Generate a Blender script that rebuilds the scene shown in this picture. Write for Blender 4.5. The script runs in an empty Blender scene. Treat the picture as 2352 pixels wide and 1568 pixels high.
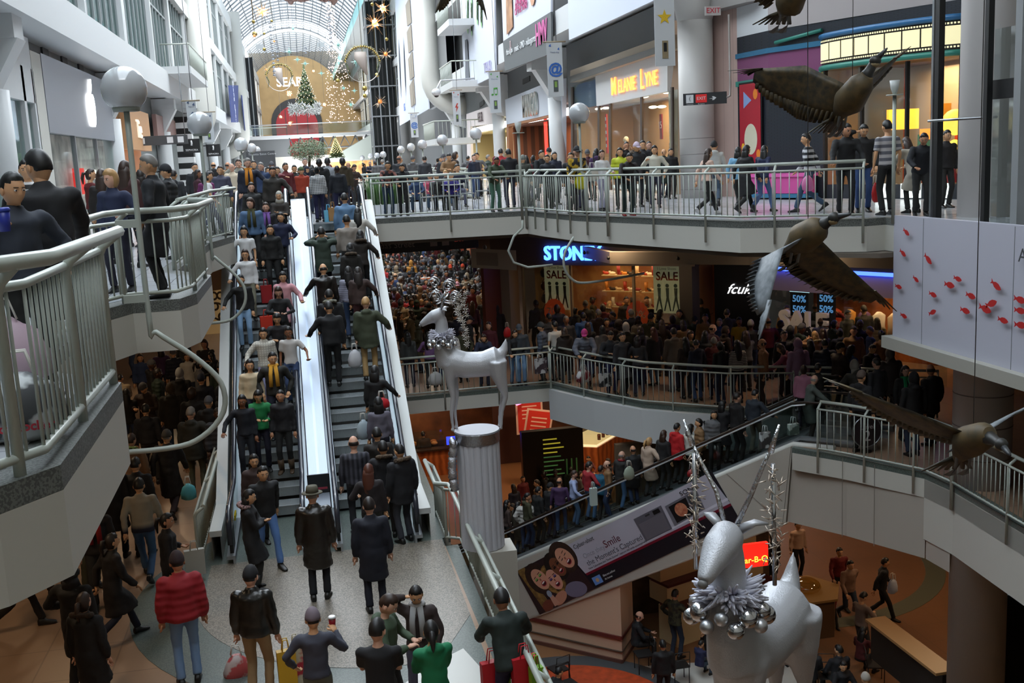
import bpy, math, random
import numpy as np
from mathutils import Vector, Matrix, noise
from mathutils.geometry import tessellate_polygon
random.seed(7)
SC = bpy.context.scene
COL = SC.collection
R_ = math.radians
# ---------------------------------------------------------------- camera model (level three floor is z=0)
F_ = 2450.0; CX_ = 1176.0; CY_ = 784.0; CAMH = 1.5
def _n(v):
    v = np.array(v, float); return v / np.linalg.norm(v)
_Z = _n((-704, 14016, 2450)); _Y = np.array((-486, 404, -2450.0)); _Y = _n(_Y - _Z * _Y.dot(_Z)); _X = np.cross(_Y, _Z)
_RM = np.array([_X, _Y, _Z]); _C = np.array([0, 0, CAMH])
def _ray(px, py): return _RM @ np.array([px - CX_, -(py - CY_), -F_])
def az(px, py, z):
    d = _ray(px, py); return Vector(_C + d * ((z - CAMH) / d[2]))
def ay(px, py, y):
    d = _ray(px, py); return Vector(_C + d * (y / d[1]))
def ax(px, py, x):
    d = _ray(px, py); return Vector(_C + d * (x / d[0]))
def apl(px, py, p, n):
    d = _ray(px, py); n = np.array(n, float); return Vector(_C + d * (np.dot(np.array(p) - _C, n) / np.dot(d, n)))
def adep(px, py, D): return Vector(_C + _ray(px, py) / F_ * D)
def a2(px, py, z):
    v = az(px, py, z); return (v.x, v.y)
cam = bpy.data.cameras.new('camera'); camo = bpy.data.objects.new('camera', cam); COL.objects.link(camo)
m = Matrix.Identity(4)
for i in range(3):
    for j in range(3): m[i][j] = _RM[i][j]
m.translation = Vector(_C); camo.matrix_world = m
cam.sensor_width = 36; cam.lens = 36 * F_ / 2352; cam.clip_start = 0.1; cam.clip_end = 600
SC.camera = camo
# ---------------------------------------------------------------- materials
MATS = {}
def lin(c):
    if isinstance(c, str):
        c = c.lstrip('#'); c = tuple(int(c[i:i + 2], 16) / 255 for i in (0, 2, 4))
    return tuple((x / 12.92 if x <= 0.04045 else ((x + 0.055) / 1.055) ** 2.4) for x in c) + (1.0,)
def mat(c, rough=0.6, metal=0.0, emit=0.0, pat=None, c2=None, sc=1.0, bump=0.0, spec=None, trans=0.0, ecol=None, coat=0.0):
    key = (c, rough, metal, emit, pat, c2, sc, bump, trans, ecol, coat)
    if key in MATS: return MATS[key]
    m = bpy.data.materials.new('material_' + (pat or 'plain')); m.use_nodes = True
    nt = m.node_tree; N = nt.nodes; L = nt.links
    b = N['Principled BSDF']
    b.inputs['Base Color'].default_value = lin(c); b.inputs['Roughness'].default_value = rough; b.inputs['Metallic'].default_value = metal
    if coat: b.inputs['Coat Weight'].default_value = coat
    if emit:
        b.inputs['Emission Color'].default_value = lin(ecol or c); b.inputs['Emission Strength'].default_value = emit
    tc = N.new('ShaderNodeTexCoord'); co = tc.outputs['Object']
    def node(t, **k):
        n = N.new(t)
        for a, v in k.items(): setattr(n, a, v)
        return n
    def mixc(fac, a, bb):
        mx = node('ShaderNodeMix', data_type='RGBA'); L.new(fac, mx.inputs[0])
        for s, v in ((6, a), (7, bb)):
            if hasattr(v, 'links'): L.new(v, mx.inputs[s])
            else: mx.inputs[s].default_value = lin(v)
        return mx.outputs[2]
    col = None
    def step(src, thr, w=0.02):
        mr = node('ShaderNodeMapRange'); mr.inputs[1].default_value = thr - w; mr.inputs[2].default_value = thr + w; L.new(src, mr.inputs[0]); return mr.outputs[0]
    if pat in ('stripe', 'vstripe', 'puffer', 'rib'):
        w = node('ShaderNodeTexWave', wave_type='BANDS', bands_direction='X' if pat in ('vstripe', 'rib') else 'Z', wave_profile='SIN'); w.inputs['Scale'].default_value = sc; w.inputs['Distortion'].default_value = 0.4 if pat in ('puffer',) else 0; w.inputs['Detail'].default_value = 0
        L.new(co, w.inputs['Vector'])
        if pat in ('stripe', 'vstripe'): col = mixc(step(w.outputs['Fac'], 0.5, 0.1), c, c2)
        else:
            bp = node('ShaderNodeBump'); bp.inputs['Strength'].default_value = 0.45; bp.inputs['Distance'].default_value = 0.02; L.new(w.outputs['Fac'], bp.inputs['Height']); L.new(bp.outputs[0], b.inputs['Normal'])
    elif pat == 'plaid':
        w = node('ShaderNodeTexWave', bands_direction='Z'); w.inputs['Scale'].default_value = sc; L.new(co, w.inputs['Vector'])
        w2 = node('ShaderNodeTexWave', bands_direction='X'); w2.inputs['Scale'].default_value = sc; L.new(co, w2.inputs['Vector'])
        mth = node('ShaderNodeMath', operation='MAXIMUM'); L.new(step(w.outputs['Fac'], 0.7), mth.inputs[0]); L.new(step(w2.outputs['Fac'], 0.7), mth.inputs[1])
        col = mixc(mth.outputs[0], c, c2)
    elif pat in ('camo', 'speck', 'mottle', 'fur', 'knit'):
        n = node('ShaderNodeTexNoise'); n.inputs['Scale'].default_value = sc; n.inputs['Detail'].default_value = 3 if pat != 'speck' else 1; L.new(co, n.inputs['Vector'])
        col = mixc(step(n.outputs['Fac'], 0.5, {'camo': 0.03, 'speck': 0.05, 'mottle': 0.2, 'fur': 0.15, 'knit': 0.1}[pat]), c, c2 or c)
    elif pat == 'tile':
        bk = node('ShaderNodeTexBrick'); bk.offset = 0; bk.inputs['Color1'].default_value = lin(c); bk.inputs['Color2'].default_value = lin(c); bk.inputs['Mortar'].default_value = lin(c2); bk.inputs['Scale'].default_value = sc
        bk.inputs['Brick Width'].default_value = 1; bk.inputs['Row Height'].default_value = 1; bk.inputs['Mortar Size'].default_value = 0.012; L.new(co, bk.inputs['Vector'])
        nn = node('ShaderNodeTexNoise'); nn.inputs['Scale'].default_value = 0.7; L.new(co, nn.inputs['Vector'])
        hs = node('ShaderNodeHueSaturation'); mr = node('ShaderNodeMapRange'); mr.inputs[3].default_value = 0.8; mr.inputs[4].default_value = 1.15; L.new(nn.outputs['Fac'], mr.inputs[0]); L.new(mr.outputs[0], hs.inputs['Value']); L.new(bk.outputs['Color'], hs.inputs['Color']); col = hs.outputs[0]
    elif pat == 'brick':
        mp = node('ShaderNodeMapping'); mp.inputs['Rotation'].default_value = (R_(90), 0, 0); L.new(co, mp.inputs[0])
        bk = node('ShaderNodeTexBrick'); bk.inputs['Color1'].default_value = lin(c); bk.inputs['Color2'].default_value = lin(c); bk.inputs['Mortar'].default_value = lin(c2); bk.inputs['Scale'].default_value = sc; bk.inputs['Mortar Size'].default_value = 0.03; L.new(mp.outputs[0], bk.inputs['Vector']); col = bk.outputs['Color']
    elif pat == 'wood':
        w = node('ShaderNodeTexWave', bands_direction='X'); w.inputs['Scale'].default_value = sc; w.inputs['Distortion'].default_value = 6; w.inputs['Detail'].default_value = 3; L.new(co, w.inputs['Vector']); col = mixc(w.outputs['Fac'], c, c2)
    if col is not None:
        L.new(col, b.inputs['Base Color'])
        if emit: L.new(col, b.inputs['Emission Color'])
    if bump:
        n = node('ShaderNodeTexNoise'); n.inputs['Scale'].default_value = 12 * sc; n.inputs['Detail'].default_value = 4; L.new(co, n.inputs['Vector'])
        bp = node('ShaderNodeBump'); bp.inputs['Strength'].default_value = bump; bp.inputs['Distance'].default_value = 0.02; L.new(n.outputs['Fac'], bp.inputs['Height']); L.new(bp.outputs[0], b.inputs['Normal'])
    MATS[key] = m; return m
def glass(c='#e8f4f2', a=0.85, rough=0.05):
    key = ('glass', c, a, rough)
    if key in MATS: return MATS[key]
    m = bpy.data.materials.new('material_glass'); m.use_nodes = True; nt = m.node_tree; N = nt.nodes; L = nt.links
    for n in list(N): N.remove(n)
    o = N.new('ShaderNodeOutputMaterial'); t = N.new('ShaderNodeBsdfTransparent'); t.inputs[0].default_value = lin(c)
    g = N.new('ShaderNodeBsdfGlossy'); g.inputs['Roughness'].default_value = rough; g.inputs['Color'].default_value = (0.9, 0.95, 0.95, 1)
    mx = N.new('ShaderNodeMixShader'); mx.inputs[0].default_value = 1 - a; L.new(t.outputs[0], mx.inputs[1]); L.new(g.outputs[0], mx.inputs[2]); L.new(mx.outputs[0], o.inputs[0])
    MATS[key] = m; return m
# ---------------------------------------------------------------- mesh builder
def frame(d):
    d = Vector(d).normalized(); u = Vector((0, 0, 1)) if abs(d.z) < 0.95 else Vector((0, -1, 0))
    x = d.cross(u).normalized(); return x, x.cross(d).normalized(), d
class MB:
    def __init__(s): s.v = []; s.f = []; s.m = []; s.sm = []
    def add(s, vs, fs, mi=0, sm=False):
        b = len(s.v); s.v += [tuple(v) for v in vs]; s.f += [tuple(b + i for i in f) for f in fs]; s.m += [mi] * len(fs); s.sm += [sm] * len(fs); return s
    def box(s, a, b, mi=0):
        x0, y0, z0 = (min(a[i], b[i]) for i in range(3)); x1, y1, z1 = (max(a[i], b[i]) for i in range(3))
        v = [(x0, y0, z0), (x1, y0, z0), (x1, y1, z0), (x0, y1, z0), (x0, y0, z1), (x1, y0, z1), (x1, y1, z1), (x0, y1, z1)]
        return s.add(v, [(0, 3, 2, 1), (4, 5, 6, 7), (0, 1, 5, 4), (1, 2, 6, 5), (2, 3, 7, 6), (3, 0, 4, 7)], mi)
    def obox(s, c, X, Y, Z, mi=0):   # centre and three half-axis vectors
        c = Vector(c); X = Vector(X); Y = Vector(Y); Z = Vector(Z)
        v = [c + X * i + Y * j + Z * k for k in (-1, 1) for (i, j) in ((-1, -1), (1, -1), (1, 1), (-1, 1))]
        return s.add(v, [(0, 3, 2, 1), (4, 5, 6, 7), (0, 1, 5, 4), (1, 2, 6, 5), (2, 3, 7, 6), (3, 0, 4, 7)], mi)
    def beam(s, p0, p1, w, h, mi=0):
        p0 = Vector(p0); p1 = Vector(p1); x, y, d = frame(p1 - p0); return s.obox((p0 + p1) / 2, x * w / 2, y * h / 2, (p1 - p0) / 2, mi)
    def loft(s, rings, mi=0, sm=True, caps=True, closed=True):
        n = len(rings[0]); vs = [v for r in rings for v in r]; fs = []
        for i in range(len(rings) - 1):
            for j in range(n if closed else n - 1):
                k = (j + 1) % n; fs.append((i * n + j, i * n + k, (i + 1) * n + k, (i + 1) * n + j))
        s.add(vs, fs, mi, sm)
        if caps and closed:
            b = len(s.v) - len(vs)
            s.f += [tuple(b + j for j in reversed(range(n))), tuple(b + (len(rings) - 1) * n + j for j in range(n))]; s.m += [mi] * 2; s.sm += [False] * 2
        return s
    def tube(s, pts, r, n=8, mi=0, caps=True, sm=True):
        pts = [Vector(p) for p in pts]; rings = []; x = None
        for i, p in enumerate(pts):
            d = ((pts[i + 1] - p) if i < len(pts) - 1 else Vector((0, 0, 0)))
            e = ((p - pts[i - 1]) if i else Vector((0, 0, 0)))
            t = (d.normalized() + e.normalized())
            if t.length < 1e-6: t = Vector((0, 0, 1))
            t.normalize()
            if x is None: x, y, _ = frame(t)
            else:
                x = (x - t * x.dot(t)); x = x.normalized() if x.length > 1e-6 else frame(t)[0]; y = t.cross(x)
            y = t.cross(x)
            rr = r[i] if isinstance(r, (list, tuple)) else r
            ra, rb = rr if isinstance(rr, (list, tuple)) else (rr, rr)
            rings.append([p + x * math.cos(2 * math.pi * k / n) * ra + y * math.sin(2 * math.pi * k / n) * rb for k in range(n)])
        return s.loft(rings, mi, sm, caps)
    def ball(s, c, r, n=12, k=8, mi=0, f=None):
        c = Vector(c); r = r if isinstance(r, (tuple, list)) else (r, r, r); rings = []
        for i in range(1, k):
            a = math.pi * i / k; rings.append([c + Vector((math.sin(a) * math.cos(2 * math.pi * j / n) * r[0], math.sin(a) * math.sin(2 * math.pi * j / n) * r[1], -math.cos(a) * r[2])) for j in range(n)])
        vs = [v for g in rings for v in g] + [c - Vector((0, 0, r[2])), c + Vector((0, 0, r[2]))]; fs = []
        for i in range(k - 2):
            for j in range(n): q = (j + 1) % n; fs.append((i * n + j, i * n + q, (i + 1) * n + q, (i + 1) * n + j))
        B = (k - 1) * n
        for j in range(n): q = (j + 1) % n; fs.append((B, q, j)); fs.append((B + 1, (k - 2) * n + j, (k - 2) * n + q))
        if f: vs = [f(Vector(v)) for v in vs]
        return s.add(vs, fs, mi, True)
    def prism(s, poly, z0, z1, mi=0, holes=(), top=True):
        loops = [[Vector((p[0], p[1], 0)) for p in l] for l in [poly, *holes]]
        flat = [p for l in loops for p in l]; tri = tessellate_polygon(loops); n = len(flat)
        vs = [(p.x, p.y, z0) for p in flat] + [(p.x, p.y, z1) for p in flat]; fs = []
        for t in tri:
            a, b, c = (flat[i] for i in t)
            if (b - a).cross(c - a).z < 0: t = tuple(reversed(t))
            fs.append(tuple(n + i for i in t)); fs.append(tuple(reversed(t)))
        o = 0
        for l in loops:
            k = len(l)
            for i in range(k): fs.append((o + i, o + (i + 1) % k, n + o + (i + 1) % k, n + o + i))
            o += k
        return s.add(vs, fs, mi)
    def quad(s, a, b, c, d, mi=0): return s.add([a, b, c, d], [(0, 1, 2, 3)], mi)
    def mesh(s, name, mats):
        me = bpy.data.meshes.new(name); me.from_pydata([tuple(v) for v in s.v], [], s.f)
        for m_ in (mats if isinstance(mats, (list, tuple)) else [mats]): me.materials.append(m_)
        me.polygons.foreach_set('material_index', s.m); me.polygons.foreach_set('use_smooth', s.sm); me.update(); return me
    def build(s, name, mats, parent=None, **k):
        o = bpy.data.objects.new(name, s.mesh(name, mats)); COL.objects.link(o)
        if parent: o.parent = parent
        return tag(o, **k)
def tag(o, label=None, cat=None, group=None, kind=None):
    if label: o['label'] = label
    if cat: o['category'] = cat
    if group: o['group'] = group
    if kind: o['kind'] = kind
    return o
def empty(name, loc=(0, 0, 0), rz=0, parent=None, **k):
    o = bpy.data.objects.new(name, None); COL.objects.link(o); o.location = loc; o.rotation_euler = (0, 0, rz); o.empty_display_size = 0.1
    if parent: o.parent = parent
    return tag(o, **k)
def obj(name, me, parent=None, mats=None, loc=None, rz=None, scale=None):
    o = bpy.data.objects.new(name, me); COL.objects.link(o)
    if parent: o.parent = parent
    if loc is not None: o.location = loc
    if rz is not None: o.rotation_euler = (0, 0, rz)
    if scale is not None: o.scale = scale if isinstance(scale, (tuple, list)) else (scale,) * 3
    if mats:
        for i, m_ in enumerate(mats):
            if m_ is None: continue
            o.material_slots[i].link = 'OBJECT'; o.material_slots[i].material = m_
    return o
def text(s, mt, parent, M, size, ext=0.01, ax_='CENTER', name='lettering', ay_='CENTER', bold=0.0, sx=1.0, shear=0.0, sp=1.0):
    cu = bpy.data.curves.new(name, 'FONT'); cu.body = s; cu.size = size; cu.extrude = ext; cu.align_x = ax_; cu.align_y = ay_; cu.offset = bold; cu.materials.append(mt); cu.resolution_u = 3; cu.shear = shear; cu.space_character = sp
    t = bpy.data.objects.new('temporary', cu); COL.objects.link(t); dg = bpy.context.evaluated_depsgraph_get(); me = bpy.data.meshes.new_from_object(t.evaluated_get(dg), depsgraph=dg); bpy.data.objects.remove(t); bpy.data.curves.remove(cu)
    o = bpy.data.objects.new(name, me); COL.objects.link(o)
    if parent: o.parent = parent
    o.matrix_local = M @ Matrix.Diagonal((sx, 1, 1, 1)); return o
def basis(o, x, y):
    x = Vector(x).normalized(); y = Vector(y); y = (y - x * y.dot(x)).normalized(); z = x.cross(y); M = Matrix.Identity(4)
    for i in range(3): M[i][0] = x[i]; M[i][1] = y[i]; M[i][2] = z[i]
    M.translation = Vector(o); return M
UP = Vector((0, 0, 1))
def arc(c, r, a0, a1, n=8): return [(c[0] + r * math.cos(R_(a0 + (a1 - a0) * i / n)), c[1] + r * math.sin(R_(a0 + (a1 - a0) * i / n))) for i in range(n + 1)]
# ---------------------------------------------------------------- people: generated figures
def remesh(mb, vox, sm=2, disp=0.0, name='body'):
    me = mb.mesh(name, []); o = bpy.data.objects.new('temporary', me); COL.objects.link(o)
    r = o.modifiers.new('r', 'REMESH'); r.mode = 'VOXEL'; r.voxel_size = vox; r.use_smooth_shade = True
    if sm: s = o.modifiers.new('s', 'SMOOTH'); s.iterations = sm; s.factor = 0.5
    dg = bpy.context.evaluated_depsgraph_get(); out = bpy.data.meshes.new_from_object(o.evaluated_get(dg), depsgraph=dg)
    bpy.data.objects.remove(o); bpy.data.meshes.remove(me)
    if disp:
        n = len(out.vertices); co = np.empty(n * 3); out.vertices.foreach_get('co', co); no = np.empty(n * 3); out.vertices.foreach_get('normal', no); co = co.reshape(-1, 3); no = no.reshape(-1, 3)
        d = np.array([noise.noise(Vector((c[0] * 5, c[1] * 5, c[2] * 9))) + 0.5 * noise.noise(Vector((c[0] * 14, c[1] * 14, c[2] * 20))) for c in co]); co += no * d[:, None] * disp
        out.vertices.foreach_set('co', co.reshape(-1)); out.update()
    return out
def ik(a, b, l1, l2, pole):
    a = Vector(a); b = Vector(b); d = b - a; L = min(d.length, (l1 + l2) * 0.995); d.normalize(); b = a + d * L
    x = (l1 * l1 - l2 * l2 + L * L) / (2 * L); h = math.sqrt(max(l1 * l1 - x * x, 0)); p = Vector(pole); p = p - d * p.dot(d); p = p.normalized() if p.length > 1e-4 else Vector((0, 1, 0))
    return a + d * x + p * h, b
# pose: pelvis z, y ; lean (deg forward) ; twist ; hands (R, L) relative to shoulders in metres ; feet (R, L) ; head yaw, pitch ; extras
# local frame: +Y forward, +X to the figure's right
POSES = {
 'stand':  dict(),
 'stand2': dict(hands=((0.10, 0.10, -0.52), (-0.10, 0.04, -0.54)), feet=((0.13, 0.06), (-0.10, -0.05)), head=(25, 8)),
 'pocket': dict(hands=((0.07, 0.10, -0.46), (-0.07, 0.10, -0.46)), pole=((0.9, -0.7, 0), (-0.9, -0.7, 0)), head=(-15, 10)),
 'walk':   dict(hands=((0.06, 0.24, -0.47), (-0.06, -0.20, -0.49)), feet=((0.08, -0.34), (-0.08, 0.34)), toe=(0.10, 0.0), pz=-0.04, lean=4),
 'walk2':  dict(hands=((0.08, -0.22, -0.48), (-0.07, 0.22, -0.46)), feet=((0.08, 0.30), (-0.08, -0.30)), toe=(0.0, 0.10), pz=-0.03, lean=5, head=(-20, 6)),
 'rail':   dict(hands=((0.02, 0.36, -0.36), (0.00, 0.38, -0.36)), lean=20, feet=((0.10, -0.14), (-0.10, -0.05)), head=(10, 22), pole=((0.9, -0.2, -0.5), (-0.9, -0.2, -0.5)), py=-0.12),
 'rail2':  dict(hands=((0.12, 0.42, -0.38), (-0.10, 0.30, -0.42)), lean=10, feet=((0.11, -0.05), (-0.10, 0.04)), head=(-25, 12), py=-0.05),
 'gripr':  dict(pole=((.6, -.8, -.3), (-.5, -.9, 0)), hands=((0.25, 0.24, -0.36), (-0.05, 0.05, -0.54)), feet=((0.10, 0.06), (-0.10, -0.02)), head=(8, 12)),
 'gripl':  dict(pole=((.5, -.9, 0), (-.6, -.8, -.3)), hands=((0.06, 0.05, -0.54), (-0.25, 0.24, -0.36)), feet=((0.09, 0.0), (-0.11, 0.07)), head=(-10, 14)),
 'cross':  dict(hands=((-0.22, 0.24, -0.24), (0.20, 0.26, -0.20)), head=(12, 8), pole=((0.8, -0.1, -0.8), (-0.8, -0.1, -0.8))),
 'phone':  dict(hands=((-0.06, 0.30, -0.22), (0.04, 0.28, -0.26)), head=(0, 32), pole=((0.8, -0.1, -0.8), (-0.8, -0.1, -0.8))),
 'camera': dict(hands=((-0.06, 0.24, 0.10), (0.06, 0.24, 0.10)), head=(0, 6), pole=((0.9, 0.1, -0.5), (-0.9, 0.1, -0.5))),
 'ear':    dict(hands=((-0.05, 0.06, 0.20), (-0.05, 0.14, -0.50)), pole=((1, 0.1, 0.1), (-0.9, -0.5, 0)), head=(-8, 26)),
 'cup':    dict(hands=((0.06, 0.26, -0.06), (-0.10, 0.12, -0.42)), pole=((0.7, 0.0, -0.9), (-0.9, -0.6, 0)), head=(-10, 8)),
 'bag':    dict(hands=((0.08, 0.02, -0.55), (-0.07, 0.22, -0.30)), feet=((0.11, 0.05), (-0.10, -0.07)), head=(18, 6), pole=((0.9, -0.7, 0), (-0.7, -0.4, -0.6))),
 'sit':    dict(sit=1, hands=((-0.04, 0.34, -0.30), (0.02, 0.36, -0.30)), head=(12, 14), lean=6, pole=((0.8, -0.3, -0.7), (-0.8, -0.3, -0.7))),
 'sit2':   dict(sit=1, hands=((0.02, 0.30, -0.42), (-0.02, 0.32, -0.42)), head=(-24, 8), lean=-4),
 'stepup': dict(hands=((0.30, 0.24, -0.30), (-0.08, 0.10, -0.52)), feet=((0.10, -0.10), (-0.10, 0.26)), fz=(0.0, 0.2), head=(10, 2), lean=6),
 'point':  dict(hands=((0.10, 0.52, -0.06), (-0.07, 0.04, -0.54)), head=(0, 0)),
}
def skeleton(pose, fem=False, coat=False):
    P = POSES[pose]; k = {}
    sit = P.get('sit'); pz = (0.50 if sit else 0.93) + P.get('pz', 0); py = P.get('py', 0)
    le = R_(P.get('lean', 0)); k['pel'] = Vector((0, py, pz)); up = Vector((0, math.sin(le), math.cos(le))); fw = Vector((0, math.cos(le), -math.sin(le)))
    k['up'] = up; k['fw'] = fw; k['waist'] = k['pel'] + up * 0.16; k['chest'] = k['pel'] + up * 0.36; k['neck'] = k['pel'] + up * 0.53
    hy, hp = P.get('head', (0, 5)); k['hd'] = k['neck'] + (up * 0.6 + UP * 0.4).normalized() * 0.145 + fw * (0.02 + hp * 0.0012); k['hy'] = R_(hy); k['hp'] = R_(hp)
    sw = 0.165 if fem else 0.185
    hands = P.get('hands', ((0.07, 0.05, -0.54), (-0.07, 0.05, -0.54))); poles = P.get('pole', ((0.5, -0.9, 0), (-0.5, -0.9, 0)))
    for i, sgn in ((0, 1), (1, -1)):
        s = k['pel'] + up * 0.465 + Vector((sgn * sw, 0, 0)); h = s + Vector(hands[i]); e, h = ik(s, h, 0.29, 0.265, poles[i]); k['s%d' % i] = s; k['e%d' % i] = e; k['h%d' % i] = h
        hip = k['pel'] + Vector((sgn * 0.09, 0, -0.02)); k['hip%d' % i] = hip
        if sit: kn = hip + Vector((sgn * 0.05, 0.44, 0.02)); an = kn + Vector((0, 0.02 if i else -0.04, -0.42)); k['k%d' % i] = kn; k['a%d' % i] = an; k['t%d' % i] = 0
        else:
            fx, fy = P.get('feet', ((0.10, 0.03), (-0.10, -0.02)))[i]; fz = P.get('fz', (0, 0))[i]; t = P.get('toe', (0, 0))[i]
            kn, an = ik(hip, Vector((fx, fy, 0.085 + t + fz)), 0.43, 0.42, (sgn * 0.1, 1, 0)); k['k%d' % i] = kn; k['a%d' % i] = an; k['t%d' % i] = t
    return k
def headf(v):   # shape a unit sphere point into a head; v=(x right, y forward, z up)
    x, y, z = v; a = math.sqrt(max(1 - z * z, 0)); w = 0.081; d = 0.100; h = 0.126
    if z < 0: w *= 1 - 0.34 * (-z) ** 1.5; d *= 1 - 0.12 * (-z)
    X = x * w; Y = y * d; Z = z * h
    if y > 0.3:
        f = (y - 0.3) / 0.7
        Y -= 0.010 * f * math.exp(-((z - 0.08) / 0.16) ** 2) * math.exp(-((abs(x) - 0.40) / 0.25) ** 2)        # eye sockets
        Y += 0.022 * math.exp(-((z + 0.20) / 0.13) ** 2) * math.exp(-(x / 0.17) ** 2) * f + 0.010 * math.exp(-((z + 0.02) / 0.2) ** 2) * math.exp(-(x / 0.13) ** 2) * f   # nose
        Y += 0.006 * math.exp(-((z + 0.47) / 0.08) ** 2) * math.exp(-(x / 0.35) ** 2) * f                    # lips
        Y += 0.010 * math.exp(-((z + 0.78) / 0.15) ** 2) * math.exp(-(x / 0.3) ** 2) * f                     # chin
        Y += 0.004 * math.exp(-((z - 0.28) / 0.1) ** 2) * f                                                  # brow
    else: Y -= 0.008 * max(0, z) * (-min(y, 0))
    return Vector((X, Y, Z))
def hmat(k): return Matrix.Translation(k['hd']) @ Matrix.Rotation(-k['hy'], 4, 'Z') @ Matrix.Rotation(-k['hp'], 4, 'X')
def sphere_pts(n, kk, fn, M, mb, mi=0, mif=None):
    vs = []; fs = []; mis = []
    for i in range(kk + 1):
        a = math.pi * i / kk
        for j in range(n):
            b = 2 * math.pi * j / n; vs.append(M @ fn(Vector((math.sin(a) * math.sin(b), math.sin(a) * math.cos(b), -math.cos(a)))))
    for i in range(kk):
        for j in range(n):
            q = (j + 1) % n; fs.append((i * n + j, (i + 1) * n + j, (i + 1) * n + q, i * n + q))
            a = math.pi * (i + .5) / kk; b = 2 * math.pi * (j + .5) / n; mis.append(mif(Vector((math.sin(a) * math.sin(b), math.sin(a) * math.cos(b), -math.cos(a)))) if mif else mi)
    b0 = len(mb.v); mb.v += [tuple(v) for v in vs]; mb.f += [tuple(b0 + i for i in f) for f in fs]; mb.m += mis; mb.sm += [True] * len(fs)
CACHE = {}
def hand(mb, w, d, side, grip):
    d = Vector(d).normalized(); x, y, _ = frame(d)
    if abs(d.z) > 0.95: x = Vector((0, 1, 0)); y = d.cross(x)
    mb.tube([w - d * 0.02, w + d * 0.03, w + d * 0.085], [(0.024, 0.019), (0.042, 0.017), (0.038, 0.014)], 8)
    pn = x.cross(d).normalized() * side
    for i in range(4):
        o = w + d * 0.08 + x * (-0.03 + 0.02 * i); L = (0.030, 0.036, 0.033, 0.025)[i]; c = grip
        p1 = o + (d * math.cos(c * .6) + pn * math.sin(c * .6)) * L; p2 = p1 + (d * math.cos(c * 1.5) + pn * math.sin(c * 1.5)) * L * .8
        mb.tube([o, p1, p2], [0.0095, 0.009, 0.0065], 6)
    t0 = w + d * 0.03 - x * 0.035; t1 = t0 + (d * 0.6 - x * 0.7 + pn * 0.3) * 0.035; mb.tube([t0, t1, t1 + (d * 0.9 - x * 0.1 + pn * 0.4) * 0.03], [0.013, 0.011, 0.008], 6)
def body_mesh(pose, fem, short=False):
    key = ('body', pose, fem, short)
    if key in CACHE: return CACHE[key]
    k = skeleton(pose, fem); b = MB()
    up = k['up']; b.tube([k['pel'] - up * .03, k['waist'], k['chest'], k['pel'] + up * 0.47, k['neck'] - up * .01], [(.13, .085), (.115, .08), (.14, .09), (.145, .075), (.06, .055)], 12)
    b.tube([k['neck'] - up * 0.06, k['neck'], k['hd'] - UP * 0.03], [0.062, 0.052, 0.052], 10)
    for i in (0, 1):
        b.tube([k['s%d' % i], k['s%d' % i].lerp(k['e%d' % i], .5), k['e%d' % i], k['h%d' % i]], [.046, .044, .036, .024], 8)
        b.tube([k['hip%d' % i], k['hip%d' % i].lerp(k['k%d' % i], .5), k['k%d' % i], k['k%d' % i].lerp(k['a%d' % i], .35), k['a%d' % i]], [.075, .066, .046, .046, .03], 8)
    me = remesh(b, 0.022, 2); m = MB(); nv = len(me.vertices); co = np.empty(nv * 3); me.vertices.foreach_get('co', co)
    m.add([tuple(c) for c in co.reshape(-1, 3)], [tuple(p.vertices) for p in me.polygons], 0, True); bpy.data.meshes.remove(me)
    H = hmat(k)
    def mi(v):
        if v.y > 0.6 and abs(v.z + 0.50) < 0.05 and abs(v.x) < 0.24: return 1
        return 0
    sphere_pts(24, 24, headf, H, m, 0, mi)
    for s in (-1, 1):
        m.ball((0, 0, 0), (0.012, 0.022, 0.034), 8, 6, 0, lambda v: H @ (v + Vector((s * 0.083, -0.008, -0.005))))
        m.ball((0, 0, 0), (0.015, 0.008, 0.008), 8, 6, 3, lambda v: H @ (v + Vector((s * 0.031, 0.0865, 0.012))))
        m.ball((0, 0, 0), (0.0065, 0.006, 0.0075), 6, 6, 2, lambda v: H @ (v + Vector((s * 0.031, 0.0935, 0.012))))
        m.obox(H @ Vector((s * 0.033, 0.096, 0.034)), H.to_3x3() @ Vector((0.018, -0.003 * s, 0)), H.to_3x3() @ Vector((0, .003, 0)), H.to_3x3() @ Vector((0, 0, .0028)), 2)
    g = {'rail': 1.0, 'gripr': 1.0, 'gripl': 1.0, 'rail2': 1.1, 'bag': 1.2, 'cup': 1.0, 'phone': .9, 'camera': .9}.get(pose, 0.45)
    for i, s in ((0, 1), (1, -1)):
        w = k['h%d' % i]; d = (w - k['e%d' % i]).normalized()
        if pose in ('rail', 'rail2', 'gripr', 'gripl') and not (pose == 'gripr' and i == 1) and not (pose == 'gripl' and i == 0): d = (d + Vector((0, 0.3, 0.35))).normalized()
        hand(m, w, d, -s if i == 0 else -s, g)
    out = m.mesh('body', [None] * 4); CACHE[key] = out; return out
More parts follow.
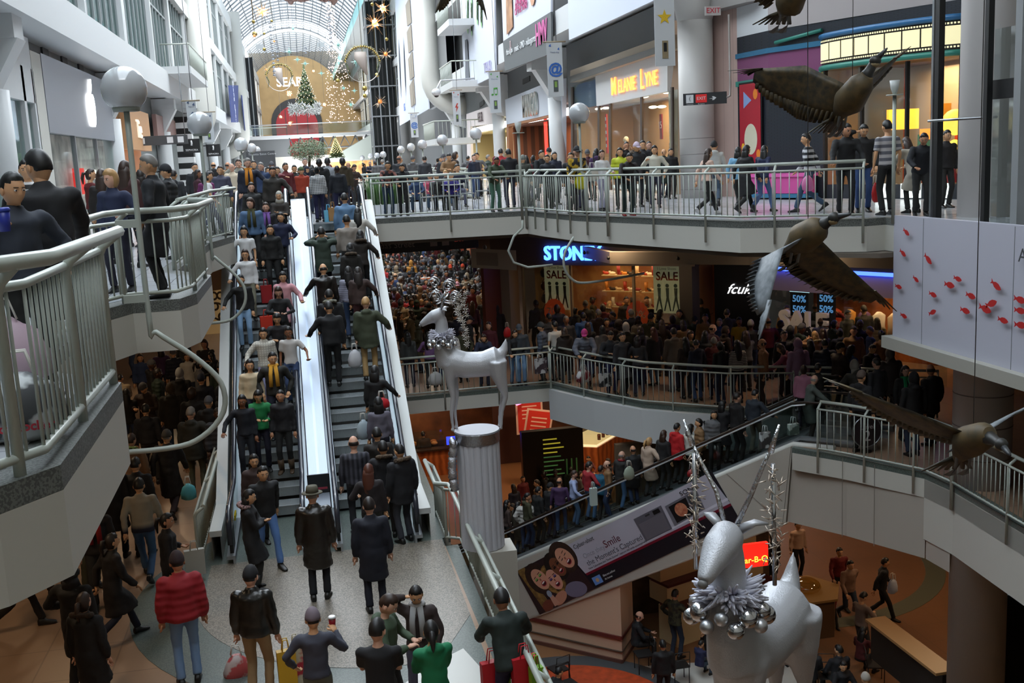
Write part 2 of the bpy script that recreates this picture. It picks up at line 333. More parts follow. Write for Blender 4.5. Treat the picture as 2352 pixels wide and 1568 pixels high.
def top_mesh(kind, pose, fem):
    key = ('top', kind, pose, fem)
    if key in CACHE: return CACHE[key]
    k = skeleton(pose, fem); b = MB(); up = k['up']; fw = k['fw']
    fat = {'tee': .0, 'sweater': .008, 'jacket': .018, 'puffer': .04, 'coat': .022, 'parka': .03, 'hoodie': .014}[kind]; f2 = -.012 if fem else 0
    sit = POSES[pose].get('sit'); hem = -0.02 if kind in ('tee', 'sweater', 'hoodie') else -0.06
    rings = [k['pel'] + up * hem, k['waist'] + up * -.02, k['chest'] - up * .04, k['chest'] + up * 0.08, k['pel'] + up * 0.495, k['neck'] - up * .005]
    rad = [(.170 + fat, .118 + fat), ((.135 if fem else .155) + fat, .105 + fat), (.158 + fat + f2, .115 + fat), (.176 + fat + f2, .118 + fat), (.150 + f2, .080 + fat * .5), (.072, .066)]
    if kind in ('coat', 'parka') and not sit:
        d = 0.42 if kind == 'coat' else 0.20; kneec = (k['k0'] + k['k1']) / 2; kneec.x = 0
        lo = k['pel'] + (kneec - k['pel']).normalized() * d; sp = abs(k['k0'].y - k['k1'].y) * .4
        rings = [lo, k['pel'].lerp(lo, .5)] + rings; rad = [(.205 + fat, .150 + fat + sp), (.185 + fat, .130 + fat + sp * .5)] + rad
    b.tube(rings, rad, 20)
    hl = {'tee': 0.45}.get(kind, 1.0)
    for i in (0, 1):
        s, e, h = k['s%d' % i], k['e%d' % i], k['h%d' % i]
        if kind == 'tee': b.tube([s - (e - s) * .05, s.lerp(e, .4), s.lerp(e, .75)], [.062, .062, .060], 10)
        else:
            w = e.lerp(h, .97); b.tube([s + (Vector((0, 0, 0)) - (e - s)) * .03, s.lerp(e, .5), e, e.lerp(h, .5), w], [.058 + fat * .7, .054 + fat * .8, .047 + fat * .8, .042 + fat * .7, .036 + fat * .6], 10)
        b.ball(s + Vector((0, 0, -.01)), (.062 + fat * .6,) * 3, 10, 8)
    if kind in ('coat', 'jacket', 'parka', 'puffer'): b.tube([k['neck'] - up * .05, k['neck'] + up * .035], [(.085, .078), (.074, .068)], 12)
    if kind in ('hoodie', 'parka'): b.ball(k['neck'] - fw * .085 - up * .02, (.115, .07, .075), 12, 8)
    out = remesh(b, 0.024, 2, 0.014 if kind != 'tee' else .006, name='garment'); out.name = 'garment'; out.materials.append(None); CACHE[key] = out; return out
def leg_mesh(pose, fem, kind='trousers'):
    key = ('legs', pose, fem, kind)
    if key in CACHE: return CACHE[key]
    k = skeleton(pose, fem); b = MB(); up = k['up']
    b.tube([k['pel'] + up * .12, k['pel'] + up * .02, k['pel'] - UP * .07], [(.135, .095), (.160, .112), (.150, .11)], 14)
    for i in (0, 1):
        h, kn, a = k['hip%d' % i], k['k%d' % i], k['a%d' % i]
        b.tube([h, h.lerp(kn, .35), kn, kn.lerp(a, .4), a + (kn - a) * .02], [.092, .084, .064, .060 if kind != 'slim' else .052, .060 if kind != 'slim' else .04], 10)
    out = remesh(b, 0.024, 2, 0.008, name='trousers'); out.materials.append(None); CACHE[key] = out; return out
def shoe_mesh(pose, fem, i, boot=False):
    key = ('shoe', pose, fem, i, boot)
    if key in CACHE: return CACHE[key]
    k = skeleton(pose, fem); a = k['a%d' % i]; t = R_(-35) if k['t%d' % i] else 0; b = MB(); M = Matrix.Translation(a) @ Matrix.Rotation((1 if i == 0 else -1) * R_(-8), 4, 'Z') @ Matrix.Rotation(t, 4, 'X')
    prof = [(-.075, .030, -.082, -.01), (-.05, .040, -.084, .02), (0, .042, -.084, .035), (.06, .044, -.084, -.015), (.12, .047, -.084, -.035), (.165, .038, -.084, -.045), (.185, .018, -.080, -.055)]
    rings = []
    for (y, w, z0, z1) in prof:
        zc = (z0 + z1) / 2; hh = (z1 - z0) / 2; rings.append([M @ Vector((w * math.copysign(abs(math.cos(2 * math.pi * j / 10)) ** .7, math.cos(2 * math.pi * j / 10)), y, zc + hh * math.copysign(abs(math.sin(2 * math.pi * j / 10)) ** .6, math.sin(2 * math.pi * j / 10)))) for j in range(10)])
    b.loft(rings)
    if boot: b.tube([a - Vector((0, 0, .02)), a.lerp(k['k%d' % i], .55)], [.055, .068], 10)
    out = b.mesh('shoe', [None]); CACHE[key] = out; return out
def hair_mesh(style, pose, fem):
    key = ('hair', style, pose, fem)
    if key in CACHE: return CACHE[key]
    k = skeleton(pose, fem); H = hmat(k); b = MB()
    def shell(front, th, low):
        def fn(v):
            p = headf(v); lg = low < -.5
            ok = v.z > front - (.12 if abs(v.x) > .5 else 0) or (v.y < .2 and (lg or v.z > .12 or v.y < -.38) and v.z > low)
            return p * ((1 + th + .05 * noise.noise(v * 5) + .03 * noise.noise(v * 13)) if ok else .88)
        return fn
    if style in ('short', 'buzz', 'bob', 'long', 'pony', 'bun', 'curly'):
        th = {'short': .15, 'buzz': .06, 'bob': .20, 'long': .18, 'pony': .12, 'bun': .12, 'curly': .30}[style]
        sphere_pts(20, 16, shell(.60, th, -.35 if style in ('short', 'buzz') else -.75), H, b)
    d = Vector((0, -1, 0))
    if style in ('long', 'bob'):
        L = .30 if style == 'long' else .13
        pts = [H @ Vector((0, -.035, .03)), H @ Vector((0, -.045, -.06)), H @ Vector((0, -.055, -.12))]; e = pts[-1]; bk = -k['fw'] * .05 if style == 'long' else -k['fw'] * .01; pts += [e + Vector((0, 0, -L * .5)) + bk, e + Vector((0, 0, -L)) + bk]
        b.tube(pts, [(.088, .075), (.100, .075), (.105, .065), (.10, .05), (.06, .025)], 14)
    if style == 'pony': b.tube([H @ Vector((0, -.09, .03)), H @ Vector((0, -.15, .02)), H @ Vector((0, -.165, -.08)), H @ Vector((0, -.14, -.20))], [.024, .036, .034, .012], 8)
    if style == 'bun': b.ball(H @ Vector((0, -.12, .06)), .045, 10, 8)
    if style == 'balding':
        def fn(v):
            p = headf(v); ok = v.z < .35 and v.z > -.35 and (v.y < 0 or abs(v.x) > .86); return p * (1.08 if ok else .9)
        sphere_pts(20, 16, fn, H, b)
    if style in ('cap', 'beanie', 'hat', 'bcap'):
        sphere_pts(20, 16, shell(.42, .06, -.3), H, b, 1)
        def dome(v): p = headf(v); return p * (1.17 if v.z > (.22 if style != 'beanie' else .12) - (.25 if v.y < 0 else 0) else .86) + Vector((0, 0, .012))
        if style != 'hat': sphere_pts(20, 14, dome, H, b, 0)
        if style in ('cap', 'bcap'):
            rr = []
            for y, w, z in ((.07, .075, .05), (.11, .078, .047), (.15, .066, .038), (.175, .035, .030)):
                rr.append([H @ Vector((w * math.cos(2 * math.pi * j / 10) * (1 if style == 'cap' else 1), y, z + .006 * math.sin(2 * math.pi * j / 10) - .02 * math.cos(2 * math.pi * j / 10) ** 2)) for j in range(10)])
            b.loft(rr, 0)
        if style == 'hat':
            b.tube([H @ Vector((0, -.005, .035)), H @ Vector((0, -.005, .05)), H @ Vector((0, -.005, .052))], [(.155, .165), (.15, .16), (.10, .11)], 20); b.tube([H @ Vector((0, -.005, .04)), H @ Vector((0, -.005, .10)), H @ Vector((0, -.005, .145)), H @ Vector((0, -.005, .150))], [(.096, .112), (.090, .105), (.078, .095), (.04, .05)], 20)
    if style in ('hood', 'scarfhead'):
        def fn(v):
            p = headf(v); face = v.y > .35 and abs(v.x) < .75 and -.8 < v.z < .55; return p * (.9 if face else (1.28 if style == 'hood' else 1.16)) + Vector((0, -.01, 0))
        sphere_pts(20, 16, fn, H, b); b.tube([H @ Vector((0, -.02, -.06)), k['neck'] - k['up'] * .03], [(.088, .088), (.12, .10)], 14)
    out = b.mesh('hair', [None] * 2); CACHE[key] = out; return out
def trim_mesh(pose, fem):
    key = ('trim', pose, fem)
    if key in CACHE: return CACHE[key]
    k = skeleton(pose, fem); c = k['neck'] - k['fw'] * .06 + k['up'] * .03; b = MB(); pts = []
    for i in range(13):
        a = R_(200 + 140 * 0 + i * 27.7); pts.append(c + Vector((math.cos(a) * .125, 0, 0)) + k['fw'] * (math.sin(a) * .09) + k['up'] * (.03 * -math.sin(a) - .01))
    b.tube(pts, [.034 + .006 * (i % 2) for i in range(13)], 8); out = b.mesh('fur_trim', [None]); CACHE[key] = out; return out
def scarf_mesh(pose, fem):
    key = ('scarf', pose, fem)
    if key in CACHE: return CACHE[key]
    k = skeleton(pose, fem); b = MB(); c = k['neck'] + k['up'] * .01; pts = [c + Vector((math.cos(a) * .082, 0, 0)) + k['fw'] * math.sin(a) * .078 for a in np.linspace(0, 2 * math.pi, 13)]
    b.tube(pts, .028, 8); 
    for s in (-1, 1): b.tube([c + k['fw'] * .08 + Vector((s * .04, 0, 0)), k['chest'] + k['fw'] * .15 + Vector((s * .06, 0, .02)), k['waist'] + k['fw'] * .15 + Vector((s * .065, 0, -.02))], [(.04, .015)] * 3, 8)
    out = b.mesh('scarf', [None]); CACHE[key] = out; return out
SKINS = {'pale': '#c99b83', 'tan': '#b78363', 'asian': '#c8976f', 'brown': '#8a5a3e', 'dark': '#4a2e20'}
HAIRC = {'black': '#0b0909', 'brown': '#2c1a10', 'dkbrown': '#1a100b', 'blond': '#a98455', 'grey': '#77736e', 'white': '#b5b0a8', 'red': '#4a2213'}
EYE = None
def person(loc, face, pose='stand', fem=False, hgt=1.72, hair='short', hc='black', skin='asian', top='jacket', tc='#15151a', legs='#15161c', shoe='#141210', label=None, group=None, hat=None, trim=None, scarf=None, pat=None, slim=False, boot=False, far=False):
    """face: heading in degrees the figure looks to; 0 = away down the mall (+Y), 180 = to the camera, 90 = to +X"""
    s = hgt / 1.74; sk = mat(SKINS[skin], .55)
    o = obj('person', body_mesh(pose, fem), None, [sk, mat('#7d3f3a', .5), mat('#120c0a', .3), mat('#d8d0c8', .3)], loc, -R_(face), s)
    tag(o, label, 'person', group)
    kind = top if top in ('tee', 'sweater', 'jacket', 'puffer', 'coat', 'parka', 'hoodie') else 'jacket'
    tm = pat if pat is not None else (mat(tc, .75, pat='puffer', sc=3.2) if kind == 'puffer' else mat(tc, .8))
    nm = {'tee': 't_shirt', 'hoodie': 'hooded_sweatshirt', 'puffer': 'puffer_jacket'}.get(kind, kind)
    obj(nm, top_mesh(kind, pose, fem), o, [tm]); obj('trousers', leg_mesh(pose, fem, 'slim' if slim else 'trousers'), o, [legs if not isinstance(legs, str) else mat(legs, .85)])
    for i in (0, 1): obj('boot' if boot else 'shoe', shoe_mesh(pose, fem, i, boot), o, [mat(shoe, .5)])
    if hair != 'bald': obj({'cap': 'cap', 'bcap': 'cap', 'beanie': 'knit_hat', 'hat': 'brimmed_hat', 'hood': 'hood', 'scarfhead': 'headscarf'}.get(hair, 'hair'), hair_mesh(hair, pose, fem), o, [(mat(hat, .8) if isinstance(hat, str) else hat) if hat else mat(HAIRC[hc], .5), mat(HAIRC[hc], .5)])
    if trim: obj('fur_trim', trim_mesh(pose, fem), o, [mat(trim, .95, pat='fur', c2='#1c130c', sc=40)])
    if scarf: obj('scarf', scarf_mesh(pose, fem), o, [mat(scarf, .9)])
    return o
# ---------------------------------------------------------------- palette
CREAM = mat('#b9b7ae', .55); CREAM2 = mat('#a9a294', .6); WHITE = mat('#c9cbcc', .45); DARKTILE = mat('#4a4d4a', .5, pat='speck', c2='#6a6d69', sc=60); RAILP = mat('#a9afa6', .35); PALEWALL = mat('#c4c6c6', .5)
STEEL = mat('#9a9da0', .3, .9); BLACK = mat('#0c0c0e', .5); GREY = mat('#6b6e70', .6); DKGREY = mat('#3a3c3e', .6); WARMWALL = mat('#c2a58c', .6)
FLOOR3 = mat('#b9bcc0', .16, pat='tile', c2='#8b8e92', sc=1.6); FLOOR2 = mat('#957a64', .3, pat='tile', c2='#7d6656', sc=1.0); FLOOR1 = mat('#7a5538', .35, pat='tile', c2='#6e5036', sc=1.1)
TERR = mat('#857d71', .4, pat='speck', c2='#5d574e', sc=55); GREENST = mat('#4b5450', .4, pat='speck', c2='#5b655f', sc=40); WHTILE = mat('#b4b4ae', .35)
CEILD = mat('#4d463f', .8)
Z3, Z2, Z1 = 0.0, -5.0, -11.05
def off(path, d):  # offset an open xy path to its left by d
    out = []
    for i, p in enumerate(path):
        a = Vector(path[max(i - 1, 0)]); b = Vector(path[min(i + 1, len(path) - 1)]); t = (b - a); t = t.normalized() if t.length else Vector((1, 0)); nrm = Vector((-t.y, t.x)); out.append((p[0] + nrm.x * d, p[1] + nrm.y * d))
    return out
# ---------------------------------------------------------------- level three slab
HOLE3 = [(-3.2, 1), (10.7, 1), (10.7, 18.45), (10.3, 18.4), (8.36, 19.77), (7.6, 21.75), (6.86, 23.74), (6.4, 24.9), (6.05, 27), (5.9, 28.35), (1.75, 28.85), (1.75, 28.3), (-1.95, 28.3), (-1.95, 26), (-1.6, 25.2), (-2.0, 23.2), (-2.0, 17.2), (-1.40, 16), (-1.40, 13.75), (-1.55, 13.25), (-2.1, 13.25), (-2.32, 12.7), (-2.2, 9.0), (-1.42, 8.1), (-1.38, 5.85), (-1.62, 5.5), (-2.2, 5.1), (-3.4, 4.6)]
FAR3 = [[(-1.9, 39), (6.2, 39), (6.2, 86), (-1.9, 86)], [(-1.9, 98), (6.2, 98), (6.2, 150), (-1.9, 150)]]
OUT3 = [(-7.4, -3), (16.5, -3), (16.5, 30), (11.6, 33), (11.6, 203), (-7.4, 203)]
MB().prism(OUT3, -.62, -.14, 0, [HOLE3] + FAR3).build('ceiling', CREAM, kind='structure')
MB().prism(OUT3, -.138, -.002, 0, [HOLE3] + FAR3).build('trim_1', DARKTILE, kind='structure')
MB().prism([(-7.38, -2.98), (16.4, -2.98), (16.4, 29.9), (11.5, 32.9), (11.5, 202), (-7.38, 202)], -.03, 0.004, 0, [off(HOLE3 + HOLE3[:1], -.28)[:-1]] + [off(h + h[:1], -.28)[:-1] for h in FAR3]).build('floor', FLOOR3, kind='structure')
# level two slab
HOLE2 = [(2.12, 1), (11.25, 1), (11.25, 14.6), (11.5, 17.3), (11.45, 18.2), (10.6, 19.75), (9.9, 20.75), (10.98, 22.0), (11.9, 22.9), (11.4, 23.75), (9.93, 24.35), (8.2, 25.85), (7.35, 27.35), (6.54, 29.15), (2.2, 29.15), (2.05, 28.9), (2.05, 17.75), (1.9, 17.7), (1.9, 17.3), (2.12, 17.3)]
OUT2 = [(-9, -3), (19, -3), (19, 96), (-9, 96)]
MB().prism(OUT2, -5.5, -5.12, 0, [HOLE2]).build('ceiling', CREAM, kind='structure')
MB().prism(OUT2, -5.12, -5.01, 0, [HOLE2]).build('trim_2', GREENST, kind='structure')
fl2 = MB().prism([(-8.9, -2.9), (18.9, -2.9), (18.9, 95.9), (-8.9, 95.9)], -5.03, -5.0, 0, [off(HOLE2 + HOLE2[:1], -.22)[:-1]])
fl2.build('floor', FLOOR2, kind='structure')
# plaza paving : speckled terrazzo disc inside a green stone ring, lighter wedges beside it
cx, cy = 1.0, 16.2
def clipx(pts, x1=1.88, x0=-99): return [(min(max(p[0], x0), x1), p[1]) for p in pts]
MB().prism(clipx(arc((cx, cy), 4.05, 0, 360, 64)[:-1]), -5.0, -4.995).build('trim_3', GREENST, kind='structure')
MB().prism(clipx([(-2.0, 17.6), (-2.0, 15.6)] + arc((cx, cy), 3.1, 190, 275, 16) + [(1.88, 14.4), (1.88, 17.6)]), -4.995, -4.99).build('floor', TERR, kind='structure')
MB().prism([(-.2, 11.4), (1.0, 12.9), (1.62, 13.35), (1.86, 12.3), (1.86, 11)], -4.995, -4.988).build('floor', WHTILE, kind='structure')
# level one
MB().box((-9, -3, -11.35), (26, 62, -11.05)).build('floor', FLOOR1, kind='structure')
c1 = (13.2, 29.0)
ring = arc(c1, 4.9, 0, 360, 64)[:-1]; MB().prism(ring, -11.05, -11.044, 0, [arc(c1, 4.35, 0, 360, 64)[:-1]]).build('trim_4', mat('#5a5a48', .4), kind='structure')
MB().prism(arc((4.9, 21.6), 3.1, 0, 360, 48)[:-1], -11.05, -11.043).build('trim_5', DKGREY, kind='structure')
MB().prism(arc((4.9, 21.6), 2.6, 0, 360, 48)[:-1], -11.043, -11.038).build('floor', mat('#b5441d', .5, pat='mottle', c2='#8d3413', sc=6), kind='structure')
MB().prism([(6.2, 19), (10.5, 17), (11, 23), (7, 23.6)], -11.05, -11.046).build('floor', WHTILE, kind='structure')
MB().beam((7.5, 37.5, -11.040), (16, 44, -11.040), .5, .01).build('trim_6', DKGREY, kind='structure')
# deep aprons
def apron(path, z0, z1, name, m=CREAM, th=.12):
    inn = off(path, th); b = MB(); b.prism(path + inn[::-1], z0, z1); b.build(name, m, kind='structure')
apron([(11.3, 23.75), (9.93, 24.3), (8.2, 25.8), (7.35, 27.3), (6.54, 29.1)][::-1], -6.0, -5.13, 'wall_north', PALEWALL, -.12)
apron([(11.25, 8), (11.25, 14.6), (11.5, 17.3), (11.45, 18.2)], -6.35, -5.13, 'wall_east', CREAM, -.15)
# ---------------------------------------------------------------- railings
RAILS = []
def railing(path, z, label, inward=1, side=None, post=1.9, bal=.13, h=1.07, drop=.45, r=.027, skin=RAILP, skip_top=False, name='railing'):
    """path: outer edge of the floor; inward +1 means the floor lies to the left of the path"""
    root = empty(name, (path[0][0], path[0][1], z), label=label, cat='railing')
    O = Vector((path[0][0], path[0][1], z))
    def L(p, zz): return Vector((p[0], p[1], z + zz)) - O
    outp = off(path, -.05 * inward); inp = off(path, .10 * inward)
    MB().tube([L(p, h) for p in inp], r * 1.25, 8).build('handrail', skin, root)
    MB().tube([L(p, h - .13) for p in outp], r * .8, 8).build('mid_rail', skin, root)
    MB().tube([L(p, .09) for p in outp], r * .8, 8).build('bottom_rail', skin, root)
    seg = []; tot = 0
    for a, b in zip(outp[:-1], outp[1:]): d = (Vector(b) - Vector(a)).length; seg.append((tot, d, Vector(a), Vector(b))); tot += d
    inn = [];
    def at(s):
        for t0, d, a, b in seg:
            if s <= t0 + d + 1e-6 and d > 0:
                t = (b - a).normalized(); return a.lerp(b, (s - t0) / d), Vector((-t.y, t.x)) * inward
        t0, d, a, b = seg[-1]; t = (b - a).normalized(); return b, Vector((-t.y, t.x)) * inward
    n = max(1, round(tot / post)); pos = [tot * i / n for i in range(n + 1)]; pos[0] += .02; pos[-1] -= .02
    for s in pos:
        p, nn = at(s); q = p + nn * .15
        MB().tube([L(p, -drop), L(p, h - .16), L(p.lerp(q, .2), h - .10), L(q, h - .01)], [(r * .95, r * .95)] * 4, 8).build('post', skin, root)
    m_ = max(1, int(tot / bal)); bars = [tot * (i + .5) / m_ for i in range(m_)]
    one = MB().tube([(0, 0, .09), (0, 0, h - .13)], .0105, 5).mesh('baluster', skin)
    rest = MB()
    for i, s in enumerate(bars):
        p, nn = at(s)
        if i < 95: obj('baluster', one, root, loc=L(p, 0))
        else: rest.tube([L(p, .09), L(p, h - .13)], .0085, 5)
    if rest.v: rest.build('baluster', skin, root, kind='stuff')
    return root
railing([(-3.6, 4.5), (-2.3, 5.02), (-1.66, 5.45), (-1.40, 5.85), (-1.42, 8.1)][::-1], 0, 'nearest curved pale railing of the balcony with the men and white bags', 1, post=1.15, bal=.115, r=.034, h=1.10)
railing([(-2.05, 8.9), (-2.2, 9.0), (-2.32, 12.7), (-2.1, 13.25), (-1.55, 13.25), (-1.40, 13.75), (-1.40, 16), (-1.8, 17.0)][::-1], 0, 'stepped pale railing in front of the man in the long dark coat', 1, post=1.6, bal=.13, r=.03)
railing([(-2.0, 17.2), (-2.0, 23.2), (-1.6, 25.2), (-1.95, 26), (-1.95, 28.3)][::-1], 0, 'pale railing running from the stepped bay back to the escalator head', 1, post=1.9)
railing([(1.78, 28.85), (5.9, 28.35)], 0, 'pale railing of the upper crossing beside the escalator head', 1, post=2.05, bal=.15)
railing([(5.9, 28.35), (6.05, 27), (6.4, 24.9), (6.86, 23.74)], 0, 'dense angled railing at the corner of the upper crossing', 1, post=.85, bal=.13)
railing([(6.86, 23.74), (7.6, 21.75), (8.36, 19.77), (10.25, 18.4)], 0, 'long pale railing of the upper crossing before the dark brick shop', 1, post=1.55, bal=.16)
railing([(1.9, 29.15), (6.54, 29.15)], -5, 'straight pale railing of the middle gallery behind the standing reindeer', 1, post=1.85, bal=.15)
railing([(6.54, 29.15), (7.35, 27.35), (8.2, 25.85), (9.93, 24.35), (11.4, 23.75)], -5, 'curving pale railing in front of the middle gallery crowd', 1, post=1.5, bal=.15)
railing([(11.5, 23.7), (12.9, 22.7), (14.1, 21.9)], -5, 'grey railing of the middle gallery beside the lower escalator head', 1, post=1.5, bal=.16)
railing([(10.25, 20.25), (10.6, 19.75), (11.45, 18.2), (11.5, 17.3)][::-1], -5, 'pale railing beside the round level two badge', -1, post=1.3, bal=.15)
railing([(11.5, 17.3), (11.25, 14.6), (11.25, 8)][::-1], -5, 'pale railing on the curved gallery under the white fish panel', -1, post=1.9, bal=.14)
railing([(1.9, 18.9), (1.9, 17.45), (2.12, 17.3), (2.12, 13.5), (2.12, 9)][::-1], -5, 'pale plaza railing slanting down past the fluted pedestal', 1, post=1.5, bal=.12, r=.032)
railing([(-2.12, 26.8), (-2.12, 17.5)], -5, 'pale railing on the shaded side of the long escalator', 1, post=1.9, bal=.13, r=.03)
railing([(-1.9, 38.9), (6.2, 38.9)], 0, 'far pale railing across the mall behind the seated people', -1, post=2.0, bal=.2)
railing([(6.2, 39), (6.2, 60)], 0, 'far pale railing along the shops under the hanging white banners', -1, post=2.2, bal=.25)
railing([(-1.9, 60), (-1.9, 39)], 0, 'far pale railing along the shops opposite the hanging white banners', -1, post=2.2, bal=.25)
# ---------------------------------------------------------------- escalators
def escalator(P0, u, width, run, rise, ext0, ext1, label, steps=True, wl=.0, decks=(.17, .17), step_off=0.0):
    """P0 lower comb centre; u horizontal direction of travel upwards"""
    u = Vector((u[0], u[1], 0)).normalized(); w = Vector((u.y, -u.x, 0)); root = empty('escalator', P0, label=label, cat='escalator')
    S = rise / run
    def P(s, a, z): # s along, a across (+ right), z above the pitch line
        zz = 0 if s < 0 else (S * s if s < run else rise); return u * s + w * a + UP * (zz + z)
    hw = width / 2; b = MB()
    n = int(run / .4); 
    if steps:
        for i in range(n + 1):
            s0 = run * i / n; z0 = rise * i / n
            st = MB(); st.obox(u * (s0 + .2) + UP * (z0 - .09), u * .2, w * (hw - .02), UP * .09); st.build('step', mat('#878d8f', .5, .1, pat='rib', sc=20), root)
            nb = MB(); nb.obox(u * (s0 + .012) + UP * (z0 - .006), u * .02, w * (hw - .03), UP * .007); nb.build('step_edge', mat('#9fa4a6', .4, .2), root.children[-1])
        MB().add([u * -1.5 + w * -hw, u * -1.5 + w * hw, u * .2 + w * hw, u * .2 + w * -hw], [(0, 1, 2, 3)]).build('comb_plate', mat('#8b8f92', .3, .6), root)
        MB().add([u * run + w * -hw + UP * (rise + .005), u * run + w * hw + UP * (rise + .005), u * (run + 1) + w * hw + UP * (rise + .005), u * (run + 1) + w * -hw + UP * (rise + .005)], [(0, 1, 2, 3)]).build('comb_plate', mat('#8b8f92', .3, .6), root)
    for sd in (-1, 1):
        a = sd * (hw + .05); m = MB(); ss = [-ext0 + .25, 0.1, run + .1, run + ext1 - .25]
        lo = [P(s, a, .10) for s in ss]; hi = [P(s, a, .86) for s in ss]
        for i in range(3): m.quad(lo[i], lo[i + 1], hi[i + 1], hi[i])
        m.build('glass_balustrade', glass('#dfe8e6', .8), root)
        # skirt and inner deck
        m = MB()
        for zc, hh, aa, ww in ((-.02, .16, sd * (hw + .01), .02), (.12, .03, sd * (hw + .06), .07)):
            q = [P(s, aa, zc) for s in [-ext0, 0.1, run + .1, run + ext1]]
            for i in range(3): m.beam(q[i], q[i + 1], ww * 2, hh * 2)
        m.build('skirt', mat('#9fa5aa', .3, .7), root)
        # handrail loop
        pts = [P(-ext0, a, .35)] + [P(-ext0 + .35 - .35 * math.cos(R_(t)) , a, .62 + .30 * math.sin(R_(t))) for t in (0, 30, 60, 90)] + [P(s, a, .92) for s in (-.1, .15, run - .1, run + .2)] + [P(run + ext1 - .35 + .35 * math.sin(R_(t)), a, .62 + .30 * math.cos(R_(t))) for t in (0, 30, 60, 90)] + [P(run + ext1, a, .35)]
        MB().tube(pts, [(.045, .028)] * len(pts), 10).build('handrail', mat('#2c2f38', .22, 0), root)
        MB().tube([p - UP * .05 for p in pts[4:9]], .02, 6).build('rail_lamp', mat('#dfe6ee', .3, 0.3), root)
        o = MB(); c = P(-ext0 + .35, a + sd * .0, .3); o.obox(c, u * .22, w * .03, UP * .25); o.build('newel_base', BLACK, root)
        MB().obox(P(-.35, a, .40), u * .16, w * .012, UP * .045).build('warning_sticker', mat('#c9b400', .5), root)
    return root, P
E1, PE1 = escalator((-1.04, 19.3, -5), (0, 1), 1.12, 8.67, 5.0, 1.75, 1.2, 'descending escalator packed with people facing the plaza')
E2, PE2 = escalator((.80, 19.3, -5), (0, 1), 1.24, 8.67, 5.0, 1.75, 1.2, 'ascending escalator carrying shoppers seen from behind')
def PEs(x, s, z): return Vector((x, 19.3 + s, -5 + (0 if s < 0 else min(s * .577, 5)) + z))
b = MB()
for x0, x1, nm, lab in ((-2.0, -1.80, 'outer_deck', 'white metal casing along the shaded side of the descending escalator'), (1.54, 1.74, 'outer_deck', 'white metal casing along the open side of the ascending escalator'), (-.32, .04, 'centre_deck', 'white metal deck between the two long escalators')):
    r = empty('escalator_casing', ((x0 + x1) / 2, 19.3, -5), label=lab, cat='escalator casing'); o = Vector(r.location)
    m = MB(); ss = [-1.5, 0, 8.67, 9.3]; xm = (x0 + x1) / 2; wd = x1 - x0; hz = .48 if nm != 'centre_deck' else .60
    for a, bb in zip(ss[:-1], ss[1:]):
        m.beam(PEs(xm, a, hz) - o, PEs(xm, bb, hz) - o, wd, .10)
    m.build('deck', mat('#b9bbb8', .4, 0) if nm == 'outer_deck' else mat('#959da8', .35, .5), r)
    m = MB(); xs = x0 + .02 if nm == 'outer_deck' and x0 < 0 else x1 - .02
    lo = .0
    poly = [(0 - 1.5, 0.0, .5), (8.67, 4.6, 5.45)]
    vs = []
    for s in (-1.5, 0, 8.67, 9.2): zt = (0 if s < 0 else min(s * .577, 5)) + .45; zb = 0.0 if s < .6 else max(0, zt - 1.55); vs.append((s, zt, zb))
    for (s0, t0, b0), (s1, t1, b1) in zip(vs[:-1], vs[1:]):
        for xx in (xm - wd * .35, xm + wd * .35): m.quad((xx - o.x, s0, b0), (xx - o.x, s1, b1), (xx - o.x, s1, t1), (xx - o.x, s0, t0))
    m.build('side_panel', mat('#b0ada5', .5), r)
    if nm == 'centre_deck': MB().beam(PEs(xm, 0, hz + .055) - o, PEs(xm, 8.67, hz + .055) - o, .05, .012).build('seam', mat('#8e99a8', .3, .7), r)
# underside truss of the pair
m = MB(); A = [(-1.9, 20.2, -5), (1.65, 20.2, -5), (1.65, 28.6, -.45), (-1.9, 28.6, -.45)]; B_ = [(-1.9, 23.0, -5), (1.65, 23.0, -5), (1.65, 29.0, -1.6), (-1.9, 29.0, -1.6)]
m.add(A + B_, [(0, 3, 2, 1), (4, 5, 6, 7), (0, 1, 5, 4), (1, 2, 6, 5), (2, 3, 7, 6), (3, 0, 4, 7)]); m.build('wall_truss', mat('#8f8c86', .6), kind='structure')
MB().box((-1.95, 28.25, -.6), (1.75, 28.5, -.14)).build('trim_7', GREY, kind='structure')
# small sign at the foot of the centre deck
sg = empty('escalator_sign', (-.14, 18.95, -4.9), label='small black safety sign at the foot of the silver centre deck', cat='sign'); MB().box((-.2, -.02, .25), (.2, .02, .9)).build('panel', BLACK, sg); MB().box((-.15, -.025, .62), (.15, -.02, .66)).build('pictogram', mat('#8a2b3a'), sg); MB().box((-.15, -.025, .45), (.15, -.02, .48)).build('pictogram', WHITE, sg); MB().box((-.06, -.01, 0), (.06, .01, .3)).build('stand', BLACK, sg)
